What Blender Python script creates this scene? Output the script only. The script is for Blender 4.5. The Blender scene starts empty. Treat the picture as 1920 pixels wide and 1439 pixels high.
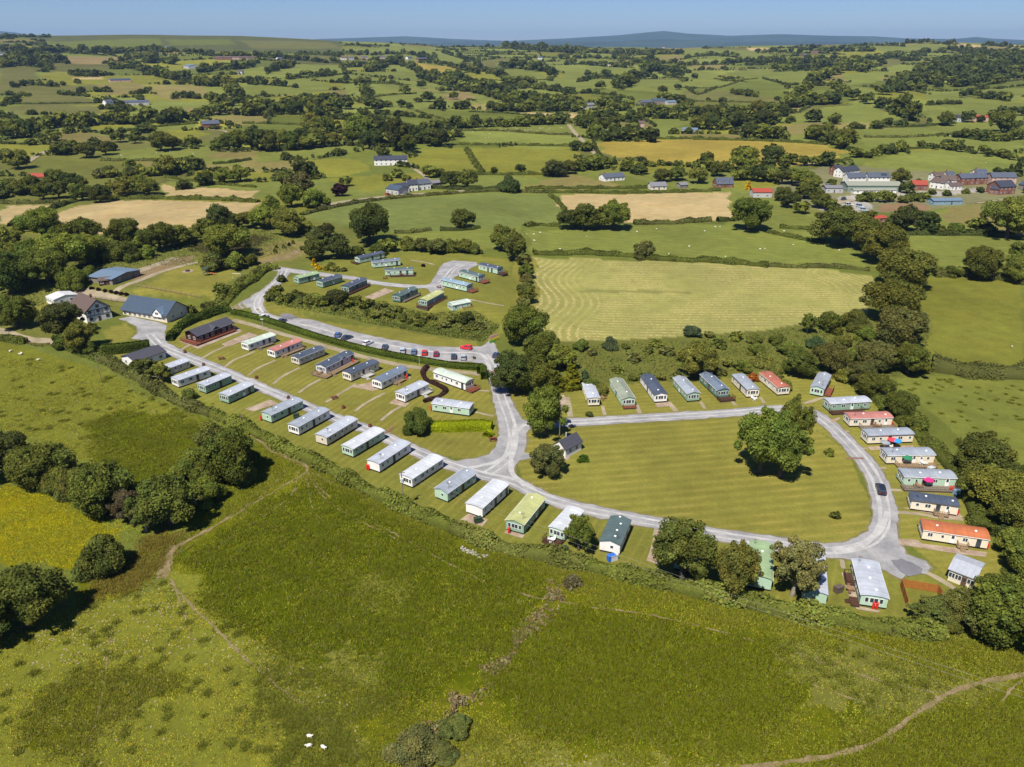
import bpy, math, random
import numpy as np
from mathutils import Vector
from mathutils.geometry import delaunay_2d_cdt
random.seed(7)
RNG = np.random.default_rng(11)
sc = bpy.context.scene
COL = sc.collection
R = math.radians
# ------------------------------------------------------------------ camera model (used to read positions on the ground)
FPX, CX, CY = 1440.0, 960.0, 719.5
PITCH, CAMZ = R(23.9), 95.0
CP, SP = math.cos(PITCH), math.sin(PITCH)

def sstep(a, b, x):
    t = np.clip((x - a) / (b - a), 0, 1)
    return t * t * (3 - 2 * t)

def ray(px, py):
    dx = (np.asarray(px, float) - CX) / FPX
    dy = (CY - np.asarray(py, float)) / FPX
    return dx, CP + dy * SP, -SP + dy * CP

_sky_px = np.array([-900, 0, 100, 300, 450, 560, 640, 720, 820, 900, 1000, 1280, 1400, 1560, 1760, 1920, 2800])
_sky_y = np.array([68, 67, 67, 66, 68, 73, 77, 80, 86, 87, 87, 91, 87, 84, 80, 84, 84])
_dx, _dy, _dz = ray(_sky_px, _sky_y)
_saz = np.arctan2(_dx, _dy)
RC = 3600.0
_sh = CAMZ + RC * _dz / np.hypot(_dx, _dy)

def H(x, y):
    """height of the land"""
    x = np.asarray(x, float); y = np.asarray(y, float)
    r = np.hypot(x, y); az = np.arctan2(x, y)
    hc = np.interp(az, _saz, _sh)
    t = np.clip((r - 550) / (RC - 550), 0, 1)
    h = hc * t ** 1.35
    back = sstep(RC, RC + 2600, r)
    h = h * (1 - 0.75 * back)
    amp = 4.0 * sstep(600, 1300, r) * (1 - 0.5 * sstep(3000, 3600, r)) + 14 * sstep(RC + 500, RC + 3000, r)
    u = (np.sin(x / 97 + y / 151 + 1.3) + np.sin(x / 171 - y / 118 + 0.4) + 0.6 * np.sin(x / 61 + 2.1) * np.sin(y / 130 + .5)) / 2.2
    h = h + amp * u
    # rounded hill on the right
    h = h + 12 * np.exp(-(((x - 560) / 150) ** 2 + ((y - 1330) / 170) ** 2))
    # terrace of the upper caravans
    d = (y - 262) + 0.16 * (x + 30)
    ter = 4.5 * sstep(4, 15, d) * sstep(22, -16, x) * (1 - sstep(430, 620, r))
    # rise towards the farmhouse
    lef = 4.0 * sstep(-50, -150, x) * sstep(190, 270, y) * (1 - sstep(430, 620, r))
    return h + ter + lef * (1 - 0.5 * sstep(4, 15, d))

def fnoise(x, y, base, octs, seed, amp=1.0):
    """smooth fractal noise from randomly turned waves"""
    rg = np.random.default_rng(seed); out = np.zeros_like(x); a = amp; f = 2 * math.pi / base
    for o in range(octs):
        for k in range(4):
            t = rg.uniform(0, 6.28); p = rg.uniform(0, 6.28); q = rg.uniform(.7, 1.4)
            out = out + a * .5 * np.sin((x * math.cos(t) + y * math.sin(t)) * f * q + p)
        a *= .6; f *= 2.1
    return out

_rs = np.concatenate([np.arange(20, 700, 4.0), np.geomspace(700, 24000, 900)])

def G(px, py=None, lift=0.0):
    """ground point(s) seen at a photograph position"""
    if py is None:
        px, py = px
    px = np.atleast_1d(np.asarray(px, float)); py = np.atleast_1d(np.asarray(py, float))
    out = np.zeros((len(px), 3))
    for s in range(0, len(px), 400):
        a, b, c = ray(px[s:s + 400], py[s:s + 400])
        n = np.hypot(a, b)
        a, b, c = a / n, b / n, c / n
        X = a[:, None] * _rs; Y = b[:, None] * _rs; Z = CAMZ + c[:, None] * _rs
        below = Z < H(X, Y)
        k = np.argmax(below, axis=1)
        k[~below.any(axis=1)] = np.searchsorted(_rs, RC)
        k = np.maximum(k, 1)
        lo, hi = _rs[k - 1], _rs[k]
        for _ in range(22):
            m = (lo + hi) / 2
            bl = CAMZ + c * m < H(a * m, b * m)
            hi = np.where(bl, m, hi); lo = np.where(bl, lo, m)
        out[s:s + 400, 0] = a * hi; out[s:s + 400, 1] = b * hi
    out[:, 2] = H(out[:, 0], out[:, 1]) + lift
    return out

def G1(p):
    return G(p[0], p[1])[0]

def pxm(p):
    """photograph pixels per metre at a world point"""
    return FPX / (p[1] * CP - (p[2] - CAMZ) * SP)

# ------------------------------------------------------------------ colour / materials
KIRR = 1.85
def lin(c):
    c = c / 255.0
    return c / 12.92 if c <= 0.04045 else ((c + 0.055) / 1.055) ** 2.4
def obs(r, g, b, k=None):
    """albedo of a sunlit surface that reads r,g,b in daylight"""
    k = k or KIRR
    return (min(lin(r) / k, .9), min(lin(g) / k, .9), min(lin(b) / k, .9), 1.0)

MATS = {}
def mat(name, col, rough=0.75, spec=0.3, noise=0.12, scale=1.5, metal=0.0, bump=0.0, stripe=None, stripe_amt=0.0, coords='Object'):
    """procedural material: base colour broken up by noise, optional seams (stripe = (axis, per metre))"""
    if name in MATS:
        return MATS[name]
    m = bpy.data.materials.new(name); m.use_nodes = True
    nt = m.node_tree; N = nt.nodes; Lk = nt.links
    b = N['Principled BSDF']
    b.inputs['Roughness'].default_value = rough
    b.inputs['Specular IOR Level'].default_value = spec
    b.inputs['Metallic'].default_value = metal
    tc = N.new('ShaderNodeTexCoord')
    nz = N.new('ShaderNodeTexNoise'); nz.inputs['Scale'].default_value = scale; nz.inputs['Detail'].default_value = 5
    Lk.new(tc.outputs[coords], nz.inputs['Vector'])
    mr = N.new('ShaderNodeMapRange'); mr.inputs[1].default_value = 0.25; mr.inputs[2].default_value = 0.75
    mr.inputs[3].default_value = 1 - noise; mr.inputs[4].default_value = 1 + noise
    Lk.new(nz.outputs['Fac'], mr.inputs[0])
    fac = mr.outputs[0]
    if stripe:
        sx = N.new('ShaderNodeSeparateXYZ'); Lk.new(tc.outputs['Object'], sx.inputs[0])
        mu = N.new('ShaderNodeMath'); mu.operation = 'MULTIPLY'; mu.inputs[1].default_value = stripe[1]
        Lk.new(sx.outputs[stripe[0]], mu.inputs[0])
        fr = N.new('ShaderNodeMath'); fr.operation = 'FRACT'; Lk.new(mu.outputs[0], fr.inputs[0])
        gt = N.new('ShaderNodeMath'); gt.operation = 'LESS_THAN'; gt.inputs[1].default_value = 0.14; Lk.new(fr.outputs[0], gt.inputs[0])
        ma = N.new('ShaderNodeMath'); ma.operation = 'MULTIPLY_ADD'; ma.inputs[1].default_value = -stripe_amt; ma.inputs[2].default_value = 1.0
        Lk.new(gt.outputs[0], ma.inputs[0])
        m2 = N.new('ShaderNodeMath'); m2.operation = 'MULTIPLY'; Lk.new(fac, m2.inputs[0]); Lk.new(ma.outputs[0], m2.inputs[1])
        fac = m2.outputs[0]
    mx = N.new('ShaderNodeMix'); mx.data_type = 'RGBA'; mx.blend_type = 'MULTIPLY'; mx.inputs['Factor'].default_value = 1
    mx.inputs['A'].default_value = tuple(col[:3]) + (1,)
    Lk.new(fac, mx.inputs['B']); Lk.new(mx.outputs['Result'], b.inputs['Base Color'])
    if bump:
        bp = N.new('ShaderNodeBump'); bp.inputs['Strength'].default_value = bump; bp.inputs['Distance'].default_value = .05
        Lk.new(nz.outputs['Fac'], bp.inputs['Height']); Lk.new(bp.outputs[0], b.inputs['Normal'])
    MATS[name] = m
    return m

def leaf_material(name, trans=0.34):
    """foliage: object colour times the 'tint' attribute of each leaf, some light passing through"""
    m = bpy.data.materials.new(name); m.use_nodes = True
    nt = m.node_tree; N = nt.nodes; Lk = nt.links
    N.remove(N['Principled BSDF']); out = N['Material Output']
    oi = N.new('ShaderNodeObjectInfo'); at = N.new('ShaderNodeAttribute'); at.attribute_name = 'tint'
    mx = N.new('ShaderNodeMix'); mx.data_type = 'RGBA'; mx.blend_type = 'MULTIPLY'; mx.inputs['Factor'].default_value = 1
    Lk.new(oi.outputs['Color'], mx.inputs['A']); Lk.new(at.outputs['Color'], mx.inputs['B'])
    tc = N.new('ShaderNodeTexCoord'); nz = N.new('ShaderNodeTexNoise'); nz.inputs['Scale'].default_value = 3.0; nz.inputs['Detail'].default_value = 2
    Lk.new(tc.outputs['Object'], nz.inputs['Vector'])
    mr = N.new('ShaderNodeMapRange'); mr.inputs[1].default_value = .3; mr.inputs[2].default_value = .7; mr.inputs[3].default_value = .78; mr.inputs[4].default_value = 1.22
    Lk.new(nz.outputs['Fac'], mr.inputs[0])
    m2 = N.new('ShaderNodeMix'); m2.data_type = 'RGBA'; m2.blend_type = 'MULTIPLY'; m2.inputs['Factor'].default_value = 1
    Lk.new(mx.outputs['Result'], m2.inputs['A']); Lk.new(mr.outputs[0], m2.inputs['B'])
    di = N.new('ShaderNodeBsdfDiffuse'); tr = N.new('ShaderNodeBsdfTranslucent'); ms = N.new('ShaderNodeMixShader')
    ms.inputs[0].default_value = trans
    Lk.new(m2.outputs['Result'], di.inputs['Color'])
    hs = N.new('ShaderNodeHueSaturation'); hs.inputs['Hue'].default_value = .47; hs.inputs['Value'].default_value = 1.25; hs.inputs['Saturation'].default_value = 1.1
    Lk.new(m2.outputs['Result'], hs.inputs['Color']); Lk.new(hs.outputs[0], tr.inputs['Color'])
    Lk.new(di.outputs[0], ms.inputs[1]); Lk.new(tr.outputs[0], ms.inputs[2]); Lk.new(ms.outputs[0], out.inputs['Surface'])
    MATS[name] = m
    return m
LEAF = leaf_material('leaf')

# ------------------------------------------------------------------ object helpers
def tag(o, label=None, cat=None, group=None, kind=None):
    if label: o['label'] = label
    if cat: o['category'] = cat
    if group: o['group'] = group
    if kind: o['kind'] = kind
    return o
def link(o, parent=None):
    COL.objects.link(o)
    if parent is not None: o.parent = parent
    return o
def empty(name, loc, rz=0.0):
    o = bpy.data.objects.new(name, None); o.location = loc; o.rotation_euler = (0, 0, rz); o.empty_display_size = .5
    return link(o)

class MB:
    """collects boxes, prisms, tubes into one mesh"""
    def __init__(s): s.v = []; s.f = []; s.m = []
    def face(s, pts, m=0):
        i = len(s.v); s.v += [tuple(p) for p in pts]; s.f.append(tuple(range(i, i + len(pts)))); s.m.append(m); return s
    def box(s, x0, x1, y0, y1, z0, z1, m=0):
        i = len(s.v)
        s.v += [(x0, y0, z0), (x1, y0, z0), (x1, y1, z0), (x0, y1, z0), (x0, y0, z1), (x1, y0, z1), (x1, y1, z1), (x0, y1, z1)]
        for q in ((0, 3, 2, 1), (4, 5, 6, 7), (0, 1, 5, 4), (1, 2, 6, 5), (2, 3, 7, 6), (3, 0, 4, 7)):
            s.f.append(tuple(i + k for k in q)); s.m.append(m)
        return s
    def prism(s, prof, x0, x1, m=0, axis='x'):
        """closed profile (a,z) extruded along x (profile in y,z) or along y (profile in x,z)"""
        n = len(prof); i = len(s.v)
        for e in (x0, x1):
            for a, z in prof:
                s.v.append((e, a, z) if axis == 'x' else (a, e, z))
        fl = (axis == 'y')
        def add(q):
            s.f.append(tuple(reversed(q)) if fl else tuple(q)); s.m.append(m)
        add([i + k for k in reversed(range(n))]); add([i + n + k for k in range(n)])
        for k in range(n):
            k2 = (k + 1) % n
            add([i + k, i + k2, i + n + k2, i + n + k])
        return s
    def tube(s, pts, rad, n=6, m=0):
        pts = [Vector(p) for p in pts]
        rads = rad if isinstance(rad, (list, tuple)) else [rad] * len(pts)
        base = len(s.v)
        for j, p in enumerate(pts):
            d = (pts[min(j + 1, len(pts) - 1)] - pts[max(j - 1, 0)]).normalized()
            a = d.cross(Vector((0, 0, 1)) if abs(d.z) < .9 else Vector((1, 0, 0))).normalized(); b = d.cross(a)
            for k in range(n):
                t = 2 * math.pi * k / n
                s.v.append(tuple(p + a * math.cos(t) * rads[j] + b * math.sin(t) * rads[j]))
        for j in range(len(pts) - 1):
            for k in range(n):
                k2 = (k + 1) % n
                s.f.append((base + j * n + k, base + j * n + k2, base + (j + 1) * n + k2, base + (j + 1) * n + k)); s.m.append(m)
        s.f.append(tuple(base + k for k in reversed(range(n)))); s.m.append(m)
        e = base + (len(pts) - 1) * n
        s.f.append(tuple(e + k for k in range(n))); s.m.append(m)
        return s
    def lathe(s, prof, n=12, cx=0, cy=0, m=0):
        base = len(s.v)
        for r_, z in prof:
            for k in range(n):
                t = 2 * math.pi * k / n
                s.v.append((cx + r_ * math.cos(t), cy + r_ * math.sin(t), z))
        for j in range(len(prof) - 1):
            for k in range(n):
                k2 = (k + 1) % n
                s.f.append((base + j * n + k, base + j * n + k2, base + (j + 1) * n + k2, base + (j + 1) * n + k)); s.m.append(m)
        s.f.append(tuple(base + k for k in reversed(range(n)))); s.m.append(m)
        e = base + (len(prof) - 1) * n
        s.f.append(tuple(e + k for k in range(n))); s.m.append(m)
        return s
    def blob(s, c, r_, m=0, seg=8, ring=5, jit=0.0):
        base = len(s.v)
        for j in range(ring + 1):
            ph = math.pi * j / ring
            for k in range(seg):
                t = 2 * math.pi * k / seg
                q = 1 + random.uniform(-jit, jit)
                s.v.append((c[0] + r_[0] * math.sin(ph) * math.cos(t) * q, c[1] + r_[1] * math.sin(ph) * math.sin(t) * q, c[2] + r_[2] * math.cos(ph) * q))
        for j in range(ring):
            for k in range(seg):
                k2 = (k + 1) % seg
                s.f.append((base + j * seg + k, base + (j + 1) * seg + k, base + (j + 1) * seg + k2, base + j * seg + k2)); s.m.append(m)
        return s
    def mesh(s, name, mats, smooth=False):
        me = bpy.data.meshes.new(name); me.from_pydata(s.v, [], s.f)
        for m in (mats if isinstance(mats, (list, tuple)) else [mats]): me.materials.append(m)
        if len(me.materials) > 1: me.polygons.foreach_set('material_index', s.m)
        if smooth: me.polygons.foreach_set('use_smooth', [True] * len(s.f))
        me.update(); return me
    def build(s, name, mats, parent=None, smooth=False):
        return link(bpy.data.objects.new(name, s.mesh(name, mats, smooth)), parent)

def raw_mesh(name, co, faces_flat, k, mats, colour=None, cname='tint'):
    """mesh from numpy arrays, all faces with k corners"""
    me = bpy.data.meshes.new(name)
    nf = len(faces_flat) // k
    me.vertices.add(len(co)); me.vertices.foreach_set('co', np.ascontiguousarray(co, np.float32).ravel())
    me.loops.add(len(faces_flat)); me.loops.foreach_set('vertex_index', np.ascontiguousarray(faces_flat, np.int32))
    me.polygons.add(nf); me.polygons.foreach_set('loop_start', np.arange(0, nf * k, k, dtype=np.int32))
    try: me.polygons.foreach_set('loop_total', np.full(nf, k, np.int32))
    except Exception: pass
    for m in (mats if isinstance(mats, (list, tuple)) else [mats]): me.materials.append(m)
    if colour is not None:
        a = me.attributes.new(cname, 'FLOAT_COLOR', 'POINT')
        c4 = np.ones((len(co), 4), np.float32); c4[:, :3] = colour
        a.data.foreach_set('color', c4.ravel())
    me.update(calc_edges=True); me.validate()
    return me

def put(name, me, parent=None, loc=None):
    o = bpy.data.objects.new(name, me)
    if loc is not None: o.location = loc
    return link(o, parent)

# ------------------------------------------------------------------ polygons / ribbons on the ground
def inpoly(x, y, poly):
    poly = np.asarray(poly); n = len(poly)
    bb = (x >= poly[:, 0].min()) & (x <= poly[:, 0].max()) & (y >= poly[:, 1].min()) & (y <= poly[:, 1].max())
    idx = np.nonzero(bb)[0]
    res = np.zeros(len(x), bool)
    if not len(idx): return res
    xx, yy = x[idx], y[idx]; c = np.zeros(len(idx), bool)
    for i in range(n):
        x1, y1 = poly[i]; x2, y2 = poly[(i + 1) % n]
        if y1 == y2: continue
        c ^= ((y1 > yy) != (y2 > yy)) & (xx < (x2 - x1) * (yy - y1) / (y2 - y1) + x1)
    res[idx] = c
    return res

def smooth_line(P, step=2.0):
    """Catmull-Rom through world xy points, resampled"""
    P = np.asarray(P, float)[:, :2]
    if len(P) == 2: Q = [P[0], P[1]]
    else:
        E = np.vstack([2 * P[0] - P[1], P, 2 * P[-1] - P[-2]]); Q = []
        for i in range(1, len(E) - 2):
            for t in np.linspace(0, 1, 12, endpoint=False):
                a, b, c, d = E[i - 1], E[i], E[i + 1], E[i + 2]
                Q.append(.5 * ((2 * b) + (c - a) * t + (2 * a - 5 * b + 4 * c - d) * t * t + (3 * b - a - 3 * c + d) * t ** 3))
        Q.append(P[-1])
    Q = np.array(Q)
    L = np.concatenate([[0], np.cumsum(np.hypot(*np.diff(Q, axis=0).T))])
    n = max(int(L[-1] / step) + 1, 2)
    s = np.linspace(0, L[-1], n)
    return np.stack([np.interp(s, L, Q[:, 0]), np.interp(s, L, Q[:, 1])], 1)

def line_px(pts, step=2.0):
    pts = np.array(pts, float)
    return smooth_line(G(pts[:, 0], pts[:, 1]), step)

def offsets(Q):
    d = np.gradient(Q, axis=0); d /= np.maximum(np.hypot(d[:, 0], d[:, 1]), 1e-6)[:, None]
    return np.stack([-d[:, 1], d[:, 0]], 1)

def ribbon_poly(pts, width, step=2.0, jit=0.0, world=False):
    Q = smooth_line(pts, step) if world else line_px(pts, step)
    n = offsets(Q)
    w = np.interp(np.linspace(0, 1, len(Q)), np.linspace(0, 1, len(width)), width) if isinstance(width, (list, tuple)) else np.full(len(Q), width)
    a = Q + n * (w / 2 + RNG.normal(0, 1, len(Q)) * jit)[:, None]
    b = Q - n * (w / 2 + RNG.normal(0, 1, len(Q)) * jit)[:, None]
    return np.vstack([a, b[::-1]]), Q

def sheet(name, polys, extra, m, lift):
    """union of polygons (world xy) draped on the land as one sheet"""
    V = []; F = []
    for p in polys:
        i = len(V); V += [Vector((float(a), float(b))) for a, b in p]; F.append(list(range(i, i + len(p))))
    V += [Vector((float(a), float(b))) for a, b in extra]
    r = delaunay_2d_cdt(V, [], F, 0, 1e-4)
    co = np.array([[v.x, v.y] for v in r[0]]); z = H(co[:, 0], co[:, 1]) + lift
    fs = []
    cen = np.array([np.mean([co[k] for k in f[:3]], axis=0) for f in r[2]]); keep = np.zeros(len(cen), bool)
    for p in polys: keep |= inpoly(cen[:, 0], cen[:, 1], p)
    for f, kp in zip(r[2], keep):
        if not kp: continue
        a, b, c = [r[0][k] for k in f[:3]]
        fs.append(list(f) if (b - a).cross(c - a) > 0 else list(reversed(f)))
    me = bpy.data.meshes.new(name); me.from_pydata([(x, y, zz) for (x, y), zz in zip(co, z)], [], fs); me.materials.append(m); me.update()
    return tag(put(name, me), kind='structure')

def px_poly(pts, dens=0.0, jit=0.0):
    pts = np.array(pts, float); W = G(pts[:, 0], pts[:, 1])[:, :2]
    if dens:
        out = []
        for i in range(len(W)):
            a, b = W[i], W[(i + 1) % len(W)]
            n = max(int(np.hypot(*(b - a)) / dens), 1)
            for k in range(n): out.append(a + (b - a) * k / n + RNG.normal(0, jit, 2))
        W = np.array(out)
    return W
HAZE = 4.4e-5
# ================================================================== LAND
PAL = dict(
 g1=(114, 122, 52), g2=(130, 137, 63), g3=(118, 118, 62), gb=(134, 142, 66), y1=(166, 148, 66), yg=(140, 140, 54), d1=(120, 130, 66),
 t1=(196, 174, 124), t2=(150, 132, 88), to=(144, 134, 78), br=(158, 128, 96), moor=(100, 104, 58), wood=(62, 72, 38),
 rush=(98, 106, 4), rush2=(110, 113, 14), past=(130, 132, 46), pale=(132, 132, 58), butter=(146, 138, 10), lawn=(142, 138, 62), lawn2=(134, 134, 58),
 hay=(160, 158, 88), scrub=(122, 124, 58), mead=(134, 134, 54), mead2=(138, 144, 64), gravel=(186, 180, 170), dirt=(150, 130, 98), vill=(138, 136, 96), pond=(70, 62, 36))
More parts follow.
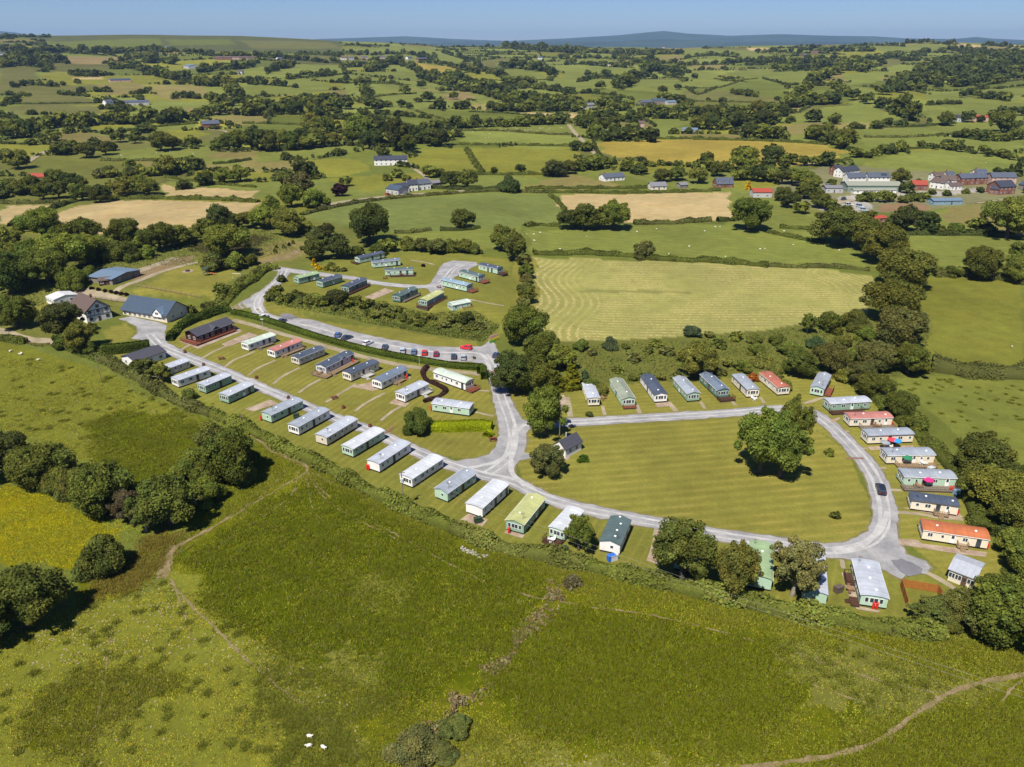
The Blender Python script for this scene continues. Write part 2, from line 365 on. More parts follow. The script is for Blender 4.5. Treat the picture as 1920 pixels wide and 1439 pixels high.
# each entry: colour, (tussock, mow, hay) amounts, outline as seen in the photograph
FIELDS = [
 # skyline and far hills, left
 ('moor', 0, [(0,66),(95,66),(290,64),(590,74),(640,76),(640,98),(560,100),(400,98),(330,96),(120,80)]),
 ('g1', 0, [(115,78),(300,72),(305,84),(250,92),(170,96),(110,92)]),
 ('g1', 0, [(310,74),(430,74),(440,84),(320,86)]), ('g3', 0, [(450,76),(620,80),(640,92),(470,90)]),
 ('t2', 0, [(75,104),(250,108),(245,119),(140,121),(100,112)]),
 ('yg', 0, [(78,140),(105,134),(190,142),(200,157),(120,161),(80,157)]), ('t1', 0, [(137,146),(190,144),(196,149),(140,150)]),
 ('yg', 0, [(310,120),(345,119),(352,133),(315,133)]), ('g3', 0, [(0,130),(60,128),(75,150),(0,165)]),
 ('to', 0, [(180,158),(265,157),(280,165),(270,176),(200,179)]), ('to', 0, [(280,160),(380,160),(395,181),(320,188),(285,176)]),
 ('g3', 0, [(35,185),(60,178),(150,178),(180,190),(180,198),(50,198)]), ('g3', 0, [(10,206),(50,196),(190,200),(195,213),(130,214),(20,216)]),
 ('gb', 0, [(210,196),(300,188),(470,195),(460,209),(330,209),(260,216),(230,200)]), ('t2', 0, [(345,203),(450,203),(450,211),(355,216)]),
 ('g2', 0, [(455,165),(560,145),(620,160),(600,176),(460,181)]), ('yg', 0, [(500,185),(620,170),(625,186),(520,196)]),
 ('g2', 0, [(455,130),(530,120),(640,122),(640,140),(560,143),(460,150)]),
 ('g2', 0, [(150,246),(365,228),(365,241),(200,256)]), ('g1', 0, [(450,235),(640,228),(640,246),(500,262),(420,256)]),
 ('yg', 0, [(310,246),(350,243),(390,250),(380,259),(310,263)]), ('g2', 0, [(180,300),(180,285),(430,270),(390,296),(470,300),(440,312),(330,304)]),
 # far hills, middle
 ('g2', 0, [(640,92),(760,86),(820,100),(800,116),(700,112)]), ('g2', 0, [(770,95),(850,95),(900,112),(860,118),(790,110)]),
 ('g2', 0, [(925,132),(990,128),(1030,146),(960,151)]), ('g3', 0, [(860,118),(930,115),(930,128),(870,130)]),
 ('y1', 0, [(780,118),(850,126),(850,138),(790,134)]), ('yg', 0, [(870,135),(930,150),(950,158),(880,148)]),
 ('g2', 0, [(700,150),(830,152),(850,165),(720,170)]), ('gb', 0, [(640,160),(690,150),(740,172),(660,190)]),
 ('g2', 0, [(700,172),(840,170),(860,182),(720,200)]), ('t2', 0, [(830,178),(880,175),(890,186),(840,190)]),
 ('g2', 0, [(885,175),(930,172),(952,190),(895,196)]), ('g2', 0, [(740,195),(890,190),(880,203),(750,206)]),
 ('g1', 0, [(785,216),(850,207),(960,210),(1040,222),(960,231),(860,233),(790,229)]), ('t1', 0, [(960,212),(1080,212),(1090,222),(1040,220)]),
 ('gb', 0, [(860,248),(930,243),(1080,252),(1092,273),(870,271)]), ('g2', 0, [(920,240),(1060,238),(1076,252),(930,247)]),
 ('yg', 0, [(795,281),(870,277),(895,320),(820,326),(790,310)]), ('yg', 0, [(882,277),(1075,279),(1112,306),(1020,331),(960,329),(900,326)]),
 ('g2', 0, [(1040,110),(1090,100),(1160,104),(1150,118),(1060,120)]), ('to', 0, [(1150,112),(1280,104),(1280,118),(1180,122)]),
 ('g2', 0, [(1050,130),(1160,125),(1240,135),(1200,150),(1060,150)]), ('g2', 0, [(1190,150),(1280,150),(1280,175),(1200,180)]),
 ('g1', 0, [(1095,165),(1150,168),(1290,178),(1270,190),(1110,182)]), ('g1', 0, [(1075,185),(1200,190),(1195,198),(1090,198)]),
 ('gb', 0, [(1095,235),(1280,240),(1250,260),(1150,262)]), 
 # far hills, right
 ('g2', 0, [(1280,92),(1400,94),(1480,110),(1400,118),(1290,108)]), ('t1', 0, [(1400,90),(1440,90),(1445,95),(1405,96)]),
 ('to', 0, [(1290,122),(1360,120),(1370,128),(1300,132)]), ('g2', 0, [(1620,86),(1760,82),(1800,92),(1660,100)]),
 ('t1', 0, [(1780,80),(1840,85),(1832,92),(1790,90)]), ('t1', 0, [(1890,84),(1920,85),(1920,91),(1895,90)]),
 ('yg', 0, [(1500,105),(1640,100),(1640,108),(1510,116)]), ('g3', 0, [(1640,105),(1690,100),(1700,120),(1650,128)]),
 ('g2', 0, [(1360,137),(1420,130),(1540,138),(1500,160),(1400,152)]), ('g1', 0, [(1360,167),(1400,151),(1480,156),(1475,181),(1420,186)]),
 ('g3', 0, [(1280,172),(1330,167),(1470,186),(1475,196),(1280,193)]), ('g2', 0, [(1280,130),(1350,138),(1340,165),(1290,160)]),
 ('gb', 0, [(1580,140),(1680,135),(1640,155),(1590,160)]), ('g1', 0, [(1500,172),(1530,162),(1600,190),(1560,195)]),
 ('gb', 0, [(1450,226),(1520,206),(1620,193),(1680,216),(1720,231),(1600,231)]), ('gb', 0, [(1590,160),(1650,178),(1640,182),(1600,178)]),
 ('g2', 0, [(1730,180),(1820,168),(1920,165),(1920,190),(1740,200)]), ('g2', 0, [(1730,196),(1920,192),(1920,230),(1740,226)]),
 ('g2', 0, [(1585,246),(1720,238),(1850,235),(1880,250),(1700,258),(1600,259)]), ('g2', 0, [(1610,263),(1730,258),(1790,260),(1720,276),(1640,281)]),
 ('to', 0, [(1370,241),(1540,230),(1560,238),(1480,256),(1380,253)]), ('gb', 0, [(1800,262),(1920,255),(1920,280),(1830,276)]),
 ('y1', 0, [(1120,266),(1330,260),(1540,272),(1592,286),(1570,296),(1500,311),(1300,313),(1140,293)]),
 ('gb', 0, [(1580,321),(1700,286),(1760,280),(1920,290),(1920,331),(1760,326),(1700,329),(1640,326)]),
 # the middle distance
 ('scrub', .4, [(0,300),(180,285),(300,330),(300,380),(0,385)]),
 ('gb', 0, [(305,336),(320,328),(380,338),(480,345),(480,357)]), ('t1', 0, [(307,348),(480,358),(480,372),(307,368)]),
 ('yg', .1, [(575,300),(680,297),(692,320),(640,331),(580,336),(570,310)]), ('g2', 0, [(480,306),(480,285),(590,279),(590,296)]),
 ('to', .1, [(985,350),(1070,327),(1140,343),(1192,352),(990,357)]), ('g2', 0, [(1190,335),(1240,318),(1420,318),(1380,335),(1240,345)]),
 ('vill', .2, [(1430,372),(1470,330),(1560,310),(1920,335),(1920,375),(1770,390),(1650,400),(1540,398)]),
 ('t1', 0, [(90,405),(130,392),(200,378),(310,376),(484,381),(480,392),(440,402),(380,428),(330,440),(270,446),(200,446),(132,436),(100,425)]),
 ('t1', 0, [(0,387),(112,384),(60,406),(20,419),(0,422)]),
 ('d1', 0, [(565,405),(640,385),(700,376),(960,363),(1030,365),(1056,385),(1048,416),(980,426),(870,434),(740,436),(640,425)]),
 ('g2', .15, [(740,440),(930,428),(985,425),(985,470),(850,475),(700,470)]),
 ('t1', 0, [(1043,367),(1150,365),(1360,360),(1386,380),(1362,414),(1250,418),(1180,417),(1050,392)]),
 ('gb', .2, [(985,433),(1100,428),(1180,421),(1400,419),(1540,452),(1640,480),(1640,500),(1440,494),(1000,474)]),
 ('g2', .1, [(1370,360),(1460,372),(1500,395),(1545,416),(1530,428),(1450,442),(1370,420)]),
 ('gravel', 0, [(1530,392),(1556,380),(1590,366),(1690,361),(1702,368),(1690,374),(1620,378),(1640,392),(1600,398),(1560,402)]), ('gravel', 0, [(1715,360),(1760,358),(1800,352),(1850,356),(1850,362),(1760,366),(1720,366)]),
 ('to', 0, [(1770,392),(1920,375),(1920,412),(1860,420),(1775,422)]), ('br', .1, [(1650,385),(1730,382),(1738,393),(1655,398)]),
 ('g2', 0, [(1690,443),(1800,440),(1920,448),(1920,500),(1860,505),(1750,500),(1700,470)]),
 ('mead', .5, [(1725,522),(1800,517),(1920,530),(1920,695),(1755,685),(1735,640)]),
 ('mead2', .45, [(1650,710),(1740,700),(1920,715),(1990,800),(1960,960),(1860,870),(1780,800),(1700,745)]),
 ('hay', .05, [(1000,482),(1290,488),(1440,500),(1560,505),(1645,520),(1640,560),(1625,592),(1560,612),(1440,617),(1290,632),(1120,637),(1015,642),(1000,600),(1008,540)]),
 ('scrub', .8, [(1000,642),(1120,637),(1290,632),(1440,617),(1625,590),(1740,600),(1740,700),(1600,720),(1560,700),(1060,745),(1030,745)]),
 ('lawn', .05, [(1000,642),(1006,540),(1000,482),(965,480),(960,600)]),
 # the farm and the park
 ('scrub', .5, [(0,640),(0,440),(200,440),(300,470),(430,440),(560,405),(640,425),(700,465),(660,480),(560,500),(300,560),(100,640)]),
 ('pond', .2, [(345,470),(440,433),(500,447),(470,470),(400,482)]),
 ('to', .15, [(470,470),(520,452),(605,450),(600,470),(545,490),(480,490)]), ('dirt', .2, [(230,520),(330,482),(360,480),(350,495),(260,527)]),
 ('lawn', .1, [(250,548),(345,498),(400,496),(455,518),(395,553),(330,560)]),
 ('lawn', .05, [(58,575),(100,560),(110,590),(65,608)]), ('lawn', .05, [(180,620),(235,604),(258,620),(240,636),(200,640)]),
 ('lawn2', .05, [(300,605),(345,588),(390,560),(430,540),(430,580),(320,640)]),
 ('lawn', .1, [(200,668),(240,655),(330,665),(330,690),(240,685)]),
 ('lawn2', .12, [(640,485),(720,470),(960,490),(975,600),(900,640),(700,600),(480,580),(490,560),(540,520)]),
 ('lawn', .2, [(482,575),(520,580),(900,640),(905,660),(700,640),(560,604),(500,592)]),
 ('scrub', .8, [(500,560),(560,548),(700,565),(800,585),(890,580),(935,610),(905,640),(800,628),(640,598),(520,575)]),
 ('lawn', .06, [(310,640),(420,590),(480,612),(680,668),(905,700),(930,770),(925,860),(880,862),(760,838),(560,758),(420,698),(320,660)]),
 ('lawn2', .06, [(200,690),(290,650),(330,668),(560,765),(760,842),(900,895),(1080,960),(1340,1010),(1560,1040),(1690,1085),(1800,1060),(1800,1180),(1560,1160),(1300,1100),(1000,1035),(780,950),(540,830),(330,745)]),
 ('lawn', .1, [(1050,735),(1560,690),(1640,740),(1800,870),(1880,1050),(1830,1130),(1690,1010),(1600,850),(1480,770),(1050,795)]),
 ('lawn', .06, [(940,720),(1050,735),(1060,800),(985,790),(955,770)]),
 ('lawn', .0, [(965,870),(990,810),(1060,795),(1300,781),(1480,770),(1580,840),(1640,940),(1632,1005),(1570,1022),(1400,1005),(1080,945),(985,905)]),
 # rough grazing in front
 ('past', .55, [(-200,700),(-100,600),(0,640),(90,662),(190,692),(330,770),(460,815),(420,850),(330,870),(200,890),(100,830),(0,800),(-200,830)]),
 ('rush', .9, [(155,795),(250,770),(345,790),(425,815),(340,880),(260,915),(205,890)]),
 ('rush2', .8, [(330,745),(470,808),(540,838),(700,920),(850,995),(1000,1040),(1200,1085),(1500,1152),(1720,1185),(2100,1200),(2200,1500),(900,1500),(700,1439),(560,1225),(430,1160),(380,1110),(310,1085),(400,930),(480,830)]),
 ('rush', .9, [(330,1050),(480,960),(600,900),(800,1000),(1000,1070),(1040,1110),(900,1260),(760,1330),(720,1300),(640,1240),(520,1220),(420,1150)]),
 ('rush', .9, [(1050,1140),(1350,1190),(1480,1230),(1500,1340),(1400,1400),(1150,1390),(960,1350),(920,1280),(1000,1180)]),
 ('rush', .9, [(1560,1340),(1640,1330),(1700,1345),(1620,1390),(1540,1400)]), ('rush', .85, [(1780,1340),(1920,1310),(2100,1330),(2100,1500),(1700,1500)]),
 ('rush2', .7, [(450,1230),(560,1260),(760,1300),(800,1400),(700,1439),(560,1439),(480,1330)]),
 ('pale', .5, [(650,1080),(740,1065),(790,1100),(740,1150),(660,1140)]), ('pale', .5, [(560,1215),(660,1210),(745,1260),(720,1310),(620,1275)]),
 ('pale', .55, [(1430,1170),(1560,1205),(1700,1240),(1900,1290),(1780,1330),(1660,1345),(1600,1330),(1520,1330),(1480,1260)]),
 ('pale', .35, [(850,1405),(1000,1392),(1280,1420),(1700,1439),(1700,1520),(780,1520)]),
 ('past', .45, [(-300,1250),(0,1185),(160,1140),(300,1088),(330,1090),(430,1165),(560,1235),(700,1420),(760,1520),(-300,1520)]),
 ('rush2', .75, [(60,1310),(160,1270),(330,1260),(340,1300),(200,1330),(160,1420),(60,1400)]), ('rush2', .7, [(220,1290),(320,1280),(330,1310),(240,1320)]),
 ('butter', .8, [(-200,900),(0,905),(80,930),(200,985),(230,1010),(170,1062),(80,1047),(0,1052),(-200,1100)]),
 ('rush2', .9, [(160,1080),(290,1010),(340,990),(310,1070),(160,1135)]),
]
HAYF = 'hay'

def build_land():
    azf = np.radians(np.arange(-50, 50.001, 0.135))
    azc = np.radians(np.arange(54, 306.1, 6.0))
    az = np.concatenate([azf, azc])
    ys = np.arange(1470, 368, -3.4)
    dep = PITCH + np.arctan((ys - CY) / FPX)
    r1 = CAMZ / np.tan(dep)
    r1 = r1[r1 < 560]
    rr = np.concatenate([[4, 20, 40, 60], r1, np.geomspace(r1[-1] * 1.008, RC * 1.03, 235), np.geomspace(RC * 1.05, 20000, 46)])
    A, RR = np.meshgrid(az, rr)
    X = (RR * np.sin(A)).ravel(); Y = (RR * np.cos(A)).ravel(); Z = H(X, Y)
    n, m = len(rr), len(az)
    i = np.arange(n - 1)[:, None]; j = np.arange(m)[None, :]; j2 = (j + 1) % m
    q = np.stack([i * m + j, i * m + j2, (i + 1) * m + j2, (i + 1) * m + j], -1)[..., ::-1].reshape(-1)
    r = RR.ravel()
    # patchwork of far fields
    ns = 900
    sr = np.sqrt(RNG.uniform(450 ** 2, 5200 ** 2, ns)); sa = RNG.uniform(-.95, .95, ns)
    sr[:220] = RNG.uniform(480, 1500, 220)
    sx, sy = sr * np.sin(sa), sr * np.cos(sa)
    pal = [PAL[k] for k in ('g1', 'g2', 'g2', 'g3', 'gb', 'yg', 'to', 'g2', 'yg', 'g1')]
    pick = RNG.integers(0, len(pal), ns); vj = RNG.normal(1.0, .11, ns)
    pc = np.array([obs(*pal[k])[:3] for k in pick]) * vj[:, None]
    colr = np.empty((len(X), 3)); far = r > 440
    colr[~far] = obs(*PAL['g1'])[:3]
    fi = np.nonzero(far)[0]
    near_id = np.empty(len(fi), int)
    wx = X[fi] + 18 * np.sin(Y[fi] / 90); wy = Y[fi] + 18 * np.sin(X[fi] / 80)
    for s in range(0, len(fi), 20000):
        d = (wx[s:s + 20000, None] - sx) ** 2 + (wy[s:s + 20000, None] - sy) ** 2
        near_id[s:s + 20000] = np.argmin(d, 1)
    colr[fi] = pc[near_id]
    msk = np.zeros((len(X), 3)); msk[:, 0] = .12
    phase = np.zeros(len(X))
    # wobble the query so that field edges are not ruler straight
    wob = np.clip(r * .0035, 0, 3.0)
    qx = X + wob * (np.sin(Y / 7.3 + X / 13.1) + .6 * np.sin(X / 3.1)); qy = Y + wob * (np.sin(X / 8.7 - Y / 11.9) + .6 * np.sin(Y / 2.7 + 1))
    rx = X + fnoise(X, Y, 14, 4, 1, 1.5); ry = Y + fnoise(X, Y, 14, 4, 2, 1.8)
    allp = np.array([p for f in FIELDS for p in f[2]], float)
    allw = G(allp[:, 0], allp[:, 1])[:, :2]; k = 0
    FW = []
    fr = random.Random(3)
    for key, tus, pts in FIELDS:
        w = allw[k:k + len(pts)]; k += len(pts); FW.append((key, w))
        ins = inpoly(rx, ry, w) if key in ('rush', 'rush2', 'pale', 'past', 'butter', 'scrub') and pts[0][1] > 700 else inpoly(qx, qy, w)
        f = fr.uniform(.94, 1.06) * 1.0
        colr[ins] = np.array(obs(*PAL[key])[:3]) * f
        msk[ins] = (tus, 0, 0)
        if key in ('lawn', 'lawn2'):
            msk[ins, 1] = .55 if pts[0] != (965, 870) else .8
            a, b = G1((1077, 904))[:2], G1((1296, 886))[:2]
            if pts[0] == (310, 640): a, b = G1((420, 690))[:2], G1((480, 660))[:2]
            if pts[0] == (200, 690): a, b = G1((720, 890))[:2], G1((790, 835))[:2]
            d = (b - a) / np.hypot(*(b - a)); nn = np.array([-d[1], d[0]])
            phase[ins] = (X[ins] * nn[0] + Y[ins] * nn[1]) / (3.0 if pts[0] == (965, 870) else 2.2)
        if key == 'hay':
            msk[ins, 2] = 1.0
            xl, xr = w[:, 0].min(), w[:, 0].max()
            px_, py_ = X[ins], Y[ins]
            dl = px_ - (xl + 9 + 5 * np.sin(py_ / 9)); dr = (xr - 6 - (py_ - 330) * .12) - px_
            v = py_ + 2.5 * np.sin(px_ / 31) + .05 * px_
            corner = np.where(dl < 24, v + ((24 - np.minimum(dl, 24)) / 24) ** 2 * -26, v)
            corner = np.where(dr < 26, corner - ((26 - np.minimum(dr, 26)) / 26) ** 2 * 24, corner)
            dle = px_ - (xl + 3 + 4 * np.sin(py_ / 11) + .10 * (py_ - 300)); dre = (xr - 4 + 3 * np.sin(py_ / 9) - (py_ - 330) * .10) - px_
            phase[ins] = np.where(dle < 22, dle / 3.3, np.where(dre < 24, (dre + 3 * np.sin(py_ / 5)) / 3.3, v / 2.9))
            strip = ins.copy(); strip[ins] = inpoly(px_, py_, px_poly([(1088, 544), (1150, 543), (1230, 545), (1300, 550), (1230, 550), (1090, 549)])); colr[strip] *= .72; msk[strip, 2] = .2
        if key == 't1':
            msk[ins, 1] = 1.4; phase[ins] = (Y[ins] + .1 * X[ins] + 3 * np.sin(X[ins] / 60)) / 4.0
        if key in ('gb', 'd1', 'g2') and pts[0][1] > 270:
            msk[ins, 1] = .35; phase[ins] = (Y[ins] * .9 + .3 * X[ins]) / 6.0
    me = raw_mesh('ground', np.stack([X, Y, Z], 1), q, 4, ground_material(), colr, 'ground_colour')
    a = me.attributes.new('ground_mask', 'FLOAT_COLOR', 'POINT'); c4 = np.ones((len(X), 4), np.float32); c4[:, :3] = msk; a.data.foreach_set('color', c4.ravel())
    a = me.attributes.new('row_phase', 'FLOAT', 'POINT'); a.data.foreach_set('value', phase.astype(np.float32))
    me.polygons.foreach_set('use_smooth', [True] * len(me.polygons))
    tag(put('ground', me), kind='structure')
    return FW, (sx, sy)

def ground_material():
    m = bpy.data.materials.new('land'); m.use_nodes = True
    nt = m.node_tree; N = nt.nodes; Lk = nt.links
    b = N['Principled BSDF']; b.inputs['Roughness'].default_value = .95; b.inputs['Specular IOR Level'].default_value = .08
    geo = N.new('ShaderNodeNewGeometry')
    def attr(n, o='Color'):
        a = N.new('ShaderNodeAttribute'); a.attribute_name = n; return a.outputs[o]
    def noise(scale, det=4, rough=.55, vec=None):
        z = N.new('ShaderNodeTexNoise'); z.inputs['Scale'].default_value = scale; z.inputs['Detail'].default_value = det; z.inputs['Roughness'].default_value = rough
        Lk.new(vec or geo.outputs['Position'], z.inputs['Vector']); return z.outputs['Fac']
    def rng(i, a, b_, c, d, clamp=True):
        z = N.new('ShaderNodeMapRange'); z.clamp = clamp
        for k, v in zip((1, 2, 3, 4), (a, b_, c, d)): z.inputs[k].default_value = v
        Lk.new(i, z.inputs[0]); return z.outputs[0]
    def math_(op, x, y):
        z = N.new('ShaderNodeMath'); z.operation = op
        for k, v in ((0, x), (1, y)):
            if isinstance(v, (int, float)): z.inputs[k].default_value = v
            else: Lk.new(v, z.inputs[k])
        return z.outputs[0]
    def mixc(f, A, B, blend='MIX'):
        z = N.new('ShaderNodeMix'); z.data_type = 'RGBA'; z.blend_type = blend
        for k, v in (('Factor', f), ('A', A), ('B', B)):
            if isinstance(v, (int, float)): z.inputs[k].default_value = v
            elif isinstance(v, tuple): z.inputs[k].default_value = v
            else: Lk.new(v, z.inputs[k])
        return z.outputs['Result']
    mk = N.new('ShaderNodeSeparateColor'); Lk.new(attr('ground_mask'), mk.inputs[0])
    tus, mow, hay = mk.outputs[0], mk.outputs[1], mk.outputs[2]
    col = attr('ground_colour')
    big = rng(noise(.018, 5), .3, .7, .84, 1.16)
    mid = rng(noise(.16, 6, .65), .3, .7, .84, 1.16)
    col = mixc(1.0, col, math_('MULTIPLY', big, mid), 'MULTIPLY')
    # patches of drier and greener grass
    dry = math_('MULTIPLY', rng(noise(.045, 6, .65), .5, .72, 0, 1), .45)
    col = mixc(dry, col, mixc(1.0, col, (1.22, 1.06, .95, 1), 'MULTIPLY'))
    # tussocks: darker rush clumps and pale dead blades
    n1 = noise(.55, 6, .7); n2 = noise(2.6, 3, .6)
    tk = math_('MULTIPLY', rng(math_('ADD', math_('MULTIPLY', n1, .7), math_('MULTIPLY', n2, .3)), .44, .60, 0, 1), tus)
    col = mixc(math_('MULTIPLY', tk, .7), col, mixc(1.0, col, (.62, .70, .5, 1), 'MULTIPLY'))
    st = rng(noise(1.1, 8, .8), .60, .75, 0, .5)
    col = mixc(math_('MULTIPLY', st, tus), col, mixc(1.0, col, (1.6, 1.45, 1.7, 1), 'MULTIPLY'))
    # mowing stripes
    ph = attr('row_phase', 'Fac')
    sn = math_('SINE', math_('MULTIPLY', ph, 2 * math.pi), 0)
    stripe = rng(math_('MULTIPLY', math_('MULTIPLY', sn, mow), rng(noise(.06, 3), .3, .7, .3, 1.5)), -1.4, 1.4, .86, 1.14, False)
    col = mixc(1.0, col, stripe, 'MULTIPLY')
    # dry straw-coloured streaks between the mowing passes
    lw = math_('MULTIPLY', math_('MULTIPLY', rng(sn, .55, 1, 0, 1), rng(noise(.09, 5, .65), .48, .68, 0, .6)), mow)
    col = mixc(lw, col, obs(188, 166, 92))
    # rows of cut hay
    wv = math_('ADD', math_('MULTIPLY', sn, .5), math_('MULTIPLY', rng(noise(.9, 5, .7), .3, .7, -1, 1), .9))
    rows = math_('MULTIPLY', rng(wv, .10, .75, 0, 1), rng(noise(.045, 5, .6), .36, .60, .12, 1))
    col = mixc(math_('MULTIPLY', rows, hay), col, obs(214, 196, 136))
    med = rng(noise(1.3, 8, .75), .28, .72, .80, 1.20)
    col = mixc(1.0, col, med, 'MULTIPLY')
    fine = rng(noise(5.0, 4, .7), .25, .75, .78, 1.22)
    col = mixc(1.0, col, fine, 'MULTIPLY')
    Lk.new(col, b.inputs['Base Color'])
    bp = N.new('ShaderNodeBump'); bp.inputs['Distance'].default_value = .35
    Lk.new(math_('ADD', .12, math_('MULTIPLY', tus, .5)), bp.inputs['Strength'])
    Lk.new(math_('ADD', n1, math_('MULTIPLY', n2, .5)), bp.inputs['Height']); Lk.new(bp.outputs[0], b.inputs['Normal'])
    return m

FW, SEEDS = build_land()

# mountains on the horizon
def mountains(name, px, py, r0, r1, r2, seed):
    dx, dy, dz = ray(px, py); a_ = np.arctan2(dx, dy); hcrest = CAMZ + r1 * dz / np.hypot(dx, dy)
    az = np.radians(np.arange(-46, 46, .12)); rr = np.concatenate([np.linspace(r0, r1, 22), np.linspace(r1, r2, 8)[1:]])
    A, RR = np.meshgrid(az, rr)
    hc = np.interp(A, a_, hcrest); rg = np.random.default_rng(seed)
    t = np.where(RR <= r1, (RR - r0) / (r1 - r0), 1 - .8 * (RR - r1) / (r2 - r1))
    nz = sum(np.sin(A * f + RR / l + p) / k for f, l, p, k in [(60, 900, 1, 1), (130, 600, 2, 1.6), (230, 420, .3, 2.5), (411, 300, 2.2, 4)])
    base = 20
    Z = base + (hc - base) * np.clip(t, 0, 1) ** 1.4 * (1 + .10 * nz * np.clip(1 - t, 0, 1) * 2) 
    X = RR * np.sin(A); Y = RR * np.cos(A)
    n, m = RR.shape; i = np.arange(n - 1)[:, None]; j = np.arange(m - 1)[None, :]
    q = np.stack([i * m + j, (i + 1) * m + j, (i + 1) * m + j + 1, i * m + j + 1], -1)[..., ::-1].reshape(-1)
    me = raw_mesh(name, np.stack([X.ravel(), Y.ravel(), Z.ravel() - 12], 1), q, 4, mat('upland', obs(74, 92, 84), .95, .05, .35, .0012, coords='Object'))  # base colour shifted bluish: part of the distance haze is painted in
    me.polygons.foreach_set('use_smooth', [True] * len(me.polygons))
    tag(put(name, me), kind='structure')
mountains('mountains', [-400, 0, 30, 60, 200, 560, 600, 640, 760, 850, 950, 1060, 1160, 1210, 1245, 1290, 1370, 1460, 1560, 1640, 1700, 1790, 1830, 1860, 1920, 2400],
          [60, 57, 60, 66, 76, 75, 72, 71, 67, 72, 76, 71, 65, 60, 57, 62, 66, 63, 66, 67, 71, 72, 68, 71, 74, 76], 12500, 15500, 19000, 5)
mountains('mountains', [-400, 500, 700, 900, 1000, 1150, 1240, 1300, 1380, 1500, 1700, 2400], [80, 80, 79, 80, 78, 76, 72, 73, 77, 76, 79, 80], 8600, 10800, 12400, 9)
# ================================================================== ROADS AND PATHS
def gravel_material(name, base, dark, scale=.6):
    m = bpy.data.materials.new(name); m.use_nodes = True
    nt = m.node_tree; N = nt.nodes; Lk = nt.links; b = N['Principled BSDF']
    b.inputs['Roughness'].default_value = .9; b.inputs['Specular IOR Level'].default_value = .2
    geo = N.new('ShaderNodeNewGeometry')
    def noise(s, d, r_): 
        z = N.new('ShaderNodeTexNoise'); z.inputs['Scale'].default_value = s; z.inputs['Detail'].default_value = d; z.inputs['Roughness'].default_value = r_
        Lk.new(geo.outputs['Position'], z.inputs['Vector']); return z.outputs['Fac']
    r1 = N.new('ShaderNodeValToRGB'); r1.color_ramp.elements[0].position = .36; r1.color_ramp.elements[1].position = .66
    r1.color_ramp.elements[0].color = dark; r1.color_ramp.elements[1].color = base
    Lk.new(noise(scale * .35, 6, .65), r1.inputs[0])
    mr = N.new('ShaderNodeMapRange'); mr.inputs[1].default_value = .3; mr.inputs[2].default_value = .7; mr.inputs[3].default_value = .82; mr.inputs[4].default_value = 1.15
    Lk.new(noise(scale * 6, 5, .75), mr.inputs[0])
    mx = N.new('ShaderNodeMix'); mx.data_type = 'RGBA'; mx.blend_type = 'MULTIPLY'; mx.inputs['Factor'].default_value = 1
    Lk.new(r1.outputs[0], mx.inputs['A']); Lk.new(mr.outputs[0], mx.inputs['B']); Lk.new(mx.outputs['Result'], b.inputs['Base Color'])
    bp = N.new('ShaderNodeBump'); bp.inputs['Strength'].default_value = .25; bp.inputs['Distance'].default_value = .04
    Lk.new(mr.outputs[0], bp.inputs['Height']); Lk.new(bp.outputs[0], b.inputs['Normal'])
    MATS[name] = m; return m
M_ROAD = gravel_material('road_gravel', obs(198, 196, 196), obs(158, 157, 160))
M_VERGE = gravel_material('road_verge', obs(158, 146, 116), obs(124, 120, 72), 1.6)
M_RUT = gravel_material('wheel_track', obs(222, 221, 219), obs(192, 190, 189), 1.0)
M_TAR = gravel_material('tarmac', obs(150, 148, 156), obs(128, 126, 134))
M_PATH = gravel_material('path_gravel', obs(196, 182, 152), obs(164, 150, 122))
M_SLAB = gravel_material('slab', obs(206, 190, 166), obs(170, 142, 122), 1.2)
M_DIRT = gravel_material('dirt', obs(172, 150, 118), obs(126, 116, 66), 1.2)

LOOP = [(280, 628), (300, 648), (330, 662), (415, 695), (500, 731), (560, 756), (620, 781), (700, 810), (760, 838), (830, 867), (900, 889), (960, 903), (1010, 928), (1080, 951), (1180, 972), (1260, 987), (1340, 1002), (1430, 1016), (1520, 1030), (1575, 1032), (1630, 1018), (1656, 988), (1658, 950), (1645, 905), (1622, 866), (1590, 830), (1555, 796), (1520, 774), (1480, 766)]
TOP = [(1490, 767), (1440, 768), (1380, 774), (1300, 779), (1200, 785), (1100, 791), (1060, 793), (1010, 797), (985, 796)]
DOWN = [(908, 665), (924, 690), (934, 720), (942, 750), (955, 785), (962, 815), (958, 845), (944, 868), (915, 888)]
UPPER = [(535, 506), (524, 525), (502, 544), (485, 560), (481, 574), (494, 590), (525, 603)]
TERR = [(505, 502), (530, 506), (560, 510), (620, 517), (660, 522), (700, 530), (740, 535), (790, 538), (820, 533), (838, 519), (850, 505), (865, 497)]
carpark = [(475, 590), (486, 580), (522, 594), (585, 600), (660, 622), (730, 637), (805, 650), (865, 652), (903, 650), (912, 646), (918, 636), (928, 645), (932, 660), (930, 690), (912, 690), (902, 683), (885, 679), (830, 677), (755, 667), (705, 657), (620, 633), (530, 611), (500, 604)]
junction = [(930, 772), (957, 772), (975, 786), (996, 793), (1010, 793), (1010, 802), (996, 802), (980, 822), (972, 845), (975, 850), (1003, 853), (1003, 858), (975, 862), (967, 872), (962, 890), (972, 906), (1000, 925), (985, 926), (940, 905), (880, 888), (830, 870), (860, 864), (890, 860), (915, 853), (930, 838), (937, 812)]
junction2 = [(1600, 1030), (1640, 1004), (1668, 985), (1678, 985), (1685, 1020), (1700, 1040), (1735, 1054), (1743, 1065), (1738, 1076), (1705, 1074), (1690, 1087), (1676, 1078), (1640, 1062), (1590, 1049), (1545, 1041)]
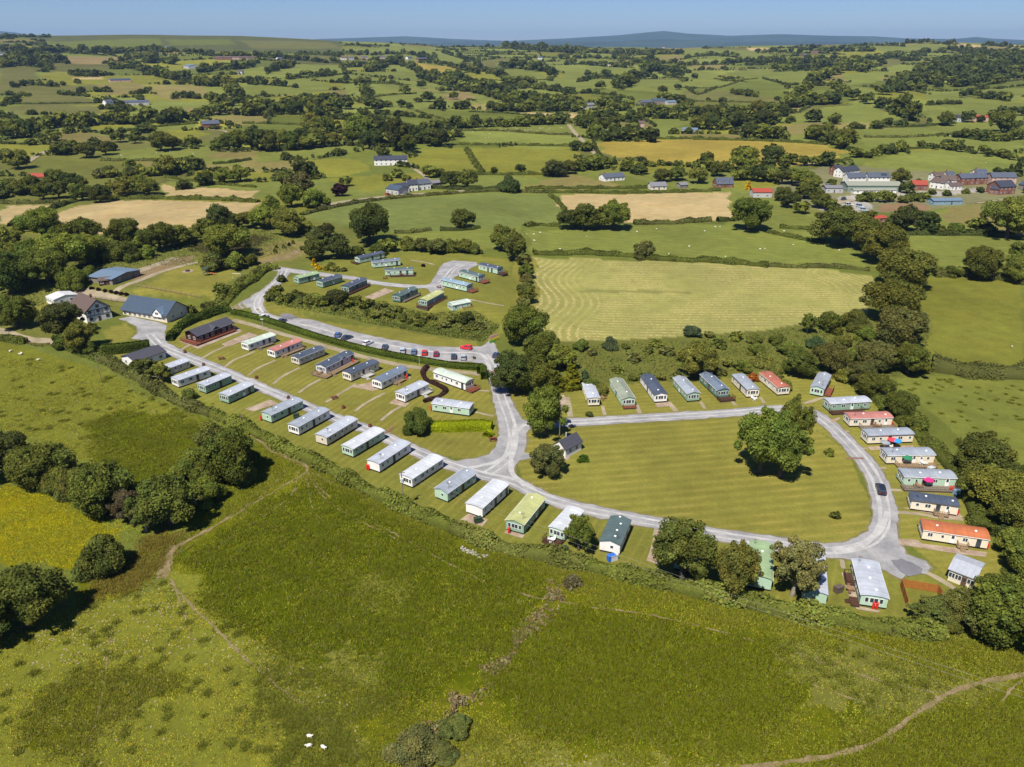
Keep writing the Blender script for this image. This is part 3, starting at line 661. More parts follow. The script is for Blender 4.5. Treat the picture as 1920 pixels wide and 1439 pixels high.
apron = [(806, 534), (818, 515), (826, 500), (835, 493), (850, 489), (893, 492), (896, 497), (870, 510), (850, 521), (838, 536), (825, 546), (812, 551), (800, 541)]
yard = [(222, 598), (245, 594), (300, 606), (312, 611), (309, 625), (312, 641), (335, 655), (320, 670), (285, 655), (262, 637), (245, 636), (259, 625), (256, 612), (236, 603)]
left_arm = [(410, 583), (445, 572), (470, 558), (490, 545), (500, 548), (483, 570), (488, 588), (470, 590), (478, 575), (450, 580)]

def roadset(jit=.17):
    ps, ex = [], []
    for pts, w in ((LOOP, [5.4, 4.6, 4.4, 4.2, 4.2, 4.2, 4.2, 4.6, 5.0, 5.0, 4.8, 4.6]), (TOP, 4.6), (DOWN, [5.5, 5.0, 5.0, 6.0, 7.0, 6.0]), (UPPER, 4.6), (TERR, [6.5, 5, 4.6, 4.6, 4.6, 5])):
        p, Q = ribbon_poly(pts, w, 1.6, jit); ps.append(p); ex += list(Q)
    for pl in (carpark, junction, junction2, apron, yard, left_arm):
        ps.append(px_poly(pl, 1.5, jit))
    return ps, ex
_ps, _ex = roadset()
sheet('road', _ps, _ex, M_ROAD, .05)
def grown(poly, d):
    c = poly.mean(0); 
    n = len(poly); out = []
    area = 0
    for i in range(n):
        a, b = poly[i], poly[(i + 1) % n]; area += a[0] * b[1] - b[0] * a[1]
    s = 1 if area > 0 else -1
    for i in range(n):
        a, b = poly[i - 1], poly[(i + 1) % n]; t = b - a; t = t / max(np.hypot(*t), 1e-6)
        out.append(poly[i] + s * np.array([t[1], -t[0]]) * (d + RNG.normal(0, .14)))
    return np.array(out)
sheet('road_verge', [grown(p, .42) for p in _ps], _ex, M_VERGE, .025)
# paler wheel tracks worn by cars
ruts = []
for pts, dd in ((LOOP, .95), (TOP, .95), (DOWN, 1.0), (UPPER, .9), (TERR, .9)):
    Q = line_px(pts, 1.6); n = offsets(Q)
    for s in (-1, 1):
        Q2 = Q + n * dd * s; w = .34 + .12 * np.sin(np.arange(len(Q)) / 5 + s) + RNG.normal(0, .05, len(Q))
        ruts.append(np.vstack([Q2 + n * w[:, None], (Q2 - n * w[:, None])[::-1]]))
for pts in ([(500, 598), (585, 613), (660, 634), (740, 650), (820, 661), (900, 664), (918, 690)], [(965, 800), (960, 840), (935, 865), (880, 878)], [(985, 796), (965, 815), (960, 850), (960, 885), (985, 912)], [(1560, 1033), (1610, 1026), (1650, 995), (1664, 960)]):
    ruts.append(ribbon_poly(pts, 1.3, 1.6, .08)[0])
sheet('wheel_tracks', ruts, [], M_RUT, .075)
sheet('tarmac_patch', [px_poly([(1672, 1052), (1690, 1049), (1712, 1056), (1730, 1068), (1728, 1076), (1704, 1082), (1686, 1072)], 1, .1), px_poly([(524, 590), (540, 588), (556, 594), (548, 600), (530, 598)], 1, .15)], [], M_TAR, .1)
# public road, lane, drives
def ribs(name, items, m, lift, jit=.1, step=2.0):
    ps = []; ex = []
    for pts, w in items:
        p, Q = ribbon_poly(pts, w, step, jit); ps.append(p); ex += list(Q)
    return sheet(name, ps, ex, m, lift)
ribs('lane', [([(600, 388), (640, 380), (690, 373), (760, 366), (830, 362), (880, 358)], 6.0), ([(1066, 234), (1078, 250), (1098, 270), (1118, 292), (1120, 296)], 5.0),
              ([(768, 308), (778, 318), (792, 328), (804, 338)], 3.5), ([(50, 305), (75, 290), (92, 283)], 6.0), ([(1500, 312), (1530, 306), (1560, 302)], 5), ([(380, 243), (420, 246), (425, 252)], 4),
              ([(1540, 388), (1570, 380), (1595, 375)], 9.0), ([(1830, 382), (1880, 376), (1920, 372)], 3)], M_PATH, .3, .1, 6)
ribs('drive', [([(-60, 612), (0, 621), (50, 637), (95, 640), (125, 652)], 4.0), ([(112, 553), (145, 546), (190, 555), (238, 564)], 4.5), ([(215, 548), (262, 526), (300, 511), (345, 498), (372, 492)], 3.0), ([(228, 523), (270, 505), (330, 484)], 5)], M_PATH, .06)
ribs('track', [([(475, 494), (510, 488), (545, 480), (560, 470)], 4.0), ([(505, 496), (520, 480), (545, 472)], 1.5)], M_DIRT, .06, .3)
# garden paths across the lawns
GP = [([(340, 657), (350, 650), (362, 646)], 1.1), ([(379, 672), (400, 660), (425, 649)], 1.0), ([(422, 688), (440, 675), (470, 663), (478, 659)], 1.0), ([(466, 704), (485, 690), (517, 676)], 1.0),
      ([(512, 721), (530, 706), (562, 690)], 1.0), ([(560, 737), (580, 723), (600, 712)], 1.0), ([(611, 755), (640, 737), (668, 720)], 1.0), ([(665, 772), (685, 757), (722, 737)], 1.0), ([(714, 789), (735, 772), (752, 763)], 1.0),
      ([(895, 733), (903, 733), (918, 734)], .9), ([(890, 773), (908, 777), (925, 781)], .9), ([(1063, 745), (1066, 762), (1070, 782)], 1.6), ([(1130, 762), (1134, 779)], 1.0), ([(1190, 755), (1195, 765), (1200, 776)], 1.3), ([(1254, 756), (1262, 765), (1268, 772)], 1.6),
      ([(1314, 754), (1322, 767)], 1.0), ([(1368, 748), (1380, 762)], 1.0), ([(1425, 745), (1434, 757)], 1.0), ([(1507, 757), (1525, 752), (1543, 746)], 1.2), ([(1533, 781), (1552, 779)], .9), ([(1572, 811), (1592, 809)], .9), ([(1606, 842), (1626, 841)], .9), ([(1634, 879), (1662, 878)], .9),
      ([(1660, 919), (1690, 920)], 1.1), ([(1671, 960), (1720, 964), (1760, 971), (1806, 975)], 1.2), ([(1735, 1073), (1757, 1084), (1790, 1104)], 1.3), ([(1228, 1006), (1232, 990)], 1.0), ([(1582, 1067), (1578, 1050)], .9), ([(770, 488), (800, 493), (815, 497)], 1.2), ([(880, 562), (910, 568), (945, 574)], 1.2), ([(980, 853), (1003, 856)], 2.5)]
ribs('footpath', GP, M_PATH, .045, .05, 1.0)
ribs('hedge_path', [([(436, 600), (480, 612), (530, 627), (580, 641), (630, 655), (680, 669), (755, 686), (830, 695), (900, 702)], 2.6)], M_PATH, .05, .06)
# concrete standings under and beside the vans
SL = [[(336, 641), (372, 655), (455, 622), (440, 611), (425, 618)], [(415, 646), (428, 651), (484, 629), (466, 624)], [(459, 767), (475, 772), (523, 757), (507, 750)], [(683, 558), (700, 562), (740, 546), (722, 541)],
      [(1212, 1052), (1236, 1060), (1250, 1000), (1230, 995)], [(1684, 1011), (1720, 1013), (1730, 1020), (1850, 1036), (1848, 1045), (1786, 1038), (1686, 1022)], [(862, 975), (905, 988), (915, 975), (880, 963)], [(944, 1000), (980, 1010), (986, 1000), (955, 990)],
      [(1578, 1075), (1590, 1073), (1606, 1115), (1612, 1138), (1650, 1146), (1648, 1151), (1606, 1143), (1592, 1120)], [(1040, 742), (1058, 741), (1066, 762), (1048, 764)], [(1228, 757), (1258, 754), (1262, 762), (1232, 764)], [(1056, 862), (1064, 865), (1075, 846), (1069, 838)],
      [(1625, 838), (1712, 836), (1712, 842), (1632, 845)], [(1690, 952), (1790, 975), (1806, 970), (1795, 960)], [(1788, 920), (1806, 921), (1812, 934), (1796, 932)], [(730, 757), (760, 764), (768, 757), (740, 748)], [(655, 725), (700, 734), (770, 710), (765, 704)], [(1550, 790), (1575, 782), (1575, 786), (1558, 795)]]
sheet('slab', [px_poly(p, 2, .05) for p in SL], [], M_SLAB, .06)
# trodden earth in the rough field
TR = [([(440, 790), (465, 803), (490, 822), (520, 846), (550, 858), (570, 872)], [1.5, 3.0, 2.6, 3.0, 2.0]), ([(570, 872), (575, 885), (530, 912), (450, 960), (370, 1005), (325, 1030), (312, 1060), (303, 1085)], [1.0, .5, .3, .3, .4, 1.0, 2.0, 2.4]),
      ([(318, 1085), (345, 1122), (400, 1175), (465, 1240), (530, 1295), (575, 1330), (640, 1385), (690, 1440)], [.3, .4, .45, .35, .45, .6]), ([(1960, 1258), (1920, 1266), (1850, 1278), (1780, 1300), (1700, 1352), (1640, 1392), (1560, 1417), (1390, 1442)], [1.1, .9, .8, .9, .9]),
      ([(575, 885), (610, 925), (670, 965), (760, 1012), (850, 1062), (930, 1100), (1020, 1125)], [.5, .2, .25, .45, .4]), ([(1050, 1128), (1100, 1138), (1200, 1150), (1300, 1172)], [.3, .2, .3]), ([(1300, 1172), (1400, 1198), (1480, 1222), (1600, 1250)], [.3, .5, .35, .15]),
      ([(572, 880), (650, 918), (740, 950), (820, 985)], [.4, .25]), ([(575, 890), (590, 960), (660, 1020)], [.3, .15]), ([(322, 1090), (345, 1150), (360, 1200)], .25), ([(316, 1010), (320, 1030)], .5), ([(577, 890), (620, 945), (720, 1000), (800, 1042)], [.35, .2]), ([(560, 885), (545, 930), (470, 985), (400, 1030)], [.3, .25]), ([(540, 880), (490, 930), (420, 975), (350, 1030)], [.3, .2]), ([(1480, 1222), (1600, 1262), (1700, 1290), (1775, 1300)], [.3, .3]), ([(1920, 1275), (1890, 1300), (1870, 1340)], .3), ([(1300, 1330), (1420, 1300), (1500, 1280), (1650, 1330)], [.2, .25]), ([(210, 1180), (200, 1250), (190, 1310), (170, 1390)], .22)]
ribs('trodden_track', TR, M_DIRT, .06, .13, .8)
# ================================================================== TREES, HEDGES, UNDERGROWTH
def leaf_quads(c, nrm, size, tint, rng):
    """one small quad per leaf clump"""
    n = len(c)
    nrm = nrm / np.maximum(np.linalg.norm(nrm, axis=1), 1e-6)[:, None]
    t = rng.normal(size=(n, 3)); a = np.cross(nrm, t); a /= np.maximum(np.linalg.norm(a, axis=1), 1e-6)[:, None]; b = np.cross(nrm, a)
    s = (np.asarray(size) * rng.uniform(.6, 1.35, n))[:, None]; e = rng.uniform(.55, 1.0, n)[:, None]
    co = np.stack([c - a * s - b * s * e * .6, c + a * s * .7 - b * s * e, c + a * s + b * s * e * .7, c - a * s * .6 + b * s * e], 1).reshape(-1, 3)
    return co, np.repeat(tint, 4, axis=0)

def blob_faces(c, r, rng, seg=8, ring=5):
    """lumpy closed ball as quads (degenerate at the poles)"""
    ph = np.linspace(.08, math.pi - .08, ring + 1)[:, None]; th = np.linspace(0, 2 * math.pi, seg, endpoint=False)[None, :]
    q = 1 + rng.normal(0, .07, (ring + 1, seg))
    co = np.stack([c[0] + r[0] * np.sin(ph) * np.cos(th) * q, c[1] + r[1] * np.sin(ph) * np.sin(th) * q, c[2] + r[2] * np.cos(ph) * q], -1).reshape(-1, 3)
    i = np.arange(ring)[:, None]; j = np.arange(seg)[None, :]; j2 = (j + 1) % seg
    f = np.stack([i * seg + j, (i + 1) * seg + j, (i + 1) * seg + j2, i * seg + j2], -1).reshape(-1)
    return co, f

def crown_arrays(kind, seed, nleaf, leaf):
    rng = np.random.default_rng(seed)
    L = []   # lobes: centre, radius
    if kind in ('oak', 'ash', 'birch', 'tall'):
        zc, rz, nl = {'oak': (.88, .74, 30), 'ash': (1.05, .88, 28), 'birch': (1.15, .95, 26), 'tall': (1.9, 1.35, 24)}[kind]
        for k in range(nl):
            v = rng.normal(size=3); v /= np.linalg.norm(v)
            if v[2] < -.75: v[2] *= -.4
            rad = rng.uniform(.40, .84); lr = rng.uniform(.17, .40) * (1.0 if kind != 'birch' else .72)
            if v[2] > .3: lr *= 1.05
            L.append((np.array([v[0] * rad, v[1] * rad, zc + v[2] * rad * rz]), lr))
        for k in range(16):
            v = rng.normal(size=3); v /= np.linalg.norm(v); v[2] = abs(v[2]) if v[2] < -.4 else v[2]
            rad = rng.uniform(.82, 1.02); L.append((np.array([v[0] * rad, v[1] * rad, zc + v[2] * rad * rz]), rng.uniform(.09, .18)))
        L.append((np.array([0, 0, zc]), .5)); L.append((np.array([rng.normal(0, .1), rng.normal(0, .1), zc + rz * .6]), .36))
    elif kind == 'bush':
        for k in range(18):
            a = rng.uniform(0, 6.28); rad = rng.uniform(.2, .78); z = rng.uniform(.2, 1.0)
            L.append((np.array([math.cos(a) * rad, math.sin(a) * rad, z * (1.15 - .45 * rad)]), rng.uniform(.18, .40)))
        L.append((np.array([0, 0, .6]), .55)); L.append((np.array([.1, 0, 1.0]), .34))
    elif kind == 'cone':
        for k in range(56):
            z = rng.uniform(.12, 2.45); rm = 1.0 * (1 - z / 2.75) ** .75
            a = rng.uniform(0, 6.28); rad = rm * rng.uniform(.45, .72)
            L.append((np.array([math.cos(a) * rad, math.sin(a) * rad, z]), max(.12, rm * .34)))
        for z in (.3, .8, 1.3, 1.8): L.append((np.array([0, 0, z]), .62 * (1 - z / 2.75)))
    C, Nn, T = [], [], []
    w = np.array([l[1] ** 2 for l in L]); w /= w.sum()
    for (c, r), ww in zip(L, w):
        n = max(int(nleaf * ww * 1.35), 6)
        v = rng.normal(size=(n, 3)); v /= np.linalg.norm(v, axis=1)[:, None]
        rr = r * rng.uniform(.72, 1.10, n)[:, None]
        p = c + v * rr * np.array([1, 1, .88])
        ok = np.ones(n, bool)
        for c2, r2 in L:
            if c2 is c: continue
            ok &= np.linalg.norm((p - c2) / np.array([1, 1, .88]), axis=1) > r2 * .78
        ok &= p[:, 2] > .03
        tl = rng.uniform(.78, 1.22); hue = rng.uniform(-.08, .10)
        n = ok.sum()
        tt = (tl * rng.uniform(.72, 1.3, n))[:, None] * np.array([1 + hue, 1, 1 - hue])
        C.append(p[ok]); Nn.append(v[ok] * .8 + rng.normal(size=(n, 3)) * .55 + np.array([0, 0, .15])); T.append(tt)
    C, Nn, T = np.concatenate(C), np.concatenate(Nn), np.concatenate(T)
    co, ti = leaf_quads(C, Nn, leaf, T, rng)
    f = np.arange(len(co))
    # closed balls added inside the lobes, tinted darker, to stop light passing through
    for c, r in L:
        k = .72 if kind != 'birch' else .45
        bc, bf = blob_faces(c, (r * k, r * k, r * k * .85), rng, 7, 4)
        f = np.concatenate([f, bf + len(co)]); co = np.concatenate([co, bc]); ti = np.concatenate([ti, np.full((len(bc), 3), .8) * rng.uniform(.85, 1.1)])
    return co, f, ti, L

def crown_mesh(kind, seed, nleaf, leaf):
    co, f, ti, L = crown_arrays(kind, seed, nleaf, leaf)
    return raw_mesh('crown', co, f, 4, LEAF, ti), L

M_BARK = mat('bark', (.085, .07, .055, 1), .9, .1, .35, 6)
M_BARK2 = mat('pale_bark', (.24, .21, .17, 1), .9, .1, .4, 6)
def trunk_mesh(kind, L, seed):
    rg = random.Random(seed); m = MB(); top = 1.0 if kind != 'cone' else 1.9
    if kind == 'tall': top = 1.9
    m.tube([(0, 0, -.15), (.02, 0, .12), (.0, .03, .45), (.02, .0, top)], [.12, .085, .07, .035], 8)
    br = sorted(L, key=lambda l: l[0][2])[:12:2] if kind != 'cone' else []
    for c, r in br:
        z0 = rg.uniform(.3, .6) if kind != 'bush' else .1
        m.tube([(0, .01, z0), (c[0] * .5, c[1] * .5, z0 + (c[2] - z0) * .6), tuple(c)], [.05, .035, .015], 5)
    return m.mesh('trunk', M_BARK2 if kind == 'birch' else M_BARK, True)

ARCH = {}
def arch(kind, detail):
    key = (kind, detail)
    if key not in ARCH:
        nl, ls = {'hi': (15000, .029), 'mid': (5200, .050), 'lo': (900, .125)}[detail]
        if kind == 'birch': nl = int(nl * .75)
        v = []
        for s in range({'hi': 3, 'mid': 4, 'lo': 3}[detail] if kind in ('oak', 'ash', 'bush') else 2):
            me, L = crown_mesh(kind, hash((kind, s)) % 9999 if False else sum(map(ord, kind)) * 7 + s, nl, ls)
            v.append((me, trunk_mesh(kind, L, s)))
        ARCH[key] = v
    return ARCH[key]

FOL = dict(oak=(0.1063, 0.1231, 0.0254), ash=(0.1509, 0.1722, 0.0329), bush=(0.1509, 0.1631, 0.0375), cone=(0.0771, 0.0922, 0.0270), birch=(0.1681, 0.1615, 0.0539), tall=(0.1201, 0.1384, 0.0299),
           copper=(.030, .013, .016), gold=(.42, .27, .010), lime=(.20, .24, .008), orange=(.26, .09, .02), olive=(.118, .126, .036), dark=(0.0719, 0.0892, 0.0240), ylw=(.14, .14, .014), bluegreen=(0.0771, 0.1046, 0.0449), brown=(.125, .110, .05))
HR = dict(oak=1.75, ash=2.05, birch=2.2, tall=3.3, bush=1.35, cone=2.6)
TREES = []   # dicts

def T(place, look, x, y, w, shape='oak', col=None, h=1.0, cat='tree', group=None):
    TREES.append(dict(place=place, look=look, x=x, y=y, w=w, shape=shape, col=FOL[col or shape], h=h, cat=cat, group=group or f"trees {place}"))

LINES = []
def TLn(place, pts, n, w, shapes=('oak', 'ash'), cols=('oak', 'ash', 'dark'), jit=.25, h=1.0, cat='tree', look='broadleaf', seed=None):
    rg = random.Random(seed if seed is not None else len(TREES)); pts = np.array(pts, float)
    if n >= 6 and pts[:, 1].max() < 300: LINES.append(pts)
    L = np.concatenate([[0], np.cumsum(np.hypot(*np.diff(pts, axis=0).T))])
    for k in range(n):
        s = L[-1] * (k + .5 + rg.uniform(-.35, .35)) / n
        x = np.interp(s, L, pts[:, 0]); y = np.interp(s, L, pts[:, 1])
        T(place, look, x + rg.uniform(-1, 1) * w * .15, y + rg.uniform(-1, 1) * w * .10, w * rg.uniform(1 - jit, 1 + jit), rg.choice(shapes), rg.choice(cols), h * rg.uniform(.85, 1.15), cat)

P = 'in the grove on the left pasture'
for a in [(10, 905, 105, 'oak', 'dark'), (75, 925, 105, 'oak', 'oak'), (145, 940, 85, 'bush', 'olive'), (190, 978, 118, 'oak', 'oak'), (240, 985, 66, 'birch', 'brown'), (315, 1000, 118, 'oak', 'oak'), (362, 905, 92, 'bush', 'ash'), (432, 916, 112, 'oak', 'oak'), (462, 880, 62, 'bush', 'oak'), (398, 850, 84, 'bush', 'bush'), (385, 950, 80, 'bush', 'ash'), (270, 1005, 60, 'birch', 'olive'), (345, 958, 74, 'bush', 'ash'), (285, 965, 64, 'bush', 'oak'), (228, 955, 74, 'bush', 'oak'), (110, 930, 74, 'bush', 'ash'), (408, 908, 84, 'bush', 'oak'), (455, 908, 62, 'bush', 'ash')]:
    T(P, 'tree', *a)
T('by the buttercup field', 'spreading dark green tree', 190, 1085, 108, 'bush', 'oak'); T('by the buttercup field', 'big grey green tree', 42, 1195, 150, 'oak', 'oak'); T('by the buttercup field', 'cropped tree', -45, 1230, 110, 'oak', 'dark')
P = 'in the bottom right thicket'
for a in [(1890, 1232, 150, 'oak', 'oak'), (1806, 1186, 96, 'oak', 'olive', .8), (1872, 1155, 100, 'ash', 'oak', .75), (1745, 1180, 88, 'birch', 'olive', .55), (1928, 1098, 96, 'oak', 'ash', .9), (1770, 1190, 60, 'bush', 'ash')]: T(P, 'tree', *a)
P = 'in the belt down the right edge'
for a in [(1842, 908, 112, 'oak', 'oak', 1.05), (1868, 968, 105, 'oak', 'ash'), (1905, 1000, 92, 'oak', 'oak'), (1908, 1052, 70, 'oak', 'ash'), (1930, 935, 70, 'oak', 'dark'), (1878, 1012, 44, 'bush', 'dark')]: T(P, 'tree', *a)
P = 'before the bottom caravans'
T(P, 'broad dark tree', 1282, 1108, 108, 'ash', 'oak', 1.25); T(P, 'rounded green tree', 1386, 1140, 92, 'ash', 'ash', 1.5); T(P, 'sparse brownish birch', 1492, 1132, 100, 'birch', 'birch', 1.15); T(P, 'young tree with a clear trunk', 1085, 1042, 62, 'ash', 'ash', 1.15)
T('on the big central lawn', 'broad leaning tree', 1432, 900, 98, 'ash', 'ash', 1.35); T('on the big central lawn', 'largest irregular tree', 1470, 908, 92, 'ash', 'ash', 1.35); T('on the big central lawn', 'taller narrow crown rising behind the largest tree', 1488, 872, 70, 'ash', 'ash', 1.85)
T('behind the white toilet block', 'tall green tree', 1023, 828, 84, 'ash', 'ash', 1.15); T('beside the white toilet block', 'rounded brownish green tree', 1025, 897, 62, 'oak', 'olive', 1.15)
T('on the lawn beside the white toilet block', 'small clipped round bush', 1092, 868, 24, 'bush', 'lime', .9, 'bush'); TREES[-1]['col'] = (.06, .11, .012)
T('on the lawn inside the right bend of the road', 'small round sapling', 1555, 856, 20, 'bush', 'ash', 1.2, 'bush'); T('on the lawn above the bottom bend of the road', 'small loose sapling', 1567, 975, 22, 'bush', 'oak', 1.1, 'bush')
T('beside the golden hedge', 'dark rounded cypress', 785, 820, 60, 'bush', 'oak', 1.45)
P = 'in the clump below the red parked car'
for a in [(982, 655, 82, 'oak', 'oak', 1.1), (965, 745, 92, 'oak', 'dark', 1.0), (1003, 742, 78, 'oak', 'oak'), (1050, 700, 56, 'oak', 'ash'), (1015, 690, 70, 'oak', 'oak'), (1105, 738, 42, 'bush', 'oak'), (1125, 742, 34, 'bush', 'ash')]: T(P, 'tree', *a)
T(P, 'yellow green conifer', 1072, 732, 50, 'cone', 'ylw', .75); T(P, 'yellow green conifer', 1045, 736, 44, 'cone', 'ylw', .75); T(P, 'blue green conifer', 1096, 728, 34, 'cone', 'bluegreen', .8)
P = 'in the scrub behind the top caravans'
for a in [(1310, 716, 78, 'oak', 'ash', 1.1), (1145, 658, 36, 'bush', 'bluegreen', 1.2), (1300, 634, 36, 'bush', 'bluegreen'), (1090, 660, 36, 'bush', 'ash'), (1228, 652, 26, 'bush', 'ash'), (1290, 690, 30, 'bush', 'ash'), (1172, 656, 18, 'bush', 'oak'), (1205, 712, 24, 'bush', 'ash'), (1240, 715, 20, 'bush', 'bush'), (1395, 700, 40, 'bush', 'ash'), (1430, 690, 44, 'bush', 'ash'), (1365, 690, 30, 'bush', 'bush')]: T(P, 'tree' if a[2] > 40 else 'shrub', *a)
T('between the top caravans', 'round orange bush', 1411, 716, 24, 'bush', 'orange', 1.0, 'bush')
for a in [(1065, 690, 26), (1110, 668, 22), (1190, 680, 30), (1215, 665, 24), (1250, 668, 30), (1270, 712, 26), (1345, 655, 34), (1380, 640, 30), (1415, 645, 36), (1350, 705, 26), (1420, 668, 40), (1185, 715, 22), (1160, 700, 26), (1330, 635, 22)]: T(P, 'shrub', a[0], a[1], a[2], 'bush', ['ash', 'oak', 'olive', 'bush'][a[0] % 4], .9)
P = 'in the copse right of the top caravans'
for a in [(1457, 650, 38, 'bush', 'oak'), (1515, 628, 38, 'birch', 'ash', 1.0), (1555, 625, 56, 'bush', 'oak'), (1605, 622, 58, 'bush', 'oak'), (1480, 670, 46, 'bush', 'ash'), (1500, 712, 66, 'oak', 'oak'), (1560, 705, 70, 'oak', 'olive'), (1645, 702, 72, 'oak', 'olive'), (1692, 660, 92, 'oak', 'olive'), (1706, 708, 72, 'oak', 'oak'), (1600, 680, 40, 'bush', 'ash'), (1455, 712, 42, 'bush', 'ash'), (1580, 655, 44, 'bush', 'ash'), (1530, 655, 40, 'bush', 'bluegreen'), (1625, 640, 40, 'bush', 'ash'), (1470, 735, 36, 'bush', 'ash')]: T(P, 'tree' if a[2] > 50 else 'shrub', *a)
P = 'behind the right hand column of caravans'
for a in [(1612, 728, 58, 'oak', 'olive'), (1640, 752, 58, 'oak', 'oak'), (1668, 775, 50, 'bush', 'ash'), (1692, 790, 62, 'oak', 'oak'), (1716, 812, 52, 'bush', 'oak'), (1582, 718, 44, 'bush', 'ash')]: T(P, 'tree', *a)
P = 'in the row of oaks right of the hay field'
for a in [(1585, 466, 105, 'oak', 'oak', .85), (1655, 496, 100, 'oak', 'oak', .85), (1700, 550, 108, 'oak', 'oak', .85), (1678, 612, 108, 'oak', 'oak', .85)]: T(P, 'spreading dark oak', *a)
T('standing alone in the sheep field', 'broad oak', 1409, 436, 86, 'oak', 'oak', .85); T('standing in the hedge above the hay field', 'rounded hawthorn', 1206, 487, 48, 'bush', 'olive', 1.0)
P = 'in the right hand hedgerow'
for a in [(1895, 452, 95, 'oak', 'ash'), (1828, 438, 34, 'tall', 'ash', .6), (1845, 528, 74, 'oak', 'oak'), (1785, 520, 34, 'bush', 'oak'), (1808, 520, 30, 'bush', 'oak'), (1905, 532, 62, 'oak', 'ash'), (1918, 490, 44, 'oak', 'oak'), (1735, 440, 52, 'oak', 'dark'), (1702, 438, 56, 'oak', 'dark'), (1795, 440, 34, 'bush', 'oak'), (1850, 440, 40, 'bush', 'oak'), (1765, 440, 26, 'bush', 'oak'), (1760, 515, 24, 'bush', 'ash'), (1680, 428, 40, 'bush', 'oak')]: T(P, 'tree', *a)
T('at the edge of the dark green field', 'huge dark lime', 691, 462, 86, 'oak', 'dark', .95); T('at the edge of the dark green field', 'round oak', 868, 432, 46, 'oak', 'oak', .95)
P = 'in the clump beside the tan stubble field'
for a in [(1070, 432, 48, 'oak', 'dark', .95), (1095, 434, 52, 'oak', 'oak', 1.05), (1122, 432, 44, 'oak', 'oak', 1.15), (1152, 434, 58, 'oak', 'ash', 1.15)]: T(P, 'tree', *a)
P = 'along the public road'
for a in [(955, 362, 50, 'bush', 'dark'), (845, 354, 44, 'oak', 'dark'), (876, 354, 44, 'oak', 'oak'), (590, 392, 54, 'bush', 'ash'), (545, 390, 50, 'oak', 'ash'), (560, 368, 50, 'oak', 'olive'), (505, 402, 50, 'bush', 'ash'), (650, 350, 24, 'oak', 'ash'), (535, 360, 44, 'ash', 'olive'), (560, 330, 40, 'ash', 'olive'), (725, 340, 22, 'bush', 'ash'), (745, 335, 22, 'oak', 'ash'), (760, 340, 22, 'bush', 'ash'), (805, 335, 30, 'oak', 'ash')]: T(P, 'tree', *a)
T('along the public road', 'dark copper beech', 637, 369, 31, 'oak', 'copper', .95)
P = 'in the belt between the tan field and the farm'
for a in [(75, 455, 76, 'oak', 'ash'), (158, 460, 58, 'oak', 'oak'), (232, 468, 62, 'oak', 'oak'), (296, 474, 66, 'oak', 'oak'), (265, 470, 50, 'bush', 'ash'), (352, 458, 46, 'bush', 'ash'), (385, 448, 46, 'oak', 'ash'), (412, 442, 60, 'oak', 'dark'), (450, 432, 42, 'oak', 'oak'), (480, 425, 40, 'oak', 'ash'), (330, 465, 50, 'oak', 'oak'), (205, 478, 46, 'bush', 'ash'), (120, 470, 54, 'oak', 'oak'), (45, 432, 40, 'bush', 'oak')]: T(P, 'tree', *a)
P = 'in the wood left of the blue roofed shed'
for a in [(112, 520, 92, 'oak', 'ash'), (62, 520, 74, 'oak', 'oak'), (160, 500, 70, 'oak', 'ash'), (198, 492, 60, 'bush', 'ash'), (240, 492, 58, 'bush', 'oak'), (85, 545, 80, 'oak', 'oak'), (20, 512, 62, 'oak', 'ash'), (20, 556, 90, 'oak', 'dark'), (135, 548, 62, 'bush', 'ash'), (12, 470, 50, 'oak', 'ash'), (170, 522, 40, 'bush', 'oak'), (275, 486, 40, 'bush', 'ash')]: T(P, 'tree', *a)
T('at the left edge beside the farmhouse lawn', 'dark spreading tree', 28, 620, 76, 'oak', 'oak')
T('in front of the timbered farmhouse', 'dark pine with a flat crown', 113, 640, 78, 'oak', 'dark', .95); T('in front of the timbered farmhouse', 'ivy clad tree', 152, 664, 64, 'ash', 'ash', .95); T('in front of the timbered farmhouse', 'low evergreen', 118, 655, 44, 'bush', 'oak'); T('in front of the timbered farmhouse', 'low shrub by the wall', 165, 664, 34, 'bush', 'oak')
P = 'around the pond'
for a in [(425, 487, 84, 'oak', 'ash', .8), (400, 510, 50, 'bush', 'olive'), (440, 508, 50, 'bush', 'ash'), (470, 500, 36, 'bush', 'oak'), (535, 446, 62, 'oak', 'ash'), (612, 447, 34, 'oak', 'dark'), (495, 432, 46, 'oak', 'ash'), (575, 440, 40, 'bush', 'ash'), (590, 450, 36, 'bush', 'olive')]: T(P, 'tree' if a[2] > 40 else 'shrub', *a)
P = 'behind the terrace of green caravans'
for a in [(590, 490, 46, 'oak', 'oak'), (632, 488, 54, 'oak', 'dark'), (672, 482, 34, 'bush', 'oak'), (945, 474, 54, 'oak', 'ash', 1.1), (965, 492, 50, 'oak', 'oak', 1.2)]: T(P, 'tree', *a)
TLn(P, [(690, 478), (760, 474), (830, 478), (900, 480)], 10, 36, ('bush', 'oak'), ('ash', 'oak', 'olive'))
TLn('down the right side of the terrace', [(985, 500), (985, 560), (975, 600)], 7, 32, ('bush', 'oak'), ('oak', 'olive'))
T('by the terrace entrance', 'golden conifer', 589, 499, 12, 'cone', 'gold', .95, 'bush'); T('by the terrace entrance', 'dark shrub', 527, 530, 20, 'bush', 'dark', 1.1, 'bush'); T('by the car park turn', 'yellow shrub', 510, 556, 22, 'bush', 'ylw', 1.0, 'bush')
T('beside the blue roofed hall', 'round evergreen', 357, 590, 24, 'bush', 'oak', 1.2, 'bush'); T('on the playing field', 'loose young tree', 415, 558, 30, 'birch', 'ash', .8); T('left of the bottom caravans', 'round young ash', 356, 752, 32, 'bush', 'ash', 1.2)
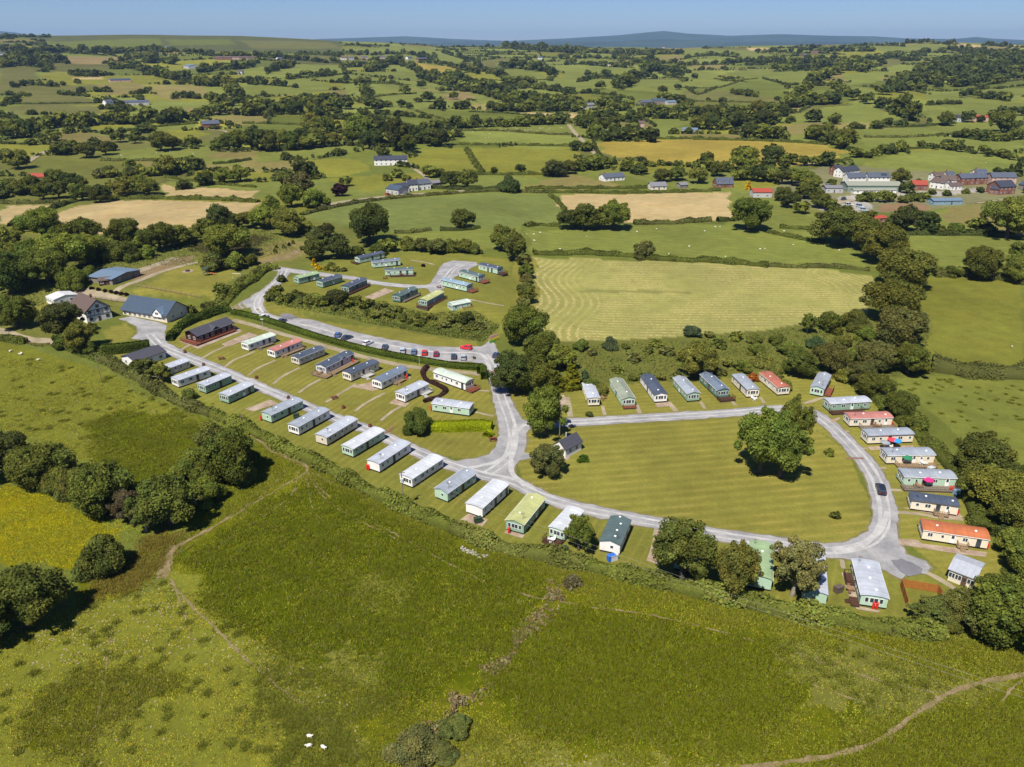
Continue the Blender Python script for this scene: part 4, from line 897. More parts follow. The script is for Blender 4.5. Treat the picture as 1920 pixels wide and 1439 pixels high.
T('beside the white chalet', 'twin willowy tree', 275, 714, 42, 'birch', 'olive', .95); T('beside the white chalet', 'twin willowy tree', 302, 722, 44, 'birch', 'ash', .95); T('beside the white chalet', 'narrow tree', 262, 700, 30, 'ash', 'oak', .9)
# the rest: hedgerow trees and woods, near to far
TLn('in the left woodland strip', [(0, 362), (60, 372), (130, 374), (190, 379)], 8, 38); TLn('in the left woodland strip', [(95, 345), (120, 352), (150, 360)], 3, 36); TLn('in the left woodland strip', [(0, 300), (20, 312), (36, 322)], 3, 34, ('bush', 'oak'), ('ash', 'olive'))
TLn('in the left woodland strip', [(205, 372), (240, 366), (290, 370)], 5, 36, ('oak', 'ash'), ('ash',)); TLn('in the left woodland strip', [(170, 335), (240, 330), (290, 330), (330, 325)], 8, 32, ('bush',), ('ash', 'olive'))
for a in [(310, 330, 46), (240, 318, 24), (355, 318, 30), (385, 345, 32), (420, 345, 36), (450, 342, 36), (340, 325, 28)]: T('in the left woodland strip', 'tree', a[0], a[1], a[2], 'oak', 'ash')
for a in [(117, 292, 36), (160, 298, 40), (197, 292, 32), (222, 268, 26), (300, 285, 44), (322, 282, 34), (252, 270, 22), (365, 276, 22), (275, 242, 16), (315, 230, 18)]: T('in the fields left of the dark brick farm', 'oak', a[0], a[1], a[2], 'oak', 'oak')
P = 'in the hedgerows before the village'
for a in [(1327, 322, 30), (1362, 324, 26), (1398, 322, 52), (1440, 322, 30), (1470, 318, 24), (1243, 343, 34), (1040, 333, 42), (1065, 328, 36), (1112, 320, 40), (976, 325, 20), (1690, 347, 38), (1703, 364, 28), (1468, 378, 34), (1510, 374, 38), (1534, 372, 24), (1270, 340, 34), (1310, 346, 40), (1345, 332, 36), (1540, 392, 34), (1560, 398, 28), (1480, 392, 40), (1505, 402, 30)]: T(P, 'tree', a[0], a[1], a[2], 'oak', random.choice(['oak', 'ash', 'dark']))
T('before the village', 'golden conifer', 1403, 356, 13, 'cone', 'gold', .95)
TLn(P, [(1385, 342), (1430, 340), (1480, 347), (1540, 362)], 10, 32); TLn(P, [(1440, 300), (1500, 312), (1560, 315)], 8, 26); TLn(P, [(1600, 378), (1650, 382), (1700, 380), (1745, 374)], 9, 24, ('bush', 'oak'))
TLn(P, [(1130, 309), (1200, 313), (1300, 313)], 12, 20, ('bush',)); TLn(P, [(1860, 330), (1890, 328), (1920, 330)], 4, 20, ('cone', 'oak'), ('dark',))
TLn('in the left band of wood', [(0, 247), (60, 242), (140, 237), (220, 234), (300, 232), (365, 230)], 24, 28); TLn('in the left band of wood', [(0, 264), (60, 258), (110, 264)], 7, 28); TLn('in the left band of wood', [(360, 222), (420, 215), (480, 218), (560, 214), (640, 222)], 18, 24)
TLn('in the left middle fields', [(395, 282), (430, 286), (470, 284), (540, 276), (620, 268)], 10, 40); TLn('in the left middle fields', [(455, 205), (520, 212), (580, 207), (640, 200)], 10, 28)
TLn('in the left middle fields', [(150, 245), (260, 262), (370, 280)], 7, 22); TLn('in the left middle fields', [(500, 285), (580, 278), (640, 275)], 6, 30); TLn('in the left middle fields', [(570, 240), (600, 248), (640, 250)], 4, 28)
TLn('in the middle hedgerows', [(645, 272), (690, 277), (740, 277), (770, 292)], 7, 46); TLn('in the middle hedgerows', [(650, 238), (690, 247), (720, 240)], 5, 30); TLn('in the middle hedgerows', [(785, 273), (812, 277), (843, 274)], 4, 36)
TLn('in the middle hedgerows', [(790, 245), (850, 242), (900, 240), (980, 236), (1060, 233)], 20, 22); TLn('in the middle hedgerows', [(1090, 237), (1130, 250), (1160, 252)], 7, 28); T('in the middle hedgerows', 'tree', 1188, 254, 30); T('in the middle hedgerows', 'tree', 1100, 285, 24, 'oak', 'ash')
TLn('in the middle hedgerows', [(1110, 263), (1160, 266), (1230, 266)], 8, 24); TLn('in the middle hedgerows', [(1130, 207), (1160, 207), (1185, 210)], 6, 26); TLn('in the middle hedgerows', [(1195, 215), (1240, 222), (1290, 225)], 9, 24); TLn('in the middle hedgerows', [(1100, 225), (1150, 225), (1200, 235)], 8, 22)
TLn('in the middle hedgerows', [(700, 265), (720, 300)], 3, 24, ('bush',)); TLn('in the middle hedgerows', [(920, 328), (935, 328)], 2, 10, ('tall',), ('oak',), h=.8)
for k, a in enumerate([(676, 165, 24), (693, 205, 24), (710, 210, 28), (728, 202, 16), (752, 202, 18), (768, 205, 14), (758, 177, 22), (790, 166, 18), (825, 206, 25), (850, 187, 18), (862, 206, 20), (872, 205, 20), (828, 174, 14), (802, 192, 24), (650, 206, 26), (1127, 168, 20), (1137, 147, 20), (1102, 144, 15), (1243, 176, 18), (1270, 169, 14), (118, 161, 10), (145, 158, 12), (1805, 184, 16), (1820, 182, 20), (1775, 237, 34), (1815, 230, 26), (1840, 230, 16), (1880, 250, 46), (1863, 217, 14), (1525, 230, 30), (1565, 234, 26), (1303, 148, 12), (1328, 190, 8), (1328, 306, 26), (1395, 309, 44), (1450, 306, 38), (1485, 308, 20)]):
    T('standing alone in a far field', 'oak', a[0], a[1], a[2], 'oak', 'dark' if k % 3 else 'oak')
R_ = 'in the woods on the right'
TLn(R_, [(1475, 200), (1500, 180), (1530, 157), (1560, 142), (1590, 132), (1625, 137)], 26, 22); TLn(R_, [(1480, 203), (1530, 197), (1570, 196)], 12, 24); TLn(R_, [(1560, 165), (1580, 178), (1595, 182)], 7, 18); TLn(R_, [(1665, 207), (1690, 217), (1722, 230)], 9, 22, ('cone', 'tall', 'oak'), ('dark', 'oak')); TLn(R_, [(1600, 190), (1625, 195), (1660, 205)], 5, 20)
TLn(R_, [(1280, 217), (1340, 227), (1400, 217), (1470, 220)], 16, 26); TLn(R_, [(1305, 242), (1360, 245), (1440, 237), (1462, 228)], 15, 30); TLn(R_, [(1400, 263), (1450, 260), (1480, 260)], 6, 28); TLn(R_, [(1510, 262), (1560, 263), (1580, 277), (1597, 284)], 9, 32); TLn(R_, [(1600, 300), (1640, 292), (1700, 285)], 9, 24, ('bush', 'oak'))
TLn('in the right hand hedgerows', [(1725, 277), (1780, 282), (1850, 292), (1920, 302)], 16, 18, ('bush', 'oak')); TLn('in the right hand hedgerows', [(1840, 225), (1880, 220), (1920, 215)], 4, 22); TLn('in the right hand hedgerows', [(1830, 185), (1870, 187), (1895, 190)], 6, 18); TLn('in the right hand hedgerows', [(1735, 198), (1760, 196), (1800, 196)], 6, 12, ('bush',))
TLn('in the right hand hedgerows', [(1800, 258), (1860, 266), (1920, 262)], 8, 20)
FAR = 'on the far hills'
for pts, n, w in [([(720, 132), (690, 135), (740, 120), (790, 140)], 18, 20), ([(790, 147), (850, 157), (900, 167), (960, 182), (1000, 192), (1040, 202), (1085, 209)], 40, 22), ([(800, 152), (880, 172), (960, 194), (1040, 210)], 26, 20), ([(920, 209), (980, 209), (1050, 209), (1092, 210)], 20, 20),
    ([(890, 127), (930, 142), (960, 157), (1000, 160)], 14, 16), ([(940, 127), (1000, 132), (1040, 140), (1030, 152)], 16, 18), ([(1155, 167), (1170, 157), (1222, 141)], 12, 22), ([(1150, 160), (1165, 168), (1185, 160)], 6, 20), ([(690, 160), (680, 175), (695, 190)], 5, 22), ([(1080, 155), (1120, 148), (1160, 150)], 8, 14),
    ([(0, 97), (60, 102), (130, 99), (200, 105)], 20, 16), ([(200, 102), (260, 97), (320, 99)], 12, 14), ([(0, 120), (30, 114), (60, 110), (80, 117), (92, 132)], 22, 18), ([(0, 128), (40, 124), (80, 128)], 12, 18), ([(0, 72), (50, 70), (95, 71)], 20, 8), ([(80, 115), (130, 120)], 6, 14), ([(205, 130), (240, 127), (290, 142), (330, 152)], 20, 19), ([(130, 142), (190, 144)], 9, 14), ([(330, 150), (380, 162), (440, 162)], 15, 20),
    ([(270, 120), (300, 118), (330, 122)], 8, 16), ([(370, 137), (420, 132), (470, 127), (480, 117)], 16, 18), ([(255, 97), (300, 95), (390, 102), (440, 107)], 20, 11), ([(420, 110), (480, 107), (540, 112), (600, 117), (640, 120)], 26, 12), ([(425, 172), (440, 185), (455, 195)], 6, 26), ([(395, 190), (405, 200), (440, 200)], 7, 18), ([(320, 186), (350, 184), (378, 186)], 6, 15), ([(242, 178), (268, 176), (282, 168)], 7, 10), ([(110, 178), (170, 182)], 8, 9), ([(0, 205), (10, 190), (60, 180)], 5, 12), ([(180, 195), (200, 195), (205, 215)], 3, 16),
    ([(540, 150), (580, 145), (620, 140)], 7, 16), ([(500, 140), (520, 130), (550, 128)], 7, 18), ([(560, 190), (600, 192), (640, 205)], 7, 20), ([(450, 155), (500, 160), (560, 165)], 8, 12), ([(560, 100), (600, 104), (640, 104)], 8, 8), ([(20, 165), (60, 160), (110, 164)], 9, 12), ([(190, 120), (250, 112), (300, 108)], 8, 11),
    ([(640, 100), (700, 104), (760, 102), (820, 108)], 18, 9), ([(640, 128), (670, 126), (700, 122)], 8, 14), ([(830, 100), (870, 112), (900, 115)], 10, 10), ([(900, 87), (960, 87), (1010, 92), (1060, 94), (1120, 100), (1200, 104), (1280, 102)], 60, 10), ([(940, 90), (1010, 96), (1100, 104)], 24, 11), ([(1050, 112), (1100, 110), (1160, 112), (1230, 116)], 18, 10), ([(1160, 124), (1220, 118), (1280, 122)], 14, 12), ([(1225, 135), (1260, 130), (1290, 138)], 9, 14), ([(1240, 140), (1275, 150), (1290, 158)], 5, 10),
    ([(1280, 112), (1320, 105), (1380, 108)], 10, 9), ([(1280, 124), (1340, 122), (1400, 117), (1470, 112)], 22, 10), ([(1300, 108), (1380, 103), (1380, 112)], 8, 9), ([(1400, 120), (1460, 118), (1520, 122)], 14, 12), ([(1500, 94), (1560, 97), (1640, 97)], 20, 9), ([(1510, 118), (1580, 117), (1640, 112), (1700, 107)], 22, 13), ([(1580, 122), (1640, 126), (1660, 118)], 10, 14), ([(1700, 82), (1760, 82), (1800, 84)], 14, 8), ([(1660, 108), (1700, 112), (1740, 100)], 12, 12), ([(1760, 98), (1800, 92), (1850, 96)], 12, 9), ([(1840, 84), (1880, 88), (1920, 90)], 10, 8), ([(1820, 100), (1870, 104), (1920, 102)], 12, 11), ([(1600, 88), (1640, 86), (1700, 88)], 10, 7), ([(1420, 100), (1460, 98), (1500, 102)], 8, 9), ([(1450, 135), (1500, 132), (1560, 128)], 12, 16), ([(1240, 190), (1280, 195), (1300, 205)], 8, 18), ([(1285, 165), (1310, 178), (1345, 165)], 10, 5), ([(1370, 175), (1400, 180), (1420, 183)], 8, 12), ([(1430, 148), (1470, 158), (1490, 160)], 8, 5),
    ([(1060, 120), (1130, 125), (1190, 128)], 10, 12), ([(1200, 130), (1230, 128), (1270, 140)], 8, 14), ([(1100, 175), (1150, 180), (1190, 188)], 6, 10), ([(840, 125), (870, 133), (900, 140)], 8, 13), ([(760, 100), (800, 112), (830, 124)], 8, 11), ([(640, 150), (700, 155), (760, 160)], 6, 13), ([(940, 158), (990, 165), (1040, 172), (1080, 178)], 10, 18), ([(1040, 190), (1085, 200), (1110, 202)], 9, 18)]:
    TLn(FAR, pts, n, w, ('oak', 'ash', 'bush'), ('oak', 'dark', 'dark', 'ash'))
# big mixed wood on the right skyline: a mass
_rg = random.Random(5)
WOOD = []
_wp = np.array([(1642, 183), (1668, 168), (1690, 148), (1740, 128), (1790, 117), (1940, 112), (1960, 158), (1835, 160), (1780, 166), (1720, 174)])
while len(WOOD) < 170:
    x, y = _rg.uniform(1640, 1960), _rg.uniform(110, 186)
    if inpoly(np.array([x]), np.array([y]), _wp)[0]: WOOD.append((x, y, _rg.uniform(12, 22)))

def flush_trees():
    px = np.array([t['x'] for t in TREES]); py = np.array([t['y'] for t in TREES])
    base = G(px, py)
    for t, p in zip(TREES, base):
        if t['w'] < 46: t['h'] *= .88
        s = pxm(p); Rm = t['w'] / 2 / s
        d = np.array([p[0], p[1]]); d = d / np.hypot(*d)
        q = np.array([p[0], p[1]]) + d * Rm * .55
        t['R'] = t['w'] / 2 / pxm((q[0], q[1], p[2])); dp = q[1] * CP + (CAMZ - p[2]) * SP; q = (q[0] * (dp - .5 * HR[t['shape']] * t['R'] * t['h'] * SP) / dp, q[1]); t['p'] = (q[0], q[1], float(H(q[0], q[1])))
    order = sorted(range(len(TREES)), key=lambda i: -TREES[i]['w'] * TREES[i]['h'])
    ind = set(order[:290])
    groups = {}
    for i in sorted(ind, key=lambda i: TREES[i]['x']): groups.setdefault(('tree' if TREES[i]['look'] == 'broadleaf' else TREES[i]['look'], TREES[i]['place']), []).append(i)
    ORD = ['leftmost', 'second', 'third', 'fourth', 'fifth', 'sixth', 'seventh', 'eighth', 'ninth', 'tenth', 'eleventh', 'twelfth', 'thirteenth', 'fourteenth', 'fifteenth', 'sixteenth', 'seventeenth', 'eighteenth', 'nineteenth', 'twentieth']
    def ordinal(k):
        if k < 20: return ORD[k] + (' from left' if k else '')
        t = ['', '', 'twenty', 'thirty', 'forty', 'fifty'][k // 10 if (k + 1) % 10 else k // 10]
        return f"{t} {ORD[k % 10] if k % 10 else 'first'} from left"
    for (look, place), ids in groups.items():
        med = sorted(TREES[i]['w'] for i in ids)[len(ids) // 2]
        for k, i in enumerate(ids):
            t = TREES[i]; rg = random.Random(i)
            shade = {FOL['dark']: 'dark', FOL['oak']: 'deep green', FOL['ash']: 'fresh green', FOL['olive']: 'olive'}.get(t['col'], '')
            if len(ids) == 1: lab = f"{look} {place}"
            else:
                sz = 'large' if t['w'] > med * 1.2 else ('small' if t['w'] < med * .8 else '')
                lab = ' '.join(w for w in [sz, shade if look in ('tree', 'oak', 'broadleaf', 'shrub') else '', look if look != 'broadleaf' else 'tree', place + ',', ordinal(k)] if w)
            for wd in (sz, shade) if len(ids) > 1 else ():
                if len(lab.split()) > 16 and wd: lab = lab.replace(wd + ' ', '', 1)
            lab = " ".join(lab.split()[:16])
            det = 'hi' if t['w'] >= 58 else ('mid' if t['w'] > 19 else 'lo')
            va = arch(t['shape'], det); crown, trunk = va[rg.randrange(len(va))]
            name = {'cone': 'conifer', 'bush': 'shrub', 'birch': 'birch_tree'}.get(t['shape'], 'broadleaf_tree')
            if t['cat'] == 'bush': name = 'bush'
            cat = 'shrub' if name == 'shrub' else t['cat']
            e = empty(name, t['p'], rg.uniform(0, 6.28))
            e.scale = (t['R'] * rg.uniform(.86, 1.14), t['R'] * rg.uniform(.86, 1.14), t['R'] * t['h'] * rg.uniform(.93, 1.07))
            tag(e, lab, cat, t['group'] if len(ids) > 1 else None)
            c = put('crown', crown, e); j = rg.uniform(.88, 1.12); c.color = tuple(v * j * rg.uniform(.92, 1.08) for v in t['col']) + (1,)
            put('trunk', trunk, e)
    # everything smaller: one mass of far trees
    def mass(name, items, label, cat):
        V, Fc, Tn = [], [], []; off = 0
        lo = {}
        for (p, Rm, h, shape, col, w, seed) in items:
            key = (shape, 'a' if w > 13 else 'b', seed % 3)
            if key not in lo:
                lo[key] = crown_arrays(shape, seed % 3 + 50, 230 if key[1] == 'a' else 90, .22 if key[1] == 'a' else .32)[:3]
            co, f, ti = lo[key]; a = seed * 1.7
            c = np.stack([co[:, 0] * math.cos(a) - co[:, 1] * math.sin(a), co[:, 0] * math.sin(a) + co[:, 1] * math.cos(a), co[:, 2] * h], 1) * Rm + np.array(p)
            V.append(c); Fc.append(f + off); Tn.append(ti * np.array(col) * (0.85 + .3 * ((seed * 37) % 11) / 11)); off += len(co)
        me = raw_mesh(name, np.concatenate(V), np.concatenate(Fc), 4, LEAF, np.concatenate(Tn))
        o = put(name, me); o.color = (1, 1, 1, 1)
        return tag(o, label, cat, kind='stuff')
    rest = [i for i in range(len(TREES)) if i not in ind]
    mass('distant_trees', [(TREES[i]['p'], TREES[i]['R'], TREES[i]['h'], TREES[i]['shape'], TREES[i]['col'], TREES[i]['w'], i) for i in rest] + EXTRA, 'small hedgerow trees scattered over the distant hills', 'trees')
    wp = G([w[0] for w in WOOD], [w[1] for w in WOOD])
    mass('woodland', [(tuple(p), w[2] / 2 / pxm(p) * 1.25, .9, 'oak', FOL['dark'] if k % 3 else FOL['oak'], 20, k) for k, (w, p) in enumerate(zip(WOOD, wp))], 'dark mixed wood covering the hill at upper right', 'woodland')

# ------------------------------------------------------------------ hedges
def hedge_mesh(Q, w, h, leaf, per_m, rng, clipped=False, gaps=0.0):
    """leafy hedge along world line Q"""
    L = np.concatenate([[0], np.cumsum(np.hypot(*np.diff(Q, axis=0).T))]); tot = L[-1]
    nn = offsets(Q)
    n = int(tot * per_m)
    s = rng.uniform(0, tot, n)
    if clipped: ph = rng.uniform(-.08, math.pi + .08, n)
    else: ph = rng.uniform(-.15, math.pi + .15, n)
    k1 = np.array([rng.uniform(0, 6) for _ in range(4)])
    mod = 1 + (0 if clipped else 1) * (.22 * np.sin(s / 2.3 + k1[0]) + .2 * np.sin(s / 5.1 + k1[1]) + .12 * np.sin(s / 1.1 + k1[2]))
    modw = 1 + (0 if clipped else 1) * (.25 * np.sin(s / 3.1 + k1[3]) + .15 * np.sin(s / 1.4 + k1[1]))
    ca, sa = np.cos(ph), np.sin(ph)
    if clipped:
        ca = np.sign(ca) * np.abs(ca) ** .35; sa = np.sign(sa) * np.abs(sa) ** .35
    rr = rng.uniform(.82, 1.06, n) if not clipped else rng.uniform(.94, 1.03, n)
    ox = np.interp(s, L, nn[:, 0]); oy = np.interp(s, L, nn[:, 1])
    cx = np.interp(s, L, Q[:, 0]); cy = np.interp(s, L, Q[:, 1])
    off = ca * rr * w / 2 * modw; z = np.maximum(sa, 0) * rr * h * mod
    C = np.stack([cx + ox * off, cy + oy * off, H(cx, cy) + z + .05], 1)
    N_ = np.stack([ox * ca, oy * ca, sa + .15], 1) + rng.normal(0, .5, (n, 3))
    tv = 1 + .18 * np.sin(s / 4 + k1[2]) 
    T_ = (rng.uniform(.7, 1.3, n) * tv)[:, None] * np.array([1.0, 1.0, 1.0]) * (1 + rng.normal(0, .05, (n, 3)))
    co, ti = leaf_quads(C, N_, leaf, T_, rng); f = np.arange(len(co))
    # opaque core added inside the leaves, tinted darker, to block light
    prof = [(-.40, -.1), (-.42, .45), (-.25, .84), (.25, .84), (.42, .45), (.40, -.1)] if not clipped else [(-.46, -.1), (-.47, .9), (-.40, .95), (.40, .95), (.47, .9), (.46, -.1)]
    m = len(prof); ss = L; md = 1 + (0 if clipped else 1) * (.22 * np.sin(ss / 2.3 + k1[0]) + .2 * np.sin(ss / 5.1 + k1[1]))
    bc = []
    for a, z in prof:
        bc.append(np.stack([Q[:, 0] + nn[:, 0] * a * w, Q[:, 1] + nn[:, 1] * a * w, H(Q[:, 0], Q[:, 1]) + z * h * md * .95], 1))
    bc = np.stack(bc, 1).reshape(-1, 3); i = np.arange(len(Q) - 1)[:, None]; j = np.arange(m - 1)[None, :]
    bf = np.stack([i * m + j, i * m + j + 1, (i + 1) * m + j + 1, (i + 1) * m + j], -1).reshape(-1)
    e = (len(Q) - 1) * m
    bf = np.concatenate([bf, [0, 1, 2, 5], [2, 3, 4, 5], [e, e + 5, e + 2, e + 1], [e + 2, e + 5, e + 4, e + 3]])
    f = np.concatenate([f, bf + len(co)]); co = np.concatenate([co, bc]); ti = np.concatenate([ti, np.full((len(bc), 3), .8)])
    return co, f, ti

def hedge(pts, w, h, label, col='oak', clipped=False, leaf=None, per=None, group=None, name='hedge', cat='hedge', seed=1, amp=1.0):
    Q = line_px(pts, max(w * .5, .8)); d = np.hypot(*Q.mean(0)); rng = np.random.default_rng(seed + int(abs(pts[0][0])) + len(pts))
    leaf = leaf or np.clip(d / 1150, .16, .9); per = per or min(90, 2.6 * (w + 2 * h) / leaf ** 2 * .42)
    if clipped: per *= 1.3
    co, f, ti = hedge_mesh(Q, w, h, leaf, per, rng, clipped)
    o = put(name, raw_mesh(name, co, f, 4, LEAF, ti)); o.color = FOL[col] + (1,) if isinstance(col, str) else col + (1,)
    return tag(o, label, cat, group)

hedge([(436, 588), (480, 598), (530, 613), (600, 636), (700, 662), (800, 681), (860, 690), (905, 692)], 2.4, 1.5, 'long clipped beech hedge between the car park and the middle caravans', (.075, .105, .016), True)
hedge([(899, 702), (906, 698), (908, 712)], 2.0, 2.6, 'short clipped hedge end at the foot of the car park road', (.075, .105, .016), True)
hedge([(318, 640), (330, 622), (360, 606), (395, 592), (432, 582)], 3.0, 2.6, 'rounded hedge between the blue roofed hall and the brown lodge', (.07, .10, .018), False)
hedge([(395, 588), (430, 562), (470, 530), (500, 508), (522, 504)], 3.2, 2.0, 'overgrown hedge along the left side of the terrace road', 'ash')
hedge([(380, 580), (420, 556), (460, 526), (505, 500)], 3.0, 2.0, 'parallel hedge between the playing field and the terrace road', 'bush')
hedge([(193, 664), (240, 660), (282, 654)], 2.6, 3.0, 'thick dark clipped hedge below the farmhouse yard', (.06, .085, .014), True)
hedge([(808, 806), (850, 806), (890, 804), (922, 806)], 3.6, 2.2, 'bright golden green clipped hedge beside the road junction', (.24, .29, .010), True)
hedge([(912, 820), (920, 814)], 3.0, 2.4, 'golden round bush at the end of the clipped hedge', (.24, .29, .010), False, name='bush', cat='bush')
hedge([(802, 689), (793, 700), (800, 714), (820, 724), (836, 733), (822, 745), (795, 755)], 1.3, 1.0, 'low purple zigzag hedge between white caravans', (.055, .030, .026), False)
PB = [(195, 676), (250, 706), (330, 752), (400, 780), (465, 806), (540, 846), (620, 884), (700, 928), (780, 966), (850, 994), (920, 1024), (1000, 1044), (1100, 1064), (1200, 1087), (1300, 1112), (1400, 1136), (1500, 1156), (1600, 1171), (1700, 1185), (1770, 1194)]
for k in range(6):
    a = PB[k * 3: k * 3 + 4] if k < 5 else PB[15:]
    hedge(a, 3.4, [2.3, 2.4, 2.7, 2.8, 2.6, 2.7][k], f"wild boundary hedge between park and rough pasture, {['leftmost', 'second', 'third', 'fourth', 'fifth', 'rightmost'][k]} stretch", ['olive', 'ash', 'ash', 'bush', 'ash', 'ash'][k], group='boundary hedge along the pasture', leaf=.26)
hedge([(1745, 690), (1800, 698), (1860, 703), (1930, 704)], 9, 3.6, 'tall broad hedge across the right hand meadow', 'olive')
hedge([(1600, 716), (1650, 755), (1700, 800), (1730, 822), (1760, 850), (1800, 900), (1830, 960), (1842, 1000)], 4.5, 2.2, 'hedge running behind the right hand column of caravans', 'oak')
hedge([(1000, 476), (1080, 477), (1160, 480), (1240, 488), (1340, 492), (1440, 500)], 4.5, 2.2, 'hedge between hay field and sheep field, left stretch', 'oak')
hedge([(1440, 500), (1500, 502), (1560, 502), (1630, 508)], 3, 1.6, 'hedge between hay field and sheep field, right stretch', 'olive')
HD = [([(0, 636), (30, 641), (50, 644)], 2.6, 1.8, 'low hedge beside the drive at the left edge'), ([(0, 382), (60, 382), (112, 380)], 3.5, 2, 'trimmed hedge above the small tan field'), ([(20, 425), (60, 408), (100, 392), (140, 378)], 4, 2.2, 'hedge between the two tan fields'),
      ([(190, 375), (260, 373), (330, 374), (400, 375), (484, 380)], 4, 2.2, 'hedge along the top of the large tan field'), ([(310, 333), (380, 343), (480, 352)], 2.5, 1.5, 'thin hedge above the narrow tan strip'), ([(565, 404), (620, 391), (680, 380), (760, 371), (880, 362), (960, 360), (1030, 362)], 3.2, 1.8, 'roadside hedge above the dark green field'),
      ([(790, 352), (860, 356), (940, 354)], 3, 1.8, 'hedge on the far side of the public road'), ([(985, 354), (1080, 354), (1180, 354), (1240, 352)], 3, 1.8, 'upper hedge of the pair below the bungalow'), ([(985, 361), (1080, 362), (1180, 363), (1280, 361), (1350, 358)], 3.2, 1.8, 'lower hedge of the pair below the bungalow'),
      ([(1188, 421), (1250, 420), (1332, 415)], 4, 2.2, 'hedge below the tan stubble field'), ([(1345, 416), (1375, 413)], 4, 2, 'short hedge beside the lone broad oak'), ([(1030, 366), (1045, 378), (1058, 395), (1056, 418)], 3, 1.8, 'hedge between the dark green field and the stubble'),
      ([(985, 425), (1010, 423), (1050, 425)], 3, 1.8, 'short hedge left of the big tree clump'), ([(740, 438), (780, 436), (808, 432)], 3, 1.8, 'short dark hedge below the dark green field'), ([(825, 433), (870, 432), (900, 428)], 2.5, 1.5, 'sparse hedge under the round oak'),
      ([(1462, 428), (1500, 430), (1540, 432)], 3, 1.6, 'short hedge left of the oak row'), ([(1440, 436), (1480, 445), (1545, 456)], 3, 1.6, 'hedge slanting to the first oak of the row'), ([(1750, 518), (1800, 518), (1860, 522), (1920, 534)], 4, 2.2, 'hedge above the right hand meadow'), ([(1680, 440), (1760, 441), (1850, 442), (1920, 450)], 4, 2.4, 'hedge below the village fields'),
      ([(1530, 312), (1560, 306), (1590, 300)], 4, 2, 'lane hedge beside the yellow field'), ([(860, 272), (960, 273), (1090, 275)], 4, 1.8, 'straight hedge between the sheep pastures'), ([(860, 246), (930, 246), (1020, 252), (1075, 254)], 4, 1.8, 'hedge below the highest sheep pasture'), ([(1112, 262), (1120, 285), (1135, 300)], 3, 1.6, 'hedge beside the straight lane'),
      ([(875, 280), (890, 305), (905, 325)], 5, 2, 'broken hedge between the two buttercup pastures'), ([(830, 327), (900, 328), (980, 328), (1040, 328)], 4, 2, 'hedge below the buttercup pastures'), ([(380, 301), (300, 302), (190, 302)], 4, 1.8, 'hedge below the left pasture'), ([(470, 300), (430, 306), (400, 308)], 4, 1.8, 'short hedge near the left wood'),
      ([(370, 232), (280, 240), (200, 252)], 4, 2, 'hedge under the long left wood'), ([(455, 232), (540, 234), (640, 240)], 5, 2, 'hedge right of the brick farm'), ([(260, 195), (275, 205), (290, 212)], 4, 1.6, 'hedge by the long cattle shed'), ([(30, 196), (100, 195), (180, 194)], 4, 1.4, 'fence hedge across the left olive field'),
      ([(1120, 265), (1180, 262), (1320, 260)], 4, 2, 'hedge above the yellow field'), ([(1300, 262), (1400, 264), (1500, 268), (1550, 272)], 5, 2.2, 'dark hedge over the right of the yellow field'), ([(1620, 258), (1700, 258), (1800, 252), (1880, 250)], 4, 1.8, 'hedge below the right hand farm'), ([(1640, 240), (1720, 238), (1790, 232)], 4, 1.8, 'hedge leading to the red roofed farm'),
      ([(1280, 190), (1380, 192), (1470, 196)], 4, 1.8, 'thin hedge below the far green hill'), ([(1340, 148), (1370, 152), (1400, 150), (1420, 148)], 5, 1.6, 'hedge round the far hill'), ([(1280, 165), (1335, 166), (1360, 162), (1395, 150)], 5, 1.8, 'curving hedge on the far hillside'), ([(1640, 283), (1760, 278), (1800, 280)], 4, 1.6, 'hedge at the back of the right hand pasture'),
      ([(650, 156), (720, 158), (770, 160)], 5, 1.6, 'far hedge left of the valley wood'), ([(640, 195), (720, 180), (780, 176)], 5, 1.8, 'far slanting hedge in the middle fields'), ([(860, 232), (790, 212), (780, 208)], 4, 1.6, 'hedge below the long olive field'), ([(880, 210), (960, 214), (1040, 222)], 4, 1.6, 'hedge above the long olive field'), ([(780, 137), (850, 140), (880, 136)], 5, 1.6, 'far hedge above the valley wood'), ([(910, 150), (960, 152), (1030, 150)], 5, 1.6, 'far hedge below the round pasture'), ([(870, 118), (930, 130), (960, 128)], 5, 1.6, 'far hedge between hill pastures')]
for k, (p, w, h, l) in enumerate(HD): hedge(p, w, h, l, ['oak', 'olive', 'dark', 'oak'][k % 4], group='field hedges', seed=k)

